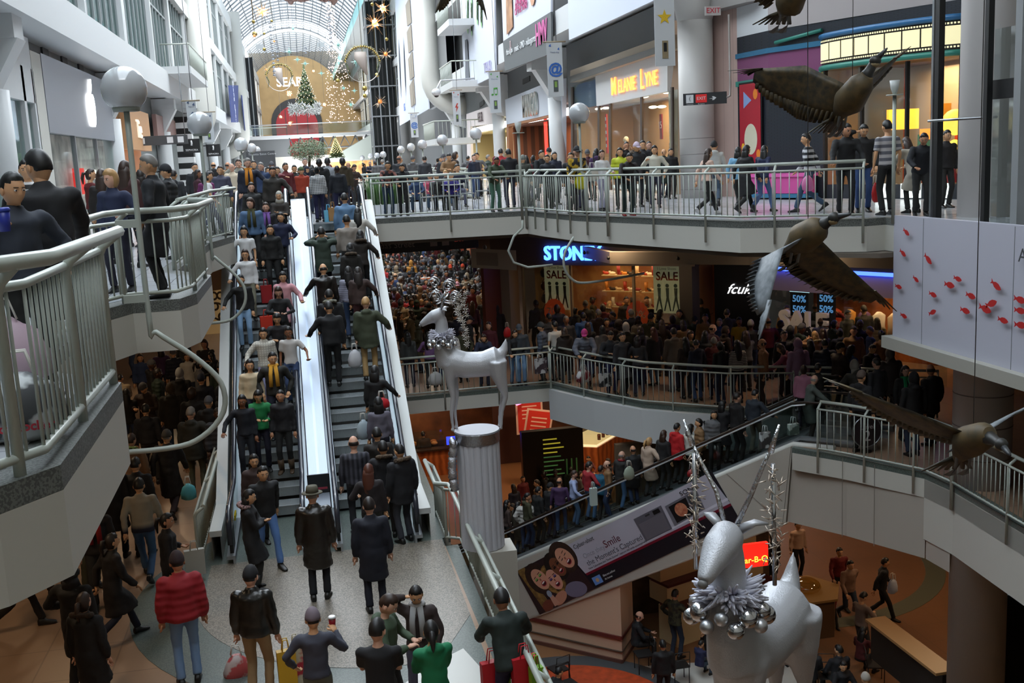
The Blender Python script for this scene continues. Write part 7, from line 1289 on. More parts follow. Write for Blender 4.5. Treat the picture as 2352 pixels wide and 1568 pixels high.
def hoop(px, py, R_px, D, lab):
    c = adep(px, py, D); R0 = R_px * D / F_; r = empty('hanging_hoop', c, label=lab, cat='ornament'); MB().tube([(R0 * math.cos(t), 0, R0 * math.sin(t)) for t in np.linspace(0, 2 * math.pi, 41)], R0 * .02, 6).build('ring', mat('#b8b4b0', .3, .6), r); b = MB(); random.seed(4)
    for k in range(260): a = R_(random.uniform(10, 170)); p = Vector((R0 * math.cos(a), 0, R0 * math.sin(a))); d = Vector((random.uniform(-1, 1), random.uniform(-1, 1), random.uniform(-1, 1))).normalized(); b.tube([p, p + d * R0 * .16], [R0 * .03, R0 * .008], 4)
    b.build('garland', mat('#4a5238', .7, pat='mottle', c2='#a8a080', sc=4), r); b = MB()
    for k in range(24): a = R_(10 + 160 * k / 23); b.ball((R0 * math.cos(a), -R0 * .12, R0 * math.sin(a)), (R0 * .05,) * 3, 6, 4)
    b.build('baubles', mat('#c0a058', .25, .8), r)
    for k in (-1, 1):
        b = MB(); b.tube([(k * R0 * .95, 0, -R0 * .1 + R0 * .2), (k * R0 * .8, 0, -R0 * .3), (k * R0 * .93, 0, -R0 * .75)], [R0 * .05, R0 * .04, R0 * .01], 5); b.build('trailing_garland', mat('#4a5238', .7), r)
    MB().tube([(0, 0, R0), (0, 0, 20 - c.z)], .015, 3).build('wire', GREY, r)
    MB().loft([[(R0 * .35 * math.cos(t) - R0 * .1, R0 * .2 * math.sin(t), z) for t in np.linspace(0, 6.283, 13)[:-1]] for z in (R0 * .7, R0 * .3)] + [[(R0 * .05 * math.cos(t) + R0 * .2, R0 * .05 * math.sin(t), -R0 * .6) for t in np.linspace(0, 6.283, 13)[:-1]]]).build('hanging_drape', mat('#a39890', .6), r)
hoop(833, 148, 40, 62, 'large garlanded hoop hanging before the lattice tower'); hoop(642, 178, 30, 90, 'smaller garlanded hoop on the west side of the wall name')
# glitter shower of tiny lights
r = empty('light_curtain', adep(765, 130, 85), label='falling curtain of tiny pink lights east of the giant tree', cat='lights'); b = MB(); random.seed(8)
for k in range(420): u = random.random(); b.ball((random.uniform(-.3, .3) + 1.6 * u * random.uniform(-.6, 1), random.uniform(-.6, .6), 4.2 - 9.4 * u), (.035,) * 3, 4, 3)
o_ = b.build('bulbs', mat('#ffd8c8', .4, emit=2.2), r, kind='stuff'); MB().tube([(0, 0, 5.5), (0, 0, -5)], .01, 3).build('wire', GREY, r)
# fluffy pinkish cloud at the top
c = adep(703, -5, 50); b = MB(); random.seed(1)
for k in range(26): b.ball((random.uniform(-1.3, 1.3), random.uniform(-.5, .5), random.uniform(-.12, .3) + .1), (random.uniform(.22, .38),) * 3, 10, 8)
me = remesh(b, .07, 2, .12, 'hanging_cloud'); me.materials.append(mat('#b59c97', .95, bump=.8, sc=1)); o_ = obj('hanging_cloud', me, loc=c); tag(o_, 'fluffy pinkish hanging cloud decoration at the top of the vault', 'decoration')
# big leafy tree and planter
c = adep(708, 345, 60); r = empty('potted_tree', (c.x, c.y, 0), label='wide olive green leafy tree rising behind the escalator crowd', cat='tree'); MB().tube([(0, 0, 0), (0, 0, 1.6), (.1, 0, 2.2)], [.1, .08, .05], 8).build('trunk', mat('#4a3a28'), r); b = MB(); random.seed(6); cz = c.z
for k in range(2600):
    d = Vector((random.gauss(0, 1), random.gauss(0, 1), random.gauss(0, 1))).normalized() * (random.random() ** .4); p = Vector((d.x * 1.15, d.y * 1.1, cz + d.z * .62)); t = Vector((random.uniform(-1, 1), random.uniform(-1, 1), random.uniform(-.5, 1))).normalized(); u = t.orthogonal().normalized() * .025; b.add([p - t * .06, p + u, p + t * .06, p - u], [(0, 1, 2, 3)])
b.build('foliage', mat('#4f5f47', .7, pat='mottle', c2='#6f7d62', sc=2), r)
r = empty('bamboo_planter', (2.3, 30.6, 0), label='bright green slender plants in a planter by the escalator head', cat='plant'); MB().box((-.55, -.25, 0), (.55, .25, .3)).build('planter', WHITE, r); b = MB(); random.seed(11)
for k in range(160): x, y = random.uniform(-.5, .5), random.uniform(-.2, .2); h = random.uniform(.5, .95); dx = random.uniform(-.12, .12); b.tube([(x, y, .3), (x + dx * .4, y, .3 + h * .5), (x + dx, y + random.uniform(-.05, .05), .3 + h * .9)], [.012, .012, .004], 4)
b.build('stems', mat('#4f6f3c', .6), r, kind='stuff')
# cafe seating on the crossing
for k, (px_, py_) in enumerate(((955, 478), (985, 480), (1010, 478), (1040, 476), (1075, 470), (1110, 462))):
    v = az(px_, py_ + 8, 0); r_ = empty('steel_chair', (v.x, v.y, 0), label='thin steel chair among the seated people on the crossing, %s' % ('nearest the escalator', 'second from the escalator', 'third from the escalator', 'fourth from the escalator', 'fifth from the escalator', 'empty and farthest from the escalator')[k], cat='chair'); MB().box((-.2, -.2, .42), (.2, .2, .45)).build('seat', mat('#8a8f92', .3, .6), r_)
    MB().tube([(-.19, .19, .45), (-.19, .22, .85), (.19, .22, .85), (.19, .19, .45)], .012, 6).build('backrest', STEEL, r_)
    for x in (-.18, .18):
        for y in (-.18, .18): MB().tube([(x, y, 0), (x, y, .43)], .01, 5).build('leg', STEEL, r_)
for px_, py_, z, lab in ((985, 452, .0, 'white marble round table on the crossing'), (1130, 745, -5, 'round white table in the middle gallery crowd')):
    v = Vector((4.3, 31.2, 0)) if z == 0 else az(975, 750, z + .75); r_ = empty('round_table', (v.x, v.y, z), label=lab, cat='table'); MB().tube([(0, 0, .72), (0, 0, .75)], .36, 24).build('top', mat('#a9aaa6', .3), r_); MB().tube([(0, 0, 0), (0, 0, .72)], .03, 8).build('column', STEEL, r_)
# ---------------------------------------------------------------- the crowd
HB = {'s': 'short', 'z': 'buzz', 'l': 'long', 'b': 'bob', 'p': 'pony', 'n': 'bun', 'u': 'curly', 'x': 'balding', 'c': 'cap', 'k': 'beanie', 'H': 'hat', 'd': 'hood', 'f': 'scarfhead', '0': 'bald'}
HC = {'k': 'black', 'b': 'brown', 'd': 'dkbrown', 'y': 'blond', 'g': 'grey', 'w': 'white', 'r': 'red'}
TK = {'j': 'jacket', 'c': 'coat', 'k': 'parka', 'p': 'puffer', 't': 'tee', 's': 'sweater', 'h': 'hoodie'}
PK = {'S': 'stand', 'T': 'stand2', 'P': 'pocket', 'W': 'walk', 'V': 'walk2', 'R': 'rail', 'Q': 'rail2', 'r': 'gripr', 'l': 'gripl', 'X': 'cross', 'F': 'phone', 'C': 'camera', 'E': 'ear', 'U': 'cup', 'B': 'bag', 'I': 'sit', 'J': 'sit2', 'A': 'stepup', 'O': 'point'}
SK = {'p': 'pale', 't': 'tan', 'a': 'asian', 'b': 'brown', 'd': 'dark'}
def hx(c): return "#" + (c if len(c) == 6 else "".join(ch * 2 for ch in c))
PATT = {'yoke': lambda a, b: mat(a, .8, pat='stripe', c2=b, sc=.25), 'stripe': lambda a, b: mat(a, .8, pat='stripe', c2=b, sc=2.6), 'fine': lambda a, b: mat(a, .8, pat='stripe', c2=b, sc=7), 'vert': lambda a, b: mat(a, .8, pat='vstripe', c2=b, sc=4), 'plaid': lambda a, b: mat(a, .8, pat='plaid', c2=b, sc=6), 'camo': lambda a, b: mat(a, .8, pat='camo', c2=b, sc=9), 'leather': lambda a, b: mat(a, .32, bump=.3)}
ESC = {'D': (Vector((0, 19.3, -5)), Vector((0, 1, 0)), .577, 8.67), 'E': (base2, u2, s2, run2)}
FLZ = {'U': 0.0, 'M': -5.0, 'B': Z1}
PEOPLE = []
def floor_at(z, p):
    if z in FLZ: return FLZ[z]
    b0, u, s, rn = ESC[z]; t = (p - b0).dot(u) if z == 'E' else p.y - b0.y; n_ = rn / int(rn / .4); t = min(max(t, 0), rn); return b0.z + (math.ceil(t / n_ - .001) * n_ if 0 < t < rn else t) * s
def place(z, px, py, D, hgt, sit):
    hh = (.925 if not sit else .925 - .245) * hgt
    if z == 'E':
        b0, u, s, rn = ESC[z]; ln_ = D if D > 0 else .85; p = apl(px, py, TP + n2 * ln_, n2); fz = floor_at(z, p); h2 = (p.z - fz) / .925; return Vector((p.x, p.y, fz)), min(max(h2, 1.5), 1.85)
    if D:
        p = adep(px, py, D); fz = floor_at(z, p); h2 = (p.z - fz) / (.925 if not sit else .68); return Vector((p.x, p.y, fz)), min(max(h2, 1.46), 1.92)
    if z in FLZ: p = az(px, py, FLZ[z] + hh); return Vector((p.x, p.y, FLZ[z])), hgt
    b0, u, s, rn = ESC[z]; n = UP - u * s; p = apl(px, py, b0 + UP * (hh + .04), n)
    t = (p - b0).dot(u)
    if t < 0 or t > rn: zz = b0.z if t < 0 else b0.z + rn * s; p = az(px, py, zz + hh)
    return Vector((p.x, p.y, floor_at(z, p))), hgt
def in_poly(x, y, P):
    r = False; j = len(P) - 1
    for i in range(len(P)):
        if (P[i][1] > y) != (P[j][1] > y) and x < (P[j][0] - P[i][0]) * (y - P[i][1]) / (P[j][1] - P[i][1]) + P[i][0]: r = not r
        j = i
    return r
def keep_on_floor(z, p):
    hs = [HOLE2] if z == 'M' else ([HOLE3] + FAR3 if z == 'U' else [])
    bad = lambda q: any(in_poly(q.x + a, q.y + b_, h) for h in hs for a, b_ in ((0, 0), (.26, 0), (-.26, 0), (0, .26), (0, -.26)))
    if not bad(p): return p
    for k in range(1, 26):
        for a in range(16):
            q = p + Vector((math.cos(a * .3927), math.sin(a * .3927), 0)) * .08 * k
            if not bad(q): return q
    return p
def add_person(line):
    spec, lab = line.split('|'); a = spec.split(); z, px, py, D, pose, face, hair, top, tc, leg = a[:10]; o = dict(q.split('=') for q in a[10:]); fem = hair[0].isupper() if False else ('f' in o.get('g', 'f' if hair[0] in 'lbpnf' else 'm'))
    hgt = float(o.get('h', 1.63 if fem else 1.75)); P = PK[pose]; loc, hgt = place(z, float(px), float(py), float(D), hgt, P in ('sit', 'sit2'))
    for q in PEOPLE:
        if abs(q[0].z - loc.z) < .6:
            d = Vector((loc.x - q[0].x, loc.y - q[0].y, 0)); m_ = .36 if z in 'DE' else .42
            if d.length < m_: loc += (d.normalized() if d.length > .01 else Vector((.7, .7, 0))) * (m_ - d.length) * .9
    loc = keep_on_floor(z, loc)
    pat = PATT[o['p']](hx(tc), hx(o.get('c2', '111'))) if 'p' in o else None
    obj_ = person(loc, float(face), P, fem, hgt, HB[hair[0]], HC[hair[1]], SK[o.get('sk', 'a')], TK[top], hx(tc), hx(leg), hx(o.get('sh', '111')), label=lab.strip(), group=o.get('grp'), hat=hx(o['H']) if 'H' in o else ('#1a1a1e' if hair[0] in 'ckdfH' else None), trim=hx(o['t']) if 't' in o else None, scarf=hx(o['s']) if 's' in o else None, pat=pat, boot='bt' in o)
    PEOPLE.append((loc, obj_, lab, z, float(px), float(py))); return obj_
CROWD = """
U 26 436 7.2 U 145 sk j 2a2f3a 111 |person drinking from a blue cup at the nearest balcony
U 115 378 7.6 Q -20 sk c 0c0c10 111 h=1.8|person in long black coat with back turned, leaning over the nearest railing
U 60 390 14 S 170 sk s ccc 223 p=stripe c2=111|person in black and white striped sweater facing us behind the black coat
U 256 412 13.6 B 200 uy j 1b2440 112 g=f sk=p|person with curly blond hair and glasses in blue jacket over red turtleneck
U 367 378 12.7 P -80 sg c 14161c 0a0a0c h=1.76|person in long dark parka standing in profile in the railing bay
U 428 392 18.5 S -80 ck p 121317 111|person in black cap and black puffer jacket behind the railing bay
U 285 388 17 S 20 lb j 3a1c1a 112 |brown haired person in maroon jacket, back turned, under the first globe lamp
U 232 405 18 S 10 lb j 1a1412 112 |long haired person in black jacket left of the curly blond person
U 205 402 21 T 60 pb s 5a1818 222 |ponytailed person in dark red sweater before the glowing red display
U 323 405 19 S 0 bd j 221a20 222 |dark bobbed person between the first lamp post and the dark parka
U 472 402 24 W 90 pk t ddd 335 |black haired person in white t-shirt walking near the second lamp post
U 500 392 27 S 180 sb j 445 222 |brown haired person in slate jacket left of the escalator head
U 515 405 25 T 200 pk s 6a2a5a 222 |person in purple sweater close to the escalator head railing
U 447 385 30 S 160 sk j 1c1c20 222 |short haired person in charcoal jacket beneath the second globe lamp
U 533 385 30 S 190 0g j c8b8a0 443 sk=p|bald person in cream jacket behind the navy and orange one
U 548 376 31 C 180 sb k 8a8a80 333 sk=p|person in pale grey parka above the descending escalator
U 600 383 29 S 200 sg j 2a3a5a 222 sk=p|grey haired person in blue jacket beside the information board
U 583 378 34 S 180 sd c 3a2a22 222 |dark haired person in brown coat in front of the information board
U 617 392 31 S 180 lk s 888 222 |long haired person in grey sweater under the information board
U 655 384 29 O 150 sk j 5a141c 111 sk=t|person in maroon shirt leaning forward to take a photograph
U 637 392 30 S 180 lk j 111 222 |person with long black hair behind the descending crowd
U 676 388 31 C 180 sk c 1a1a18 222 |person in olive black coat raising a camera at the escalator head
U 700 372 35 S 170 sg j 333 222 sk=p|grey haired person in profile between the escalators
U 692 395 30 S 180 kg j 903018 222 H=4a5a3a|person in green knit hat and rust jacket at the escalator head
U 733 374 29 S 0 zk k 0e0e12 223 sk=d|person in black hooded parka stepping off the escalator
U 752 372 31 S 0 sk j 888c92 223 sk=d|person in light grey jacket, back turned, past the escalator head
U 787 372 30 S -10 sk h 3a3020 223 sk=d|person in brown hooded top with black hair past the escalator head
U 775 398 28.5 S 0 zk j 10131c 224 sk=d|person in dark navy jacket just leaving the ascending escalator
U 728 398 28 S 0 nk j 555 224 p=plaid c2=bbb|person in grey plaid jacket with a slouchy shoulder bag, back turned
D 569 380 0 l 175 sg j 1b2030 222 sk=p s=b72|grey haired person in navy jacket edged with orange, top of the descending escalator
D 578 442 0 S 175 bd j 222 222 sk=p|brunette in black jacket over white on the descending escalator
D 628 412 0 l 185 sk j 2a2622 222 sk=t|dark haired person in brown black jacket at the centre deck, high on the stairs
D 641 450 0 X 180 fk c 2a2420 222 H=a8a49a|person in pale grey headscarf on the descending escalator
D 576 475 0 T 180 ub j 4a6484 222 s=3a3a20 sk=p g=m|curly haired person in blue jacket and green scarf riding down
D 609 478 0 S 180 lb j 1c1a20 222 s=6a4a8a sk=p|brown haired person with purple scarf behind the blue jacket
D 645 500 0 B 180 lk j 161c38 222 |person in navy coat with red collar by the centre deck
D 622 543 0 S 180 lk j 0e0e0e 111 |black haired person all in black looking down in the middle of the descent
D 562 548 0 r 180 bk t ccc 223 |dark haired person in white top with hand on the outer rail
D 563 585 0 r 175 lb s ccc 776 |brown haired person in white sweater with black shoulder strap
D 553 644 0 r 180 pk s 111 8ac |person with white hairband, black top and pale jeans
D 650 640 0 l 185 bk c c08a90 444 sk=a|person in pink coat with short black hair at the centre deck
D 641 687 0 F 180 lb s 121214 111 sk=p|brown haired person with glasses in black shirt, upper of the lower group
D 637 738 0 F 180 lk s 141014 111 |dark haired person in black below the one with glasses
D 605 772 0 r 175 bk j c4c0b4 88a p=plaid c2=a8a49a|person in white checked jacket reaching for the outer rail
D 664 772 0 l 190 lk t b8b4b0 346 sk=b|person with very long dark hair, pale top and jeans at the centre deck
D 627 834 0 P 180 sk j 16140f 112 s=c9922e|person with glasses in black jacket over yellow shirt
D 574 848 0 S 170 bk s c8b494 223 |person in beige top holding a black bag near the outer rail
D 592 905 0 F 175 lk h 14703a 112 |person in bright green hooded top looking down
D 646 922 0 S 190 pk j 121014 111 bt=1 sh=432 sk=t|person in black cardigan over pink top with brown boots
D 558 942 0 r 175 lk s 10131c 10131c sk=b|person in dark navy sweater by the outer handrail
D 583 1058 0 S 170 bk j 3a2a28 222 |smiling person half hidden behind the white shirted one
M 600 1080 0 W 160 sk j 141416 4a6a9a |person in black jacket, white shirt and blue jeans stepping off the escalator
M 568 1142 0 X 90 lk c 15161a 222 t=a88 bt=1|person in long black padded coat with beige hood at the escalator foot
D 792 467 0 S 0 sk j 5a7a9a 223 |person in pale blue jacket with dark strap high on the ascending side
D 738 535 0 C 0 sk k 2e3a30 112 |person in green hooded jacket raising both arms
D 797 520 0 S 0 sk s 888078 222 |black haired person in grey beige top beside the outer casing, upper right
D 822 490 0 r 5 lk j b8b4ac 111 |person with long black hair and white shoulder near the right rail
D 828 548 0 r 0 bk j 221c18 111 t=543|person in dark jacket with fur edge gripping the right rail
D 743 625 0 l 0 xd j 1a1614 111 p=leather|balding person in black leather jacket on the ascending escalator
D 806 590 0 S 0 lk k 16130f 111 t=654|person in black parka with wide fur hood above the striped sweater
D 800 622 0 S 0 lk s 6e6c78 2a3c5a p=fine c2=99a|person with long black hair in finely striped grey sweater and jeans
D 822 640 0 r 0 ld j 3a2a26 422 |person in dark brown jacket beside the striped sweater
D 757 690 0 S 0 sk k 0f0f12 111 t=998|person in black parka with pale fur hood mid way up
D 840 697 0 r 5 sy k 3c4230 a8885a sk=p h=1.8|blond person in olive green jacket and khaki trousers riding up
D 757 727 0 l 0 sk j 111114 0c0c0e h=1.8|person in black jacket and black trousers climbing by the centre deck
D 862 875 0 r 10 bk s 101012 222 |person in black sweater with large red bag, low on the ascending side
D 870 938 0 S 0 bk s 5e5a66 223 |person in grey purple sweater carrying a pale blue bag
D 866 998 0 S 0 sk j 1a1410 222 |dark haired person seen over the shoulder of the fur hooded pair
M 812 1018 0 S 0 xd s 3a3a44 15151a p=vert c2=1c1c24 h=1.8 sk=p|balding person in dark vertically striped shirt at the escalator foot
M 847 1083 0 B 0 lr j 1a1214 222 |person with long red brown hair between striped shirt and fur hood
M 880 1030 0 S 0 sk k 0f0f14 222 t=654|person in black parka with brown fur trim, left of the fur hooded pair
M 913 1035 0 S -25 zk k 101016 2a2c34 t=654 h=1.76|person in dark parka with brown fur trim, right of the fur hooded pair
M 717 1138 0 S 5 Hg c 1c1611 0c1018 p=leather h=1.78 H=4e4a3c sk=p|person in brown leather coat and grey brimmed hat seen from behind
M 848 1163 0 S 0 sd c 0f1220 0f1220 h=1.74 sk=p|person in navy belted trench coat seen from behind
M 574 1326 0 S 15 kk j 141310 8a7252 p=leather H=101014 sk=p|person in black leather jacket, black knit hat and khaki trousers
M 718 1424 0 U 5 kd s 3a3c48 5a5c50 H=6a5e66 g=f|person in grey sweater and patterned cap holding a red paper cup
M 880 1388 0 F 110 sb h 3a4a36 222 sk=p|bearded person in green hooded top looking down at a phone
M 956 1362 0 E 190 sk j 2c201e 445 s=999 g=f h=1.62|person in dark brown cardigan over striped top scratching the head
M 866 1450 0 X 10 sk t 0c0c10 223 sk=p|person in black t-shirt with back turned among the phone group
M 992 1452 0 X -10 pk h 0f6e46 223 |ponytailed person in emerald hooded top seen from behind
M 1187 1384 0 R -5 sk j 14201c 113 h=1.78 sk=b|person in dark green jacket leaning on the plaza railing
M 407 1292 0 S -10 ck p 8e1420 6a86aa h=1.78 H=2a1a1e sk=t|person in bright red puffer jacket and pale jeans
M 379 1197 0 B 80 pk c 0e0c10 111 sk=t|person in black coat with ponytail carrying a white paper bag
M 317 1112 0 W 0 sk j 8a8274 3a5a80 p=yoke c2=1c2238|person in beige and navy jacket walking away
M 246 1240 0 W 60 pd c 120d0c 1a2030 |person in long black coat holding a phone, striding across the tiles
M 210 1163 0 S 170 ck j 140f10 222 H=a01420 s=811 sk=p|person in red baseball cap beneath the near balcony
M 184 1127 0 S 150 sg j 3a2c1c 443 sk=p|grey haired person in tan sleeved jacket beside the red cap
M 160 1315 0 B 20 dk c 0e0c0d 111 |hooded person in black with a furry grey bag
M 190 1385 0 S 20 pb c 0d0c0e 111 sk=p t=321|light brown ponytailed person in long black coat at the bottom edge
M 250 1068 0 S 0 sk c 0d0c0f 111 h=1.8|tall person in long black coat behind the red cap
M 308 1068 0 S 10 sk j 0f1016 222 |black haired person in dark navy jacket, before the striding beige jacket
M 300 1012 0 S 20 sb k 7a5c44 5a4a3a t=8a6 sk=p|person in tan parka with furry hood in the shaded crowd
M 437 950 0 r 10 sg k 24241e 443 sk=p h=1.8|grey haired person in olive coat touching the escalator side railing
M 380 1000 0 W 10 kg c 0e0c0e 2a1c20 H=3a3836 h=1.75|person in black coat and grey knit hat with a turquoise bag
M 334 942 0 S 0 sk h 14151c 222 |person in dark hooded top with grey hood in the shaded crowd
M 391 893 0 S 0 dk k 1a1814 2a4464 H=3a2c1e|person in brown fur edged hood and blue jeans in the shaded crowd
M 412 858 0 S 10 dk h 0f0f12 222 H=888|person in black top with white hood in the shaded crowd
M 462 872 0 S 0 ck j 10121c 222 H=1a2236|person in navy cap and navy jacket beside the long escalator
M 105 1140 0 S 0 sk j 120e0e 3a2a20 |person in black jacket carrying a blue plastic bag under the balcony
M 8 1205 0 W 90 sk j 160f0e 15110f |person in dark jacket cut by the picture edge beneath the balcony
U 888 376 28.9 R 170 nk s 7a4a40 234 sk=a p=camo c2=1c1a20|person in patterned orange blouse leaning on the crossing rail
U 921 386 29.1 R 180 sk j 0e0e10 111 g=f h=1.55|person in black jacket looking down over the crossing rail
U 955 408 31 I 190 bk j 2a3c5c 234 |seated person in blue jacket nearest the escalator head
U 987 410 32 I 180 bb j b04a60 345 |seated person in pink jacket on the crossing
U 1003 414 31 J 180 sk j 1c1a18 222 |seated person in dark jacket with white shoes on the crossing
U 1036 408 31 I 190 sk s 2a2070 111 |seated person in violet blue sweater on the crossing
U 1022 398 34 I 180 sy j 333 345 sk=p|seated blond person behind the violet sweater
U 1050 386 33 J 180 sk s 1a1c30 445 |seated round faced person in navy sweater, farthest of the seated
U 1107 368 27.3 R 165 sk j 35402c 465 sk=b|person in green camouflage top bending over the crossing rail
U 1152 370 27.5 B 180 sk j 10141f 1a1a18 g=f|person in navy jacket facing us at the crossing rail
U 1168 352 30 S 0 sk j 101014 223 h=1.8|tall person in black, back turned, on the crossing
U 1150 350 36 S 10 sk j 901820 222 |black haired person with red collar beyond the navy jacket
U 1190 366 30 S 0 kg j 3a3c34 333 H=6a6e66|person in grey green knit hat near the crossing corner
U 1209 368 31 S -20 lk j 5a1c28 222 |person with long black hair and dark red bag near the crossing corner
U 1245 364 26.2 S 190 pk c 14161c 3a3a40 |person with glasses in dark coat behind the dense corner railing
U 1240 352 30 W 150 sk j 101218 222 |person in black jacket behind the one with glasses at the corner railing
U 1273 358 31 S 180 lk j 1c2030 333 |long haired person in navy jacket over pale top
U 1308 345 25.8 W 175 cd s a8881e 3a3c40 sk=p p=camo c2=151515|person in cap and black shirt with yellow sleeves
U 1330 352 27.5 B 150 lb s a8a498 334 |person carrying a yellow bag behind the hooked lamp post
U 1381 355 26.6 B 160 lb s ccc 99a sk=p|brown haired person in white sweater with a white bag
U 1402 360 24.0 R 175 sk j 181010 1a2a28 sh=811|person in black jacket leaning far over the crossing rail
U 1424 350 27 S 200 bk p a8b020 222 |person in lime yellow jacket behind the leaning one
U 1438 335 30.5 C 180 zk j 141414 222 sk=t|person in sunglasses and black jacket before the dress shop
U 1461 338 27.5 P 180 cw k 181a1e 1c2028 H=bab t=765|person in white cap and fur hooded parka before the dress shop
U 1476 333 30 S 190 sk j 16161a 222 |black haired person between white cap and ivory jacket
U 1490 334 31 S 180 zk j 1a1418 222 sk=p|pale faced person with cropped hair before the dress shop
U 1503 345 26.8 U 200 bk j b8b4a4 223 |person in ivory jacket holding a drink
U 1540 352 31 S 180 sk j 1a1a1a 222 |dark figure at the dress shop edge beside the round column
U 1622 352 22.9 W 80 lb s c8a898 111 sh=bbb|long haired person in pale pink top walking left of the brick shop
U 1640 332 26 W 20 ck h a8a8a4 345 H=101014|person in white hooded top with grey backpack and black cap
U 1694 348 24 W 40 bk j 6a9ab8 222 |person in light blue jacket behind the long black coat
U 1710 342 22.9 W 70 bk c 0f0f12 111 h=1.6|person in long black coat and red scarf walking past the red poster
U 1751 346 23 V 60 lk j 182040 4a6088 |person in blue jacket striding past the brick wall
U 1860 316 22.2 V -60 sk s b8b8bc 30465c p=stripe c2=14161c h=1.75|person in bold black and white striped sweater beside the pink ledge
U 1943 298 20.7 Q 200 sk j 101012 141418 h=1.82 sk=t|person in black jacket with arms spread on the crossing rail
U 1983 300 21.4 E 200 sk j 0e0e10 28406a h=1.8|person in black jacket and jeans talking on a phone
U 2039 292 20.3 S 0 sk t a8a4a4 111 h=1.82 p=stripe c2=5a5a62|person in pale striped polo shirt seen from behind
U 2092 322 20.6 R -10 lb c a8a294 222 |brown haired person in cream coat by the crossing end
U 2119 314 19.6 R 200 sk j 14161c 222 sk=t|person in black jacket with white sleeve stripes beside the black lift post
U 2174 312 21.5 S 180 sk j 181416 222 |person glimpsed between the black lift post and the big column
M 1031 764 0 S 5 sk p c4c4c0 34507a sk=p|person in white quilted jacket and jeans behind the standing reindeer
M 984 772 0 B 20 lk s 6a4a74 222 |person in purple top holding white shopping bags
M 936 772 0 S 0 lk j 3a3e3e 223 |person with long dark hair in grey jacket by the gallery railing
M 917 725 0 S 90 lb s 111 111 |brown haired person in black facing the tan coat
M 946 720 0 X -60 lb c 6a6450 554 t=876 sk=p|long haired person in pale olive coat with furry collar
M 968 694 0 F 180 ly j 555 222 s=822 sk=p|blond person in grey jacket holding a white bag, middle gallery
M 1026 688 0 S 10 kg k 202022 222 H=3a3c40|person in dark speckled parka right of the reindeer antlers
M 1123 748 0 S -150 bb j 4a1420 223 sk=p|person in dark red hooded jacket behind the reindeer back
M 1105 772 0 R 180 bb k 141c34 223 t=876|person in navy parka with fur collar stretching along the railing
M 1140 710 0 S 10 dk c 0c0a0c 111 |person in long black hooded coat with a red bag
M 1136 672 0 S 0 sk s a82a1c 222 |person in orange red top beside the round shop logo
M 1212 770 0 S 190 ck j 30363c 6a8aaa H=3a4048 |person in grey cap left of the railing corner
M 1196 778 0 Q 170 lb j 15161a 4a6a8a |person in black leaning where the middle railing bends
M 1240 755 0 S -60 ck p 3c4452 222 H=2a2e30|person in charcoal cap and slate puffer jacket
M 1232 698 0 S -20 zk j 141416 111 sk=d h=1.85|tall person in black before the first shoe window poster
M 883 618 0 S 60 sk p a01c1c 222 |person in red puffer jacket beside the escalator casing
M 975 628 0 S 0 sk j c8c4b8 222 p=stripe c2=b85a28|person in white jacket with orange chevrons in the hallway crowd
M 1050 655 0 S 180 cy j 222 222 H=c08a98|person in pink cap in the hallway crowd
M 944 604 0 S 0 dy j a8742c 222 H=a8742c|person in mustard yellow hood in the hallway crowd
M 1006 602 0 S 10 sy j 888 222 sk=p|blond person in grey jacket in the hallway crowd
M 1034 614 0 S 180 cr j 222 222 H=c8401c|person in bright orange cap left of centre in the hallway
M 1063 613 0 S 0 cr j 111 222 H=c8401c|person in bright orange cap beside the hallway window
M 1024 658 0 S 0 sk p a01820 222 |person in red puffer jacket left of the pink cap
M 941 686 0 S 10 sk p b01c20 222 |person in red padded waistcoat above the blond one
M 1290 762 0 S 0 lb k 221812 222 t=3a2a1c|person in dark brown furry parka where the railing starts to curve
M 1322 762 0 R 190 ck p 5a5e6a 334 H=c03a80|person in bright pink cap and grey striped jacket
M 1269 748 0 S -20 sk t b4b0a8 222 |dark haired person in white t-shirt beside the brown furry parka
M 1399 700 0 S 60 ly j 4a3c28 222 t=a98 sk=p|blond person in tan jacket before the doorway of the shoe shop
M 1438 690 0 S 180 sk j 1a1816 222 sk=t h=1.8|person in black jacket left of the middle discount poster
M 1485 690 0 S 185 sk j 1c1e1c 222 sk=t h=1.8|person in dark sweater right of the middle discount poster
M 1534 688 0 S 180 zk h a8989a 222 sk=d h=1.84|tall person in white hooded jacket under the last SALE poster
M 1609 696 0 S 0 sk c 0c0c0e 111 h=1.85|tall person in black coat against the brown column
M 1384 758 0 S 10 bk h 6a6058 345 |black haired person in grey hooded top at the curving railing
M 1352 778 0 F 180 sk j 14161c 224 |person with hand to the face leaning on the curving railing
M 1438 752 0 S 10 dk k 26261c 222 H=a8a4a0|person in olive parka with white lined hood
M 1502 762 0 S -10 lr c 0f0f12 3a4a5a s=a98|person in black coat with cream collar at the curving railing
M 1548 764 0 S 0 sk k 5a5048 223 |person in grey brown parka with back turned, mid railing
M 1340 728 0 S 10 sk j 2c4c7c 222 |person in blue shirt behind the pink cap
M 1393 740 0 S 180 bk s 301818 222 |smiling person in dark red behind the grey hooded top
M 1697 738 0 S 190 bk t b8941c 222 sk=b|person in yellow t-shirt before the black shop front
M 1694 792 0 S 0 lk s a8a098 112 p=fine c2=333|long haired person in white patterned sweater at the railing
M 1748 790 0 S -80 xd s 7a5236 2a1c14 sk=t|person in tan brown sweater at the railing, in profile
M 1786 800 0 S 0 dk k 8a6a86 222 H=8a6a86|person in long lilac quilted coat with hood
M 1828 800 0 R -60 bb h 7a3a50 222 |person in pink hooded top leaning beside the lilac coat
M 1862 792 0 S 0 lk j 0e0c0e 111 |person with very long black hair by the railing
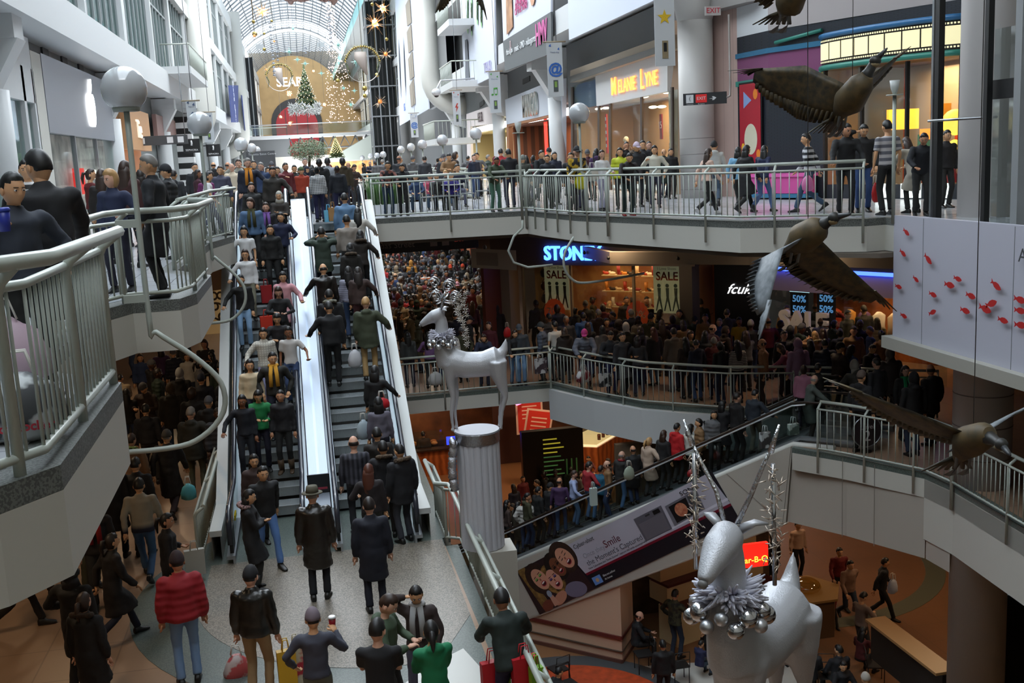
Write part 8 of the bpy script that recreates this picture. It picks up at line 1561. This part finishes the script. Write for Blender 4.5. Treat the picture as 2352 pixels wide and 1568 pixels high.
M 1873 772 0 C -10 by j a07a58 222 t=ba8|person in cream furry hood holding up a camera
M 1806 712 0 S 180 sb j 9a7442 222 sk=t h=1.85|person in tan jacket facing us before the light boxes
M 1904 706 0 C 180 sk j 6a1418 222 h=1.82|person in red collared jacket between the light boxes
M 1873 706 0 S 10 xk j 15120f 222 sk=b|balding person in black beside the large white floor letters
M 1985 712 0 S 0 sk j 141418 222 h=1.82|person in black jacket with pale stripe near the fish panel edge
M 1946 722 0 S 160 sk j 2c2a1c 222 |person in olive jacket before the glowing clothes shop
M 1970 838 0 R 0 dg k 1c1a14 222 H=6a665e|person in dark coat with grey fur hood bent over the rail
M 2045 812 0 S 10 dg k 4a4648 222 H=5a5654|person in grey hooded parka under the fish panel corner
M 2078 852 0 S 180 bd j 141416 222 s=0c7a4a sk=p|brunette in black jacket over green top below the fish panel
M 1977 866 0 S 60 kd h 141418 222 H=5a4c44|person in patterned knit hat and white hood by the escalator
E 1846 862 1.4 S 30 nb j a06a80 112 |person in pink top just behind the grey coated man
E 1878 856 1.7 O 60 sk j 14120f 222 |person in black reaching for the far handrail
E 1317 1114 .95 r 100 sb s 8f9cc0 4a6484 sk=p|person in pale blue shirt and jeans riding the lower escalator
E 1351 1070 .95 r 70 sd s 8c1c24 46668a sk=p h=1.82|person in red sweater and jeans gripping the lower handrail
E 1424 1058 .95 A 60 xg j 1c1a18 4a6a92 s=7a1418 sk=p h=1.78|person in black jacket and dark red scarf riding the lower escalator
E 1489 1020 .95 r 60 py c b09a88 333 sk=p|blond person in cream coat with a pale shoulder bag
E 1554 998 .95 S 70 sk k b0141a 222 h=1.7|person in bright red jacket riding the lower escalator
E 1574 990 .95 X 60 bk j b8b8ae 222 |person in white jacket with red bag beside the bright red jacket
E 1530 1006 .95 S 60 bb j 141214 222 |brown haired person in black right of the cream coat
E 1659 945 .95 X 60 bk c 0f0e12 111 |person in black coat near the top of the lower escalator
E 1683 912 .95 S 80 sd j 0e0c0e 111 sk=p|person in black partly behind the top of the lower escalator
E 1733 908 .5 r 60 sk j 1a222c 5a5a50 h=1.72|person with glasses in navy jacket at the lower escalator head
E 1862 872 .5 Q 100 xg c 4c5450 2c2420 sk=p h=1.78|grey haired person in grey coat with hand on the black rail
E 1189 1182 .95 r 60 lk c 3a3428 345 |long haired person in olive coat low on the lower escalator
E 1171 1196 .95 S 80 lk s 3a2c28 222 |smiling person beside the olive coat low on the lower escalator
E 1262 1142 .95 r 70 kk j 0e0e10 223 H=101012|person in black knit hat leaning forward on the lower escalator
E 1240 1128 .95 S 70 sk j 121212 222 |person in black right behind the black knit hat
E 1370 1092 .95 S 60 sd j 14506a 222 |person in teal jacket behind the red sweater
B 972 998 0 S 0 sk c 1a0e0c 1a0e0c |dark clothed person standing at the bakery counter
B 1350 1052 0 I 180 pk s 5a2420 222 |seated person with hair tied up at the far food court table
B 1292 1062 0 J 90 lk s 16120f 222 |long haired seated person beside the black directory board
B 1398 1060 0 S -90 bd j 141c2a 222 |person in dark jacket beyond the red sweater
B 1384 935 0 S 180 sk j 15151a 111 h=1.7|black clothed person seen below the curved gallery, nearest the sandwich counter
B 1412 938 0 S 0 sk j 20181a 1a1a22 |second dark figure beyond the sandwich counter
B 1478 948 0 W 60 sk j 1a1a1e 15151c |striding figure with legs crossed below the curved gallery
B 1572 948 0 S 180 sk j 141418 111 |dark figure standing right of the striding one
B 1515 1000 0 S 60 sg j 101014 111 |person in black beyond the cream coat
B 1775 1234 0 S -20 lk c 0b090a 0b090a h=1.7|person in long black coat on the food court floor
B 1832 1205 0 S 170 sk s b89a84 111 |person in pale top and black trousers cut by the white casing
B 1926 1262 0 W 185 sk s 6a1814 222 |person in dark red top on the food court floor
B 1950 1292 0 W 175 sk j 8a6c58 2a3648 |person in pale jacket with backpack strap on the food court floor
B 2026 1288 0 V 120 sk j 10141a 111 |person in dark jacket striding with a white plastic bag
B 1911 1358 0 W 180 ck j 7a1414 222 h=1.05 g=m H=5a1010|small child in dark red jacket holding a hand
B 1979 1372 0 F 70 sk s 7a685c 333 |person in grey sweater busy at the long standing table
B 1978 1452 0 I 60 lk s 4a1214 222 |seated person in dark red at the long standing table
B 2094 1488 0 I 60 xg j 2a2a22 222 sk=p|older seated person at the near end of the long table
B 1860 1488 0 J 20 sk j 1a1c20 222 |seated person in charcoal with back turned by the cream table
B 1926 1492 0 J 0 sk j 14161c 222 |seated person in black with back turned near the long table
B 1932 1524 0 I 180 lk j 121216 222 |seated dark haired person facing us by the picture bottom
B 1990 1560 0 S 0 ky s 5a1a18 222 H=a09a90|person in red and white knit hat at the bottom edge
B 1800 1398 0 S -10 lk s 0f0c0c 111 |long dark haired person behind the reindeer back
B 1459 1414 0 I 100 xd j 101216 111 sk=p|person with glasses seated by the cream wall
B 1549 1366 0 U 60 sk j 3c3a26 1c2636 p=camo c2=1c1c14 h=1.8 sk=t|person in camouflage jacket holding a tray
B 1523 1482 0 S 10 sk j 0c0a0c 0c0a0c h=1.62|person in black with a pink back print
B 1632 1378 0 S -30 sk c 0e0c0f 111 |person in black coat partly behind the nearest reindeer
B 1606 1480 0 I 60 sk j 1a1e40 345 h=1.25|child in dark blue jacket seated beside the nearest reindeer
B 1277 1546 0 I 60 sk j 0e0e10 111 g=f|seated person in black below the plaza railing
"""
for ln in CROWD.strip().split('\n'): add_person(ln) if '|' in ln else None
# people of the dense parts : positions read off, clothing varied, every label unique
random.seed(21)
FILL = {
 ('M', 'under the near gallery'): '300 760,322 822,345 838,368 805,398 812,430 820,455 838,488 818,505 842,290 905,330 890,360 858,478 925,505 900,275 870,440 905,500 950,420 780,470 790',
 ('M', 'hall'): '880 586,898 582,912 592,930 585,958 580,978 584,992 590,1018 585,1040 590,895 605,918 610,960 605,985 612,900 640,925 640,950 645,1000 640,1020 632,1045 632,1070 640,905 668,930 662,965 665,990 668,1010 680,1060 675,1090 660,1075 622,895 700,985 705,1005 715,1045 725,1075 735,960 745,1000 770,1085 700,920 695,1110 690,1060 760,890 655,1100 640',
 ('M', 'before the shoe shop'): '1262 730,1300 735,1320 715,1345 700,1362 690,1375 720,1410 725,1420 745,1450 720,1465 735,1470 760,1495 730,1515 720,1520 745,1545 735,1560 720,1570 745,1585 770,1280 710,1415 775,1460 782,1500 700,1350 750,1385 708',
 ('M', 'before the black shop'): '1595 735,1620 730,1635 755,1610 770,1650 740,1665 760,1640 785,1670 720,1690 712,1725 745,1715 770,1600 790,1655 795,1575 785',
 ('M', 'by the blue cornice shop'): '1765 740,1790 745,1815 760,1840 755,1850 735,1885 740,1915 745,1930 765,1960 760,1975 745,2000 760,2015 740,1895 790,1920 800,1950 805,2000 800,2015 835,2025 770,1900 765,1800 770,2100 870,2140 850',
 ('U', 'walk'): '905 366 40,918 368 44,935 370 50,948 366 42,962 368 46,975 366 38,990 364 40,1005 368 52,1018 362 38,1030 360 36,1042 358 38,1062 360 40,1075 364 44,1088 362 38,1120 362 42,1135 366 46,835 378 60,850 376 58,862 374 56,878 372 52,1225 364 34,1262 348 36,1350 352 33,1370 350 32,1524 350 32',
 ('U', 'heads'): '452 400 28,485 402 30,522 380 40,540 392 34,560 392 36,625 380 38,645 398 32,668 372 42,705 392 33,716 386 36,745 392 33,765 385 38,800 380 36,812 388 34,490 380 40,340 402 22,300 402 22,398 402 24',
 ('E', 'on the lower escalator'): '1205 1165,1285 1115,1390 1080,1455 1040,1600 985,1225 1150,1630 960',
 ('B', 'court'): '1180 1120,1200 1100,1215 1150,1250 1090,1275 1085,1310 1080,1180 1165,1330 1090,1235 1110,1000 1140,970 1100'}
PALT = [('black', '101012', 9), ('charcoal', '26262a', 5), ('dark brown', '2a1c14', 4), ('navy', '141a2c', 5), ('olive', '34341f', 3), ('grey', '5a5a5c', 3), ('dark red', '5a1418', 2), ('beige', '8a7a62', 2), ('blue', '2c3f66', 2), ('dark green', '1c2c22', 2), ('white', 'b0aea8', 1), ('maroon', '3a1420', 2), ('tan', '7a5c3c', 1), ('purple', '3c2448', 1)]
PW = [p for p in PALT for _ in range(p[2])]
HL = [('sk', 'short black hair'), ('sd', 'short dark brown hair'), ('lk', 'long black hair'), ('lb', 'long brown hair'), ('pk', 'a black ponytail'), ('bd', 'a dark bob'), ('kg', 'a grey knit hat'), ('ck', 'a dark cap'), ('sg', 'grey hair'), ('zk', 'cropped hair'), ('dk', 'a raised hood'), ('ub', 'curly brown hair'), ('nk', 'a dark bun'), ('xd', 'a balding head')]
TL = [('j', 'jacket'), ('k', 'parka'), ('c', 'long coat'), ('p', 'puffer jacket'), ('s', 'sweater'), ('h', 'hooded top')]
PZ = {'0': 'facing us', '1': 'back turned', '2': 'in profile'}
used = set(); MASS = []
FILL[('M', 'hall2')] = ','.join('%d %d' % (x + (y * 7) % 11, y + (x * 3) % 7) for y in range(563, 700, 13) for x in range(868, 1150, 19 + y % 5) if not (x > 1040 and y > 672))
for (z, where), pts in FILL.items():
    for q in pts.split(','):
        v = q.split(); D = v[2] if len(v) > 2 else '0'
        for _ in range(60):
            c = random.choice(PW); h = random.choice(HL); t = random.choice(TL); f = random.choice('0112'); key = (where, c[0], h[1], t[1])
            if key not in used: break
        used.add(key); face = {'0': random.uniform(150, 210), '1': random.uniform(-25, 25), '2': random.choice((-80, 80))}[f]
        lab = 'person in %s %s with %s, %s, %s' % (c[0], t[1], h[1], PZ[f], where)
        w_ = lab.split()
        if len(w_) > 16: lab = 'person in %s %s with %s, %s' % (c[0], t[1], h[1], where)
        if len(lab.split()) > 16: lab = lab.replace('in the crowd ', '')
        hatc = {'dk': c[1], 'kg': '4a4a4e', 'ck': '16181e'}.get(h[0])
        ob = add_person('%s %s %s %s %s %.0f %s %s %s %s sk=%s%s g=%s|%s' % (z, v[0], v[1], D, random.choice('SSTPBX' if f != '0' else 'SSTPBFX'), face, h[0], t[0], c[1], random.choice(('111', '223', '1a2438', '222', '2a3c5c')), random.choice('aaptbd'), ' H=' + hatc if hatc else '', 'f' if h[0] in ('lk', 'lb', 'pk', 'bd', 'nk') else random.choice('mmf'), lab))
        if where in ('hall', 'hall2', 'walk', 'heads', 'court', 'on the lower escalator'): MASS.append(ob)
def merge(objs, name, lab):
    V = []; FV = []; FL_ = []; MI = []; SM = []; ms = []; nv = 0
    for ob in objs:
        for q in [ob] + list(ob.children):
            M_ = (ob.matrix_basis @ q.matrix_basis if q is not ob else ob.matrix_basis); me = q.data; n = len(me.vertices); co = np.empty(n * 3); me.vertices.foreach_get('co', co); R4 = np.array(M_); co = co.reshape(-1, 3) @ R4[:3, :3].T + R4[:3, 3]; V.append(co)
            k = len(me.polygons); lt = np.empty(k, int); me.polygons.foreach_get('loop_total', lt); mi = np.empty(k, int); me.polygons.foreach_get('material_index', mi); li = np.empty(len(me.loops), int); me.loops.foreach_get('vertex_index', li)
            sl = []
            for s_ in q.material_slots:
                if s_.material not in ms: ms.append(s_.material)
                sl.append(ms.index(s_.material))
            FV.append(li + nv); FL_.append(lt); MI.append(np.array(sl)[np.minimum(mi, len(sl) - 1)]); nv += n
    V = np.concatenate(V); FV = np.concatenate(FV); FL_ = np.concatenate(FL_); MI = np.concatenate(MI); me = bpy.data.meshes.new(name); me.vertices.add(len(V)); me.vertices.foreach_set('co', V.reshape(-1)); me.loops.add(len(FV)); me.loops.foreach_set('vertex_index', FV); me.polygons.add(len(FL_)); me.polygons.foreach_set('loop_start', np.concatenate(([0], np.cumsum(FL_)[:-1]))); me.polygons.foreach_set('loop_total', FL_); me.polygons.foreach_set('material_index', MI); me.polygons.foreach_set('use_smooth', np.ones(len(FL_), bool))
    for m_ in ms: me.materials.append(m_)
    me.update(calc_edges=True); o = bpy.data.objects.new(name, me); COL.objects.link(o); tag(o, lab, 'crowd', kind='stuff')
    for ob in objs:
        for q in list(ob.children): bpy.data.objects.remove(q)
        bpy.data.objects.remove(ob)
merge(MASS, 'crowd', 'far dense crowd in the lower hallway, on the far walkways and in the dark food court')
# ---------------------------------------------------------------- bags, cups and other carried things
def bag(px, py, D, w_, h_, c, lab, kind='paper', rz=0, c2=None, z=None):
    p = adep(px, py, D); r = empty('shopping_bag', p, R_(rz), label=lab, cat='bag'); mm = mat(c, .5) if not c2 else mat(c, .5, pat='camo', c2=c2, sc=4.5); w2 = w_ / 2; b = MB()
    if kind == 'paper': b.loft([[(-w2, -.05, -h_ / 2), (w2, -.05, -h_ / 2), (w2, .05, -h_ / 2), (-w2, .05, -h_ / 2)], [(-w2 * 1.04, -.045, h_ / 2), (w2 * 1.04, -.045, h_ / 2), (w2 * 1.04, .045, h_ / 2), (-w2 * 1.04, .045, h_ / 2)]], 0, False)
    else: b.loft([[(q * w2 * math.cos(t) * (1 + .08 * math.sin(5 * t + z_ * 20)), q * w2 * .55 * math.sin(t), z_) for t in np.linspace(0, 6.283, 17)[:-1]] for q, z_ in ((.5, -h_ * .5), (1.0, -h_ * .38), (1.05, -h_ * .05), (.8, h_ * .25), (.3, h_ * .45))])
    b.build('body', mm, r); k = h_ * (.5 if kind == 'paper' else .42)
    for s in (-1, 1): MB().tube([(-w2 * .4, s * .04, k), (-w2 * .25, s * .03, k + .14), (w2 * .25, s * .03, k + .14), (w2 * .4, s * .04, k)], .008, 5).build('handle', mat('#c8c4bc' if kind != 'paper' else c, .5), r)
    return r
BG = """8 805 7.2 .55 .50 b8a0ac c|translucent pink and white plastic bag on the near balcony floor
45 930 6.2 .50 .42 b4b8b8 c 3a3c3e|white sports shop plastic bag with black print on the near balcony
448 1290 17.2 .30 .42 a8aaa6 p|tall white paper bag held by the ponytailed person
545 1535 13.9 .34 .44 b8a8a4 c b04a4a|white plastic bag with red print beside the khaki trousers
660 1540 13.2 .22 .55 b8901c p|bright yellow striped gift bag under the grey sweater
682 1530 13.3 .18 .55 b0a890 p a02030|cream gift bag with red dots under the grey sweater
1132 1552 12.0 .26 .36 b01824 p|red gift bag with green ribbon, left of the pair
1205 1548 11.8 .28 .42 b01824 p|red gift bag with green ribbon, right of the pair
1156 1556 11.9 .14 .30 6a9a1c p|lime green gift bag between the two red ones
1232 1560 11.7 .14 .30 6a9a1c p|lime green gift bag beside the railing foot
612 742 23.6 .26 .32 b8301c p|red and white paper bag on the descending escalator
612 675 24.4 .24 .40 8a1418 p|dark red shopping bag behind the pale jeans
765 492 27.0 .22 .34 9a7448 p|brown paper bag on the ascending escalator
755 496 27.2 .22 .30 6ab0d0 p|sky blue paper bag on the ascending escalator
815 822 22.4 .28 .40 b8b8bc c|white plastic bag carried beside the olive jacket
877 925 20.6 .30 .22 b01420 c|large red shoulder bag on the ascending escalator
835 985 20.4 .26 .40 9aa8b0 c|pale blue plastic bag held by the grey purple sweater
433 1128 19.2 .26 .32 4a98a0 c|turquoise plastic bag in the shaded walkway
62 1215 20.2 .26 .42 1c4488 c|blue plastic bag under the balcony
1000 868 30.2 .42 .40 b4b4b4 c|white plastic bag low behind the gallery railing
1340 862 29.4 .42 .40 b4b4b4 c 6a1a24|white plastic bag with dark red print behind the curving railing
1390 872 28.6 .34 .36 aaa8a4 p 222|white boxy bag with black figures behind the curving railing
1242 840 29.9 .34 .42 b0aeac p 3a2c30|white boxy bag with maroon side near the railing corner
1165 762 31.8 .22 .34 a81418 c|red bag hanging from the long black hooded coat
1334 415 25.8 .30 .42 b8b41c c|yellow plastic bag behind the hooked lamp post
1360 400 26.2 .34 .34 b0aca0 c|cream cloth bag beside the white sweater
1855 420 22.0 .26 .34 c06a98 c|pink plastic bag carried by the striped sweater
2012 440 21.0 .18 .42 b01818 c|tall red plastic bag by the lit shop plinth
1630 425 23.0 .30 .26 a8aaa8 p|white flat bag of the long haired walker
1620 1000 0 0 0 0 p|
1822 985 21.6 .22 .22 8a9a94 p 3a4a44|silver patterned handbag at the lower escalator head
1757 1010 22.6 .22 .34 a8b0b0 p 333|grey paper bag beside the black rail
1445 1085 24.8 .26 .34 8a9484 c|pale green plastic bag on the lower escalator
1363 1140 25.0 .16 .42 a8b8b4 p|white strip shaped bag beside the red sweater
1590 1085 24.0 .24 .20 7a1418 c|small dark red handbag on the lower escalator
2050 1345 24.0 .26 .36 a0a4b0 c|white plastic bag swung on the food court floor"""
for ln in BG.split('\n'):
    s, lab = ln.split('|'); a = s.split()
    if not lab: continue
    bag(float(a[0]), float(a[1]), float(a[2]), float(a[3]), float(a[4]), '#' + (a[5] if len(a[5]) == 6 else ''.join(k * 2 for k in a[5])), lab, 'paper' if a[6] == 'p' else 'plastic', 10, ('#' + (a[7] if len(a[7]) == 6 else ''.join(k * 2 for k in a[7]))) if len(a) > 7 else None)
tx = [o for o in COL.objects if o.get('label', '').startswith('white sports shop')][0]; text('Foot Locker', mat('#a02030'), tx, basis((.0, -.155, -.10), (1, 0, 0), (0, 0, 1)), .075, .002, bold=.002)
def cup(who, c, lab, lid):
    o = [q[1] for q in PEOPLE if q[2].startswith(who)][0]; k = skeleton('cup', 'grey' in who); w_ = k['h0'] + (k['h0'] - k['e0']).normalized() * .07 + Vector((0, .045, .02)); M_ = Matrix.Translation(o.location) @ o.rotation_euler.to_matrix().to_4x4() @ Matrix.Scale(o.scale[0], 4)
    r = empty('paper_cup', M_ @ w_, label=lab, cat='cup'); MB().tube([(0, 0, -.07), (0, 0, .06)], [.032, .042], 16).build('body', mat(c, .4), r); MB().tube([(0, 0, .06), (0, 0, .075), (0, 0, .085)], [.045, .045, .036], 16).build('lid', mat(lid, .4), r)
cup('person drinking', '#1c2a8a', 'blue paper cup with lid held over the nearest balcony', '#2a3a9a'); cup('person in grey sweater and patterned', '#8a1420', 'red paper cup with white lid raised above the grey sweater', '#d0d0d0')
# ---------------------------------------------------------------- light
w = bpy.data.worlds.new('sky'); SC.world = w; w.use_nodes = True; nt = w.node_tree; bg = nt.nodes['Background']
tc = nt.nodes.new('ShaderNodeTexCoord'); sx = nt.nodes.new('ShaderNodeSeparateXYZ'); nt.links.new(tc.outputs['Generated'], sx.inputs[0]); cr = nt.nodes.new('ShaderNodeValToRGB'); nt.links.new(sx.outputs['Z'], cr.inputs[0])
cr.color_ramp.elements[0].position = .0; cr.color_ramp.elements[0].color = (.66, .68, .70, 1); cr.color_ramp.elements[1].position = .7; cr.color_ramp.elements[1].color = (.92, .96, 1.0, 1); nt.links.new(cr.outputs[0], bg.inputs[0]); bg.inputs[1].default_value = 8.0
# ceiling downlights of the middle and lower levels
def fixture(x, y, z, p, col=(1, .72, .45), s=.5, lab='round warm recessed ceiling light', grp='recessed ceiling lights under the galleries'):
    o = MB().tube([(0, 0, -.03), (0, 0, 0)], .14, 16).build('ceiling_light', mat('#ffdcae', .4, emit=4), label=lab, cat='ceiling light', group=grp); o.location = (x, y, z); lamp_area((x, y, z - .06), s, p, col)
for x, y in ((-5, 8), (-5, 14), (-5, 20), (-5, 26), (-4.8, 33), (4, 36), (8.5, 29.3), (12.5, 25.5), (4, 41)): fixture(x, y, -.74, 30 if x < 0 else 34)
for y in (50, 60, 72): fixture(3, y, -.74, 7)
for x, y in ((4, 39), (8.5, 37.5), (12.5, 36), (8, 32), (12.5, 28.3), (16, 24), (14.5, 19.5), (13, 33)): fixture(x, y, -5.55, 110 if y > 35 else 45, (1, .68, .42))
SC.view_settings.view_transform = 'Standard'; SC.view_settings.look = 'None'; SC.view_settings.gamma = 1.0; SC.view_settings.use_curve_mapping = False; SC.view_settings.exposure = 0.42
cy_ = SC.cycles; cy_.use_denoising = True; cy_.max_bounces = 8; cy_.diffuse_bounces = 4; cy_.glossy_bounces = 3; cy_.transmission_bounces = 4; cy_.transparent_max_bounces = 16; cy_.sample_clamp_indirect = 6; cy_.caustics_reflective = False; cy_.caustics_refractive = False; cy_.blur_glossy = 1.0
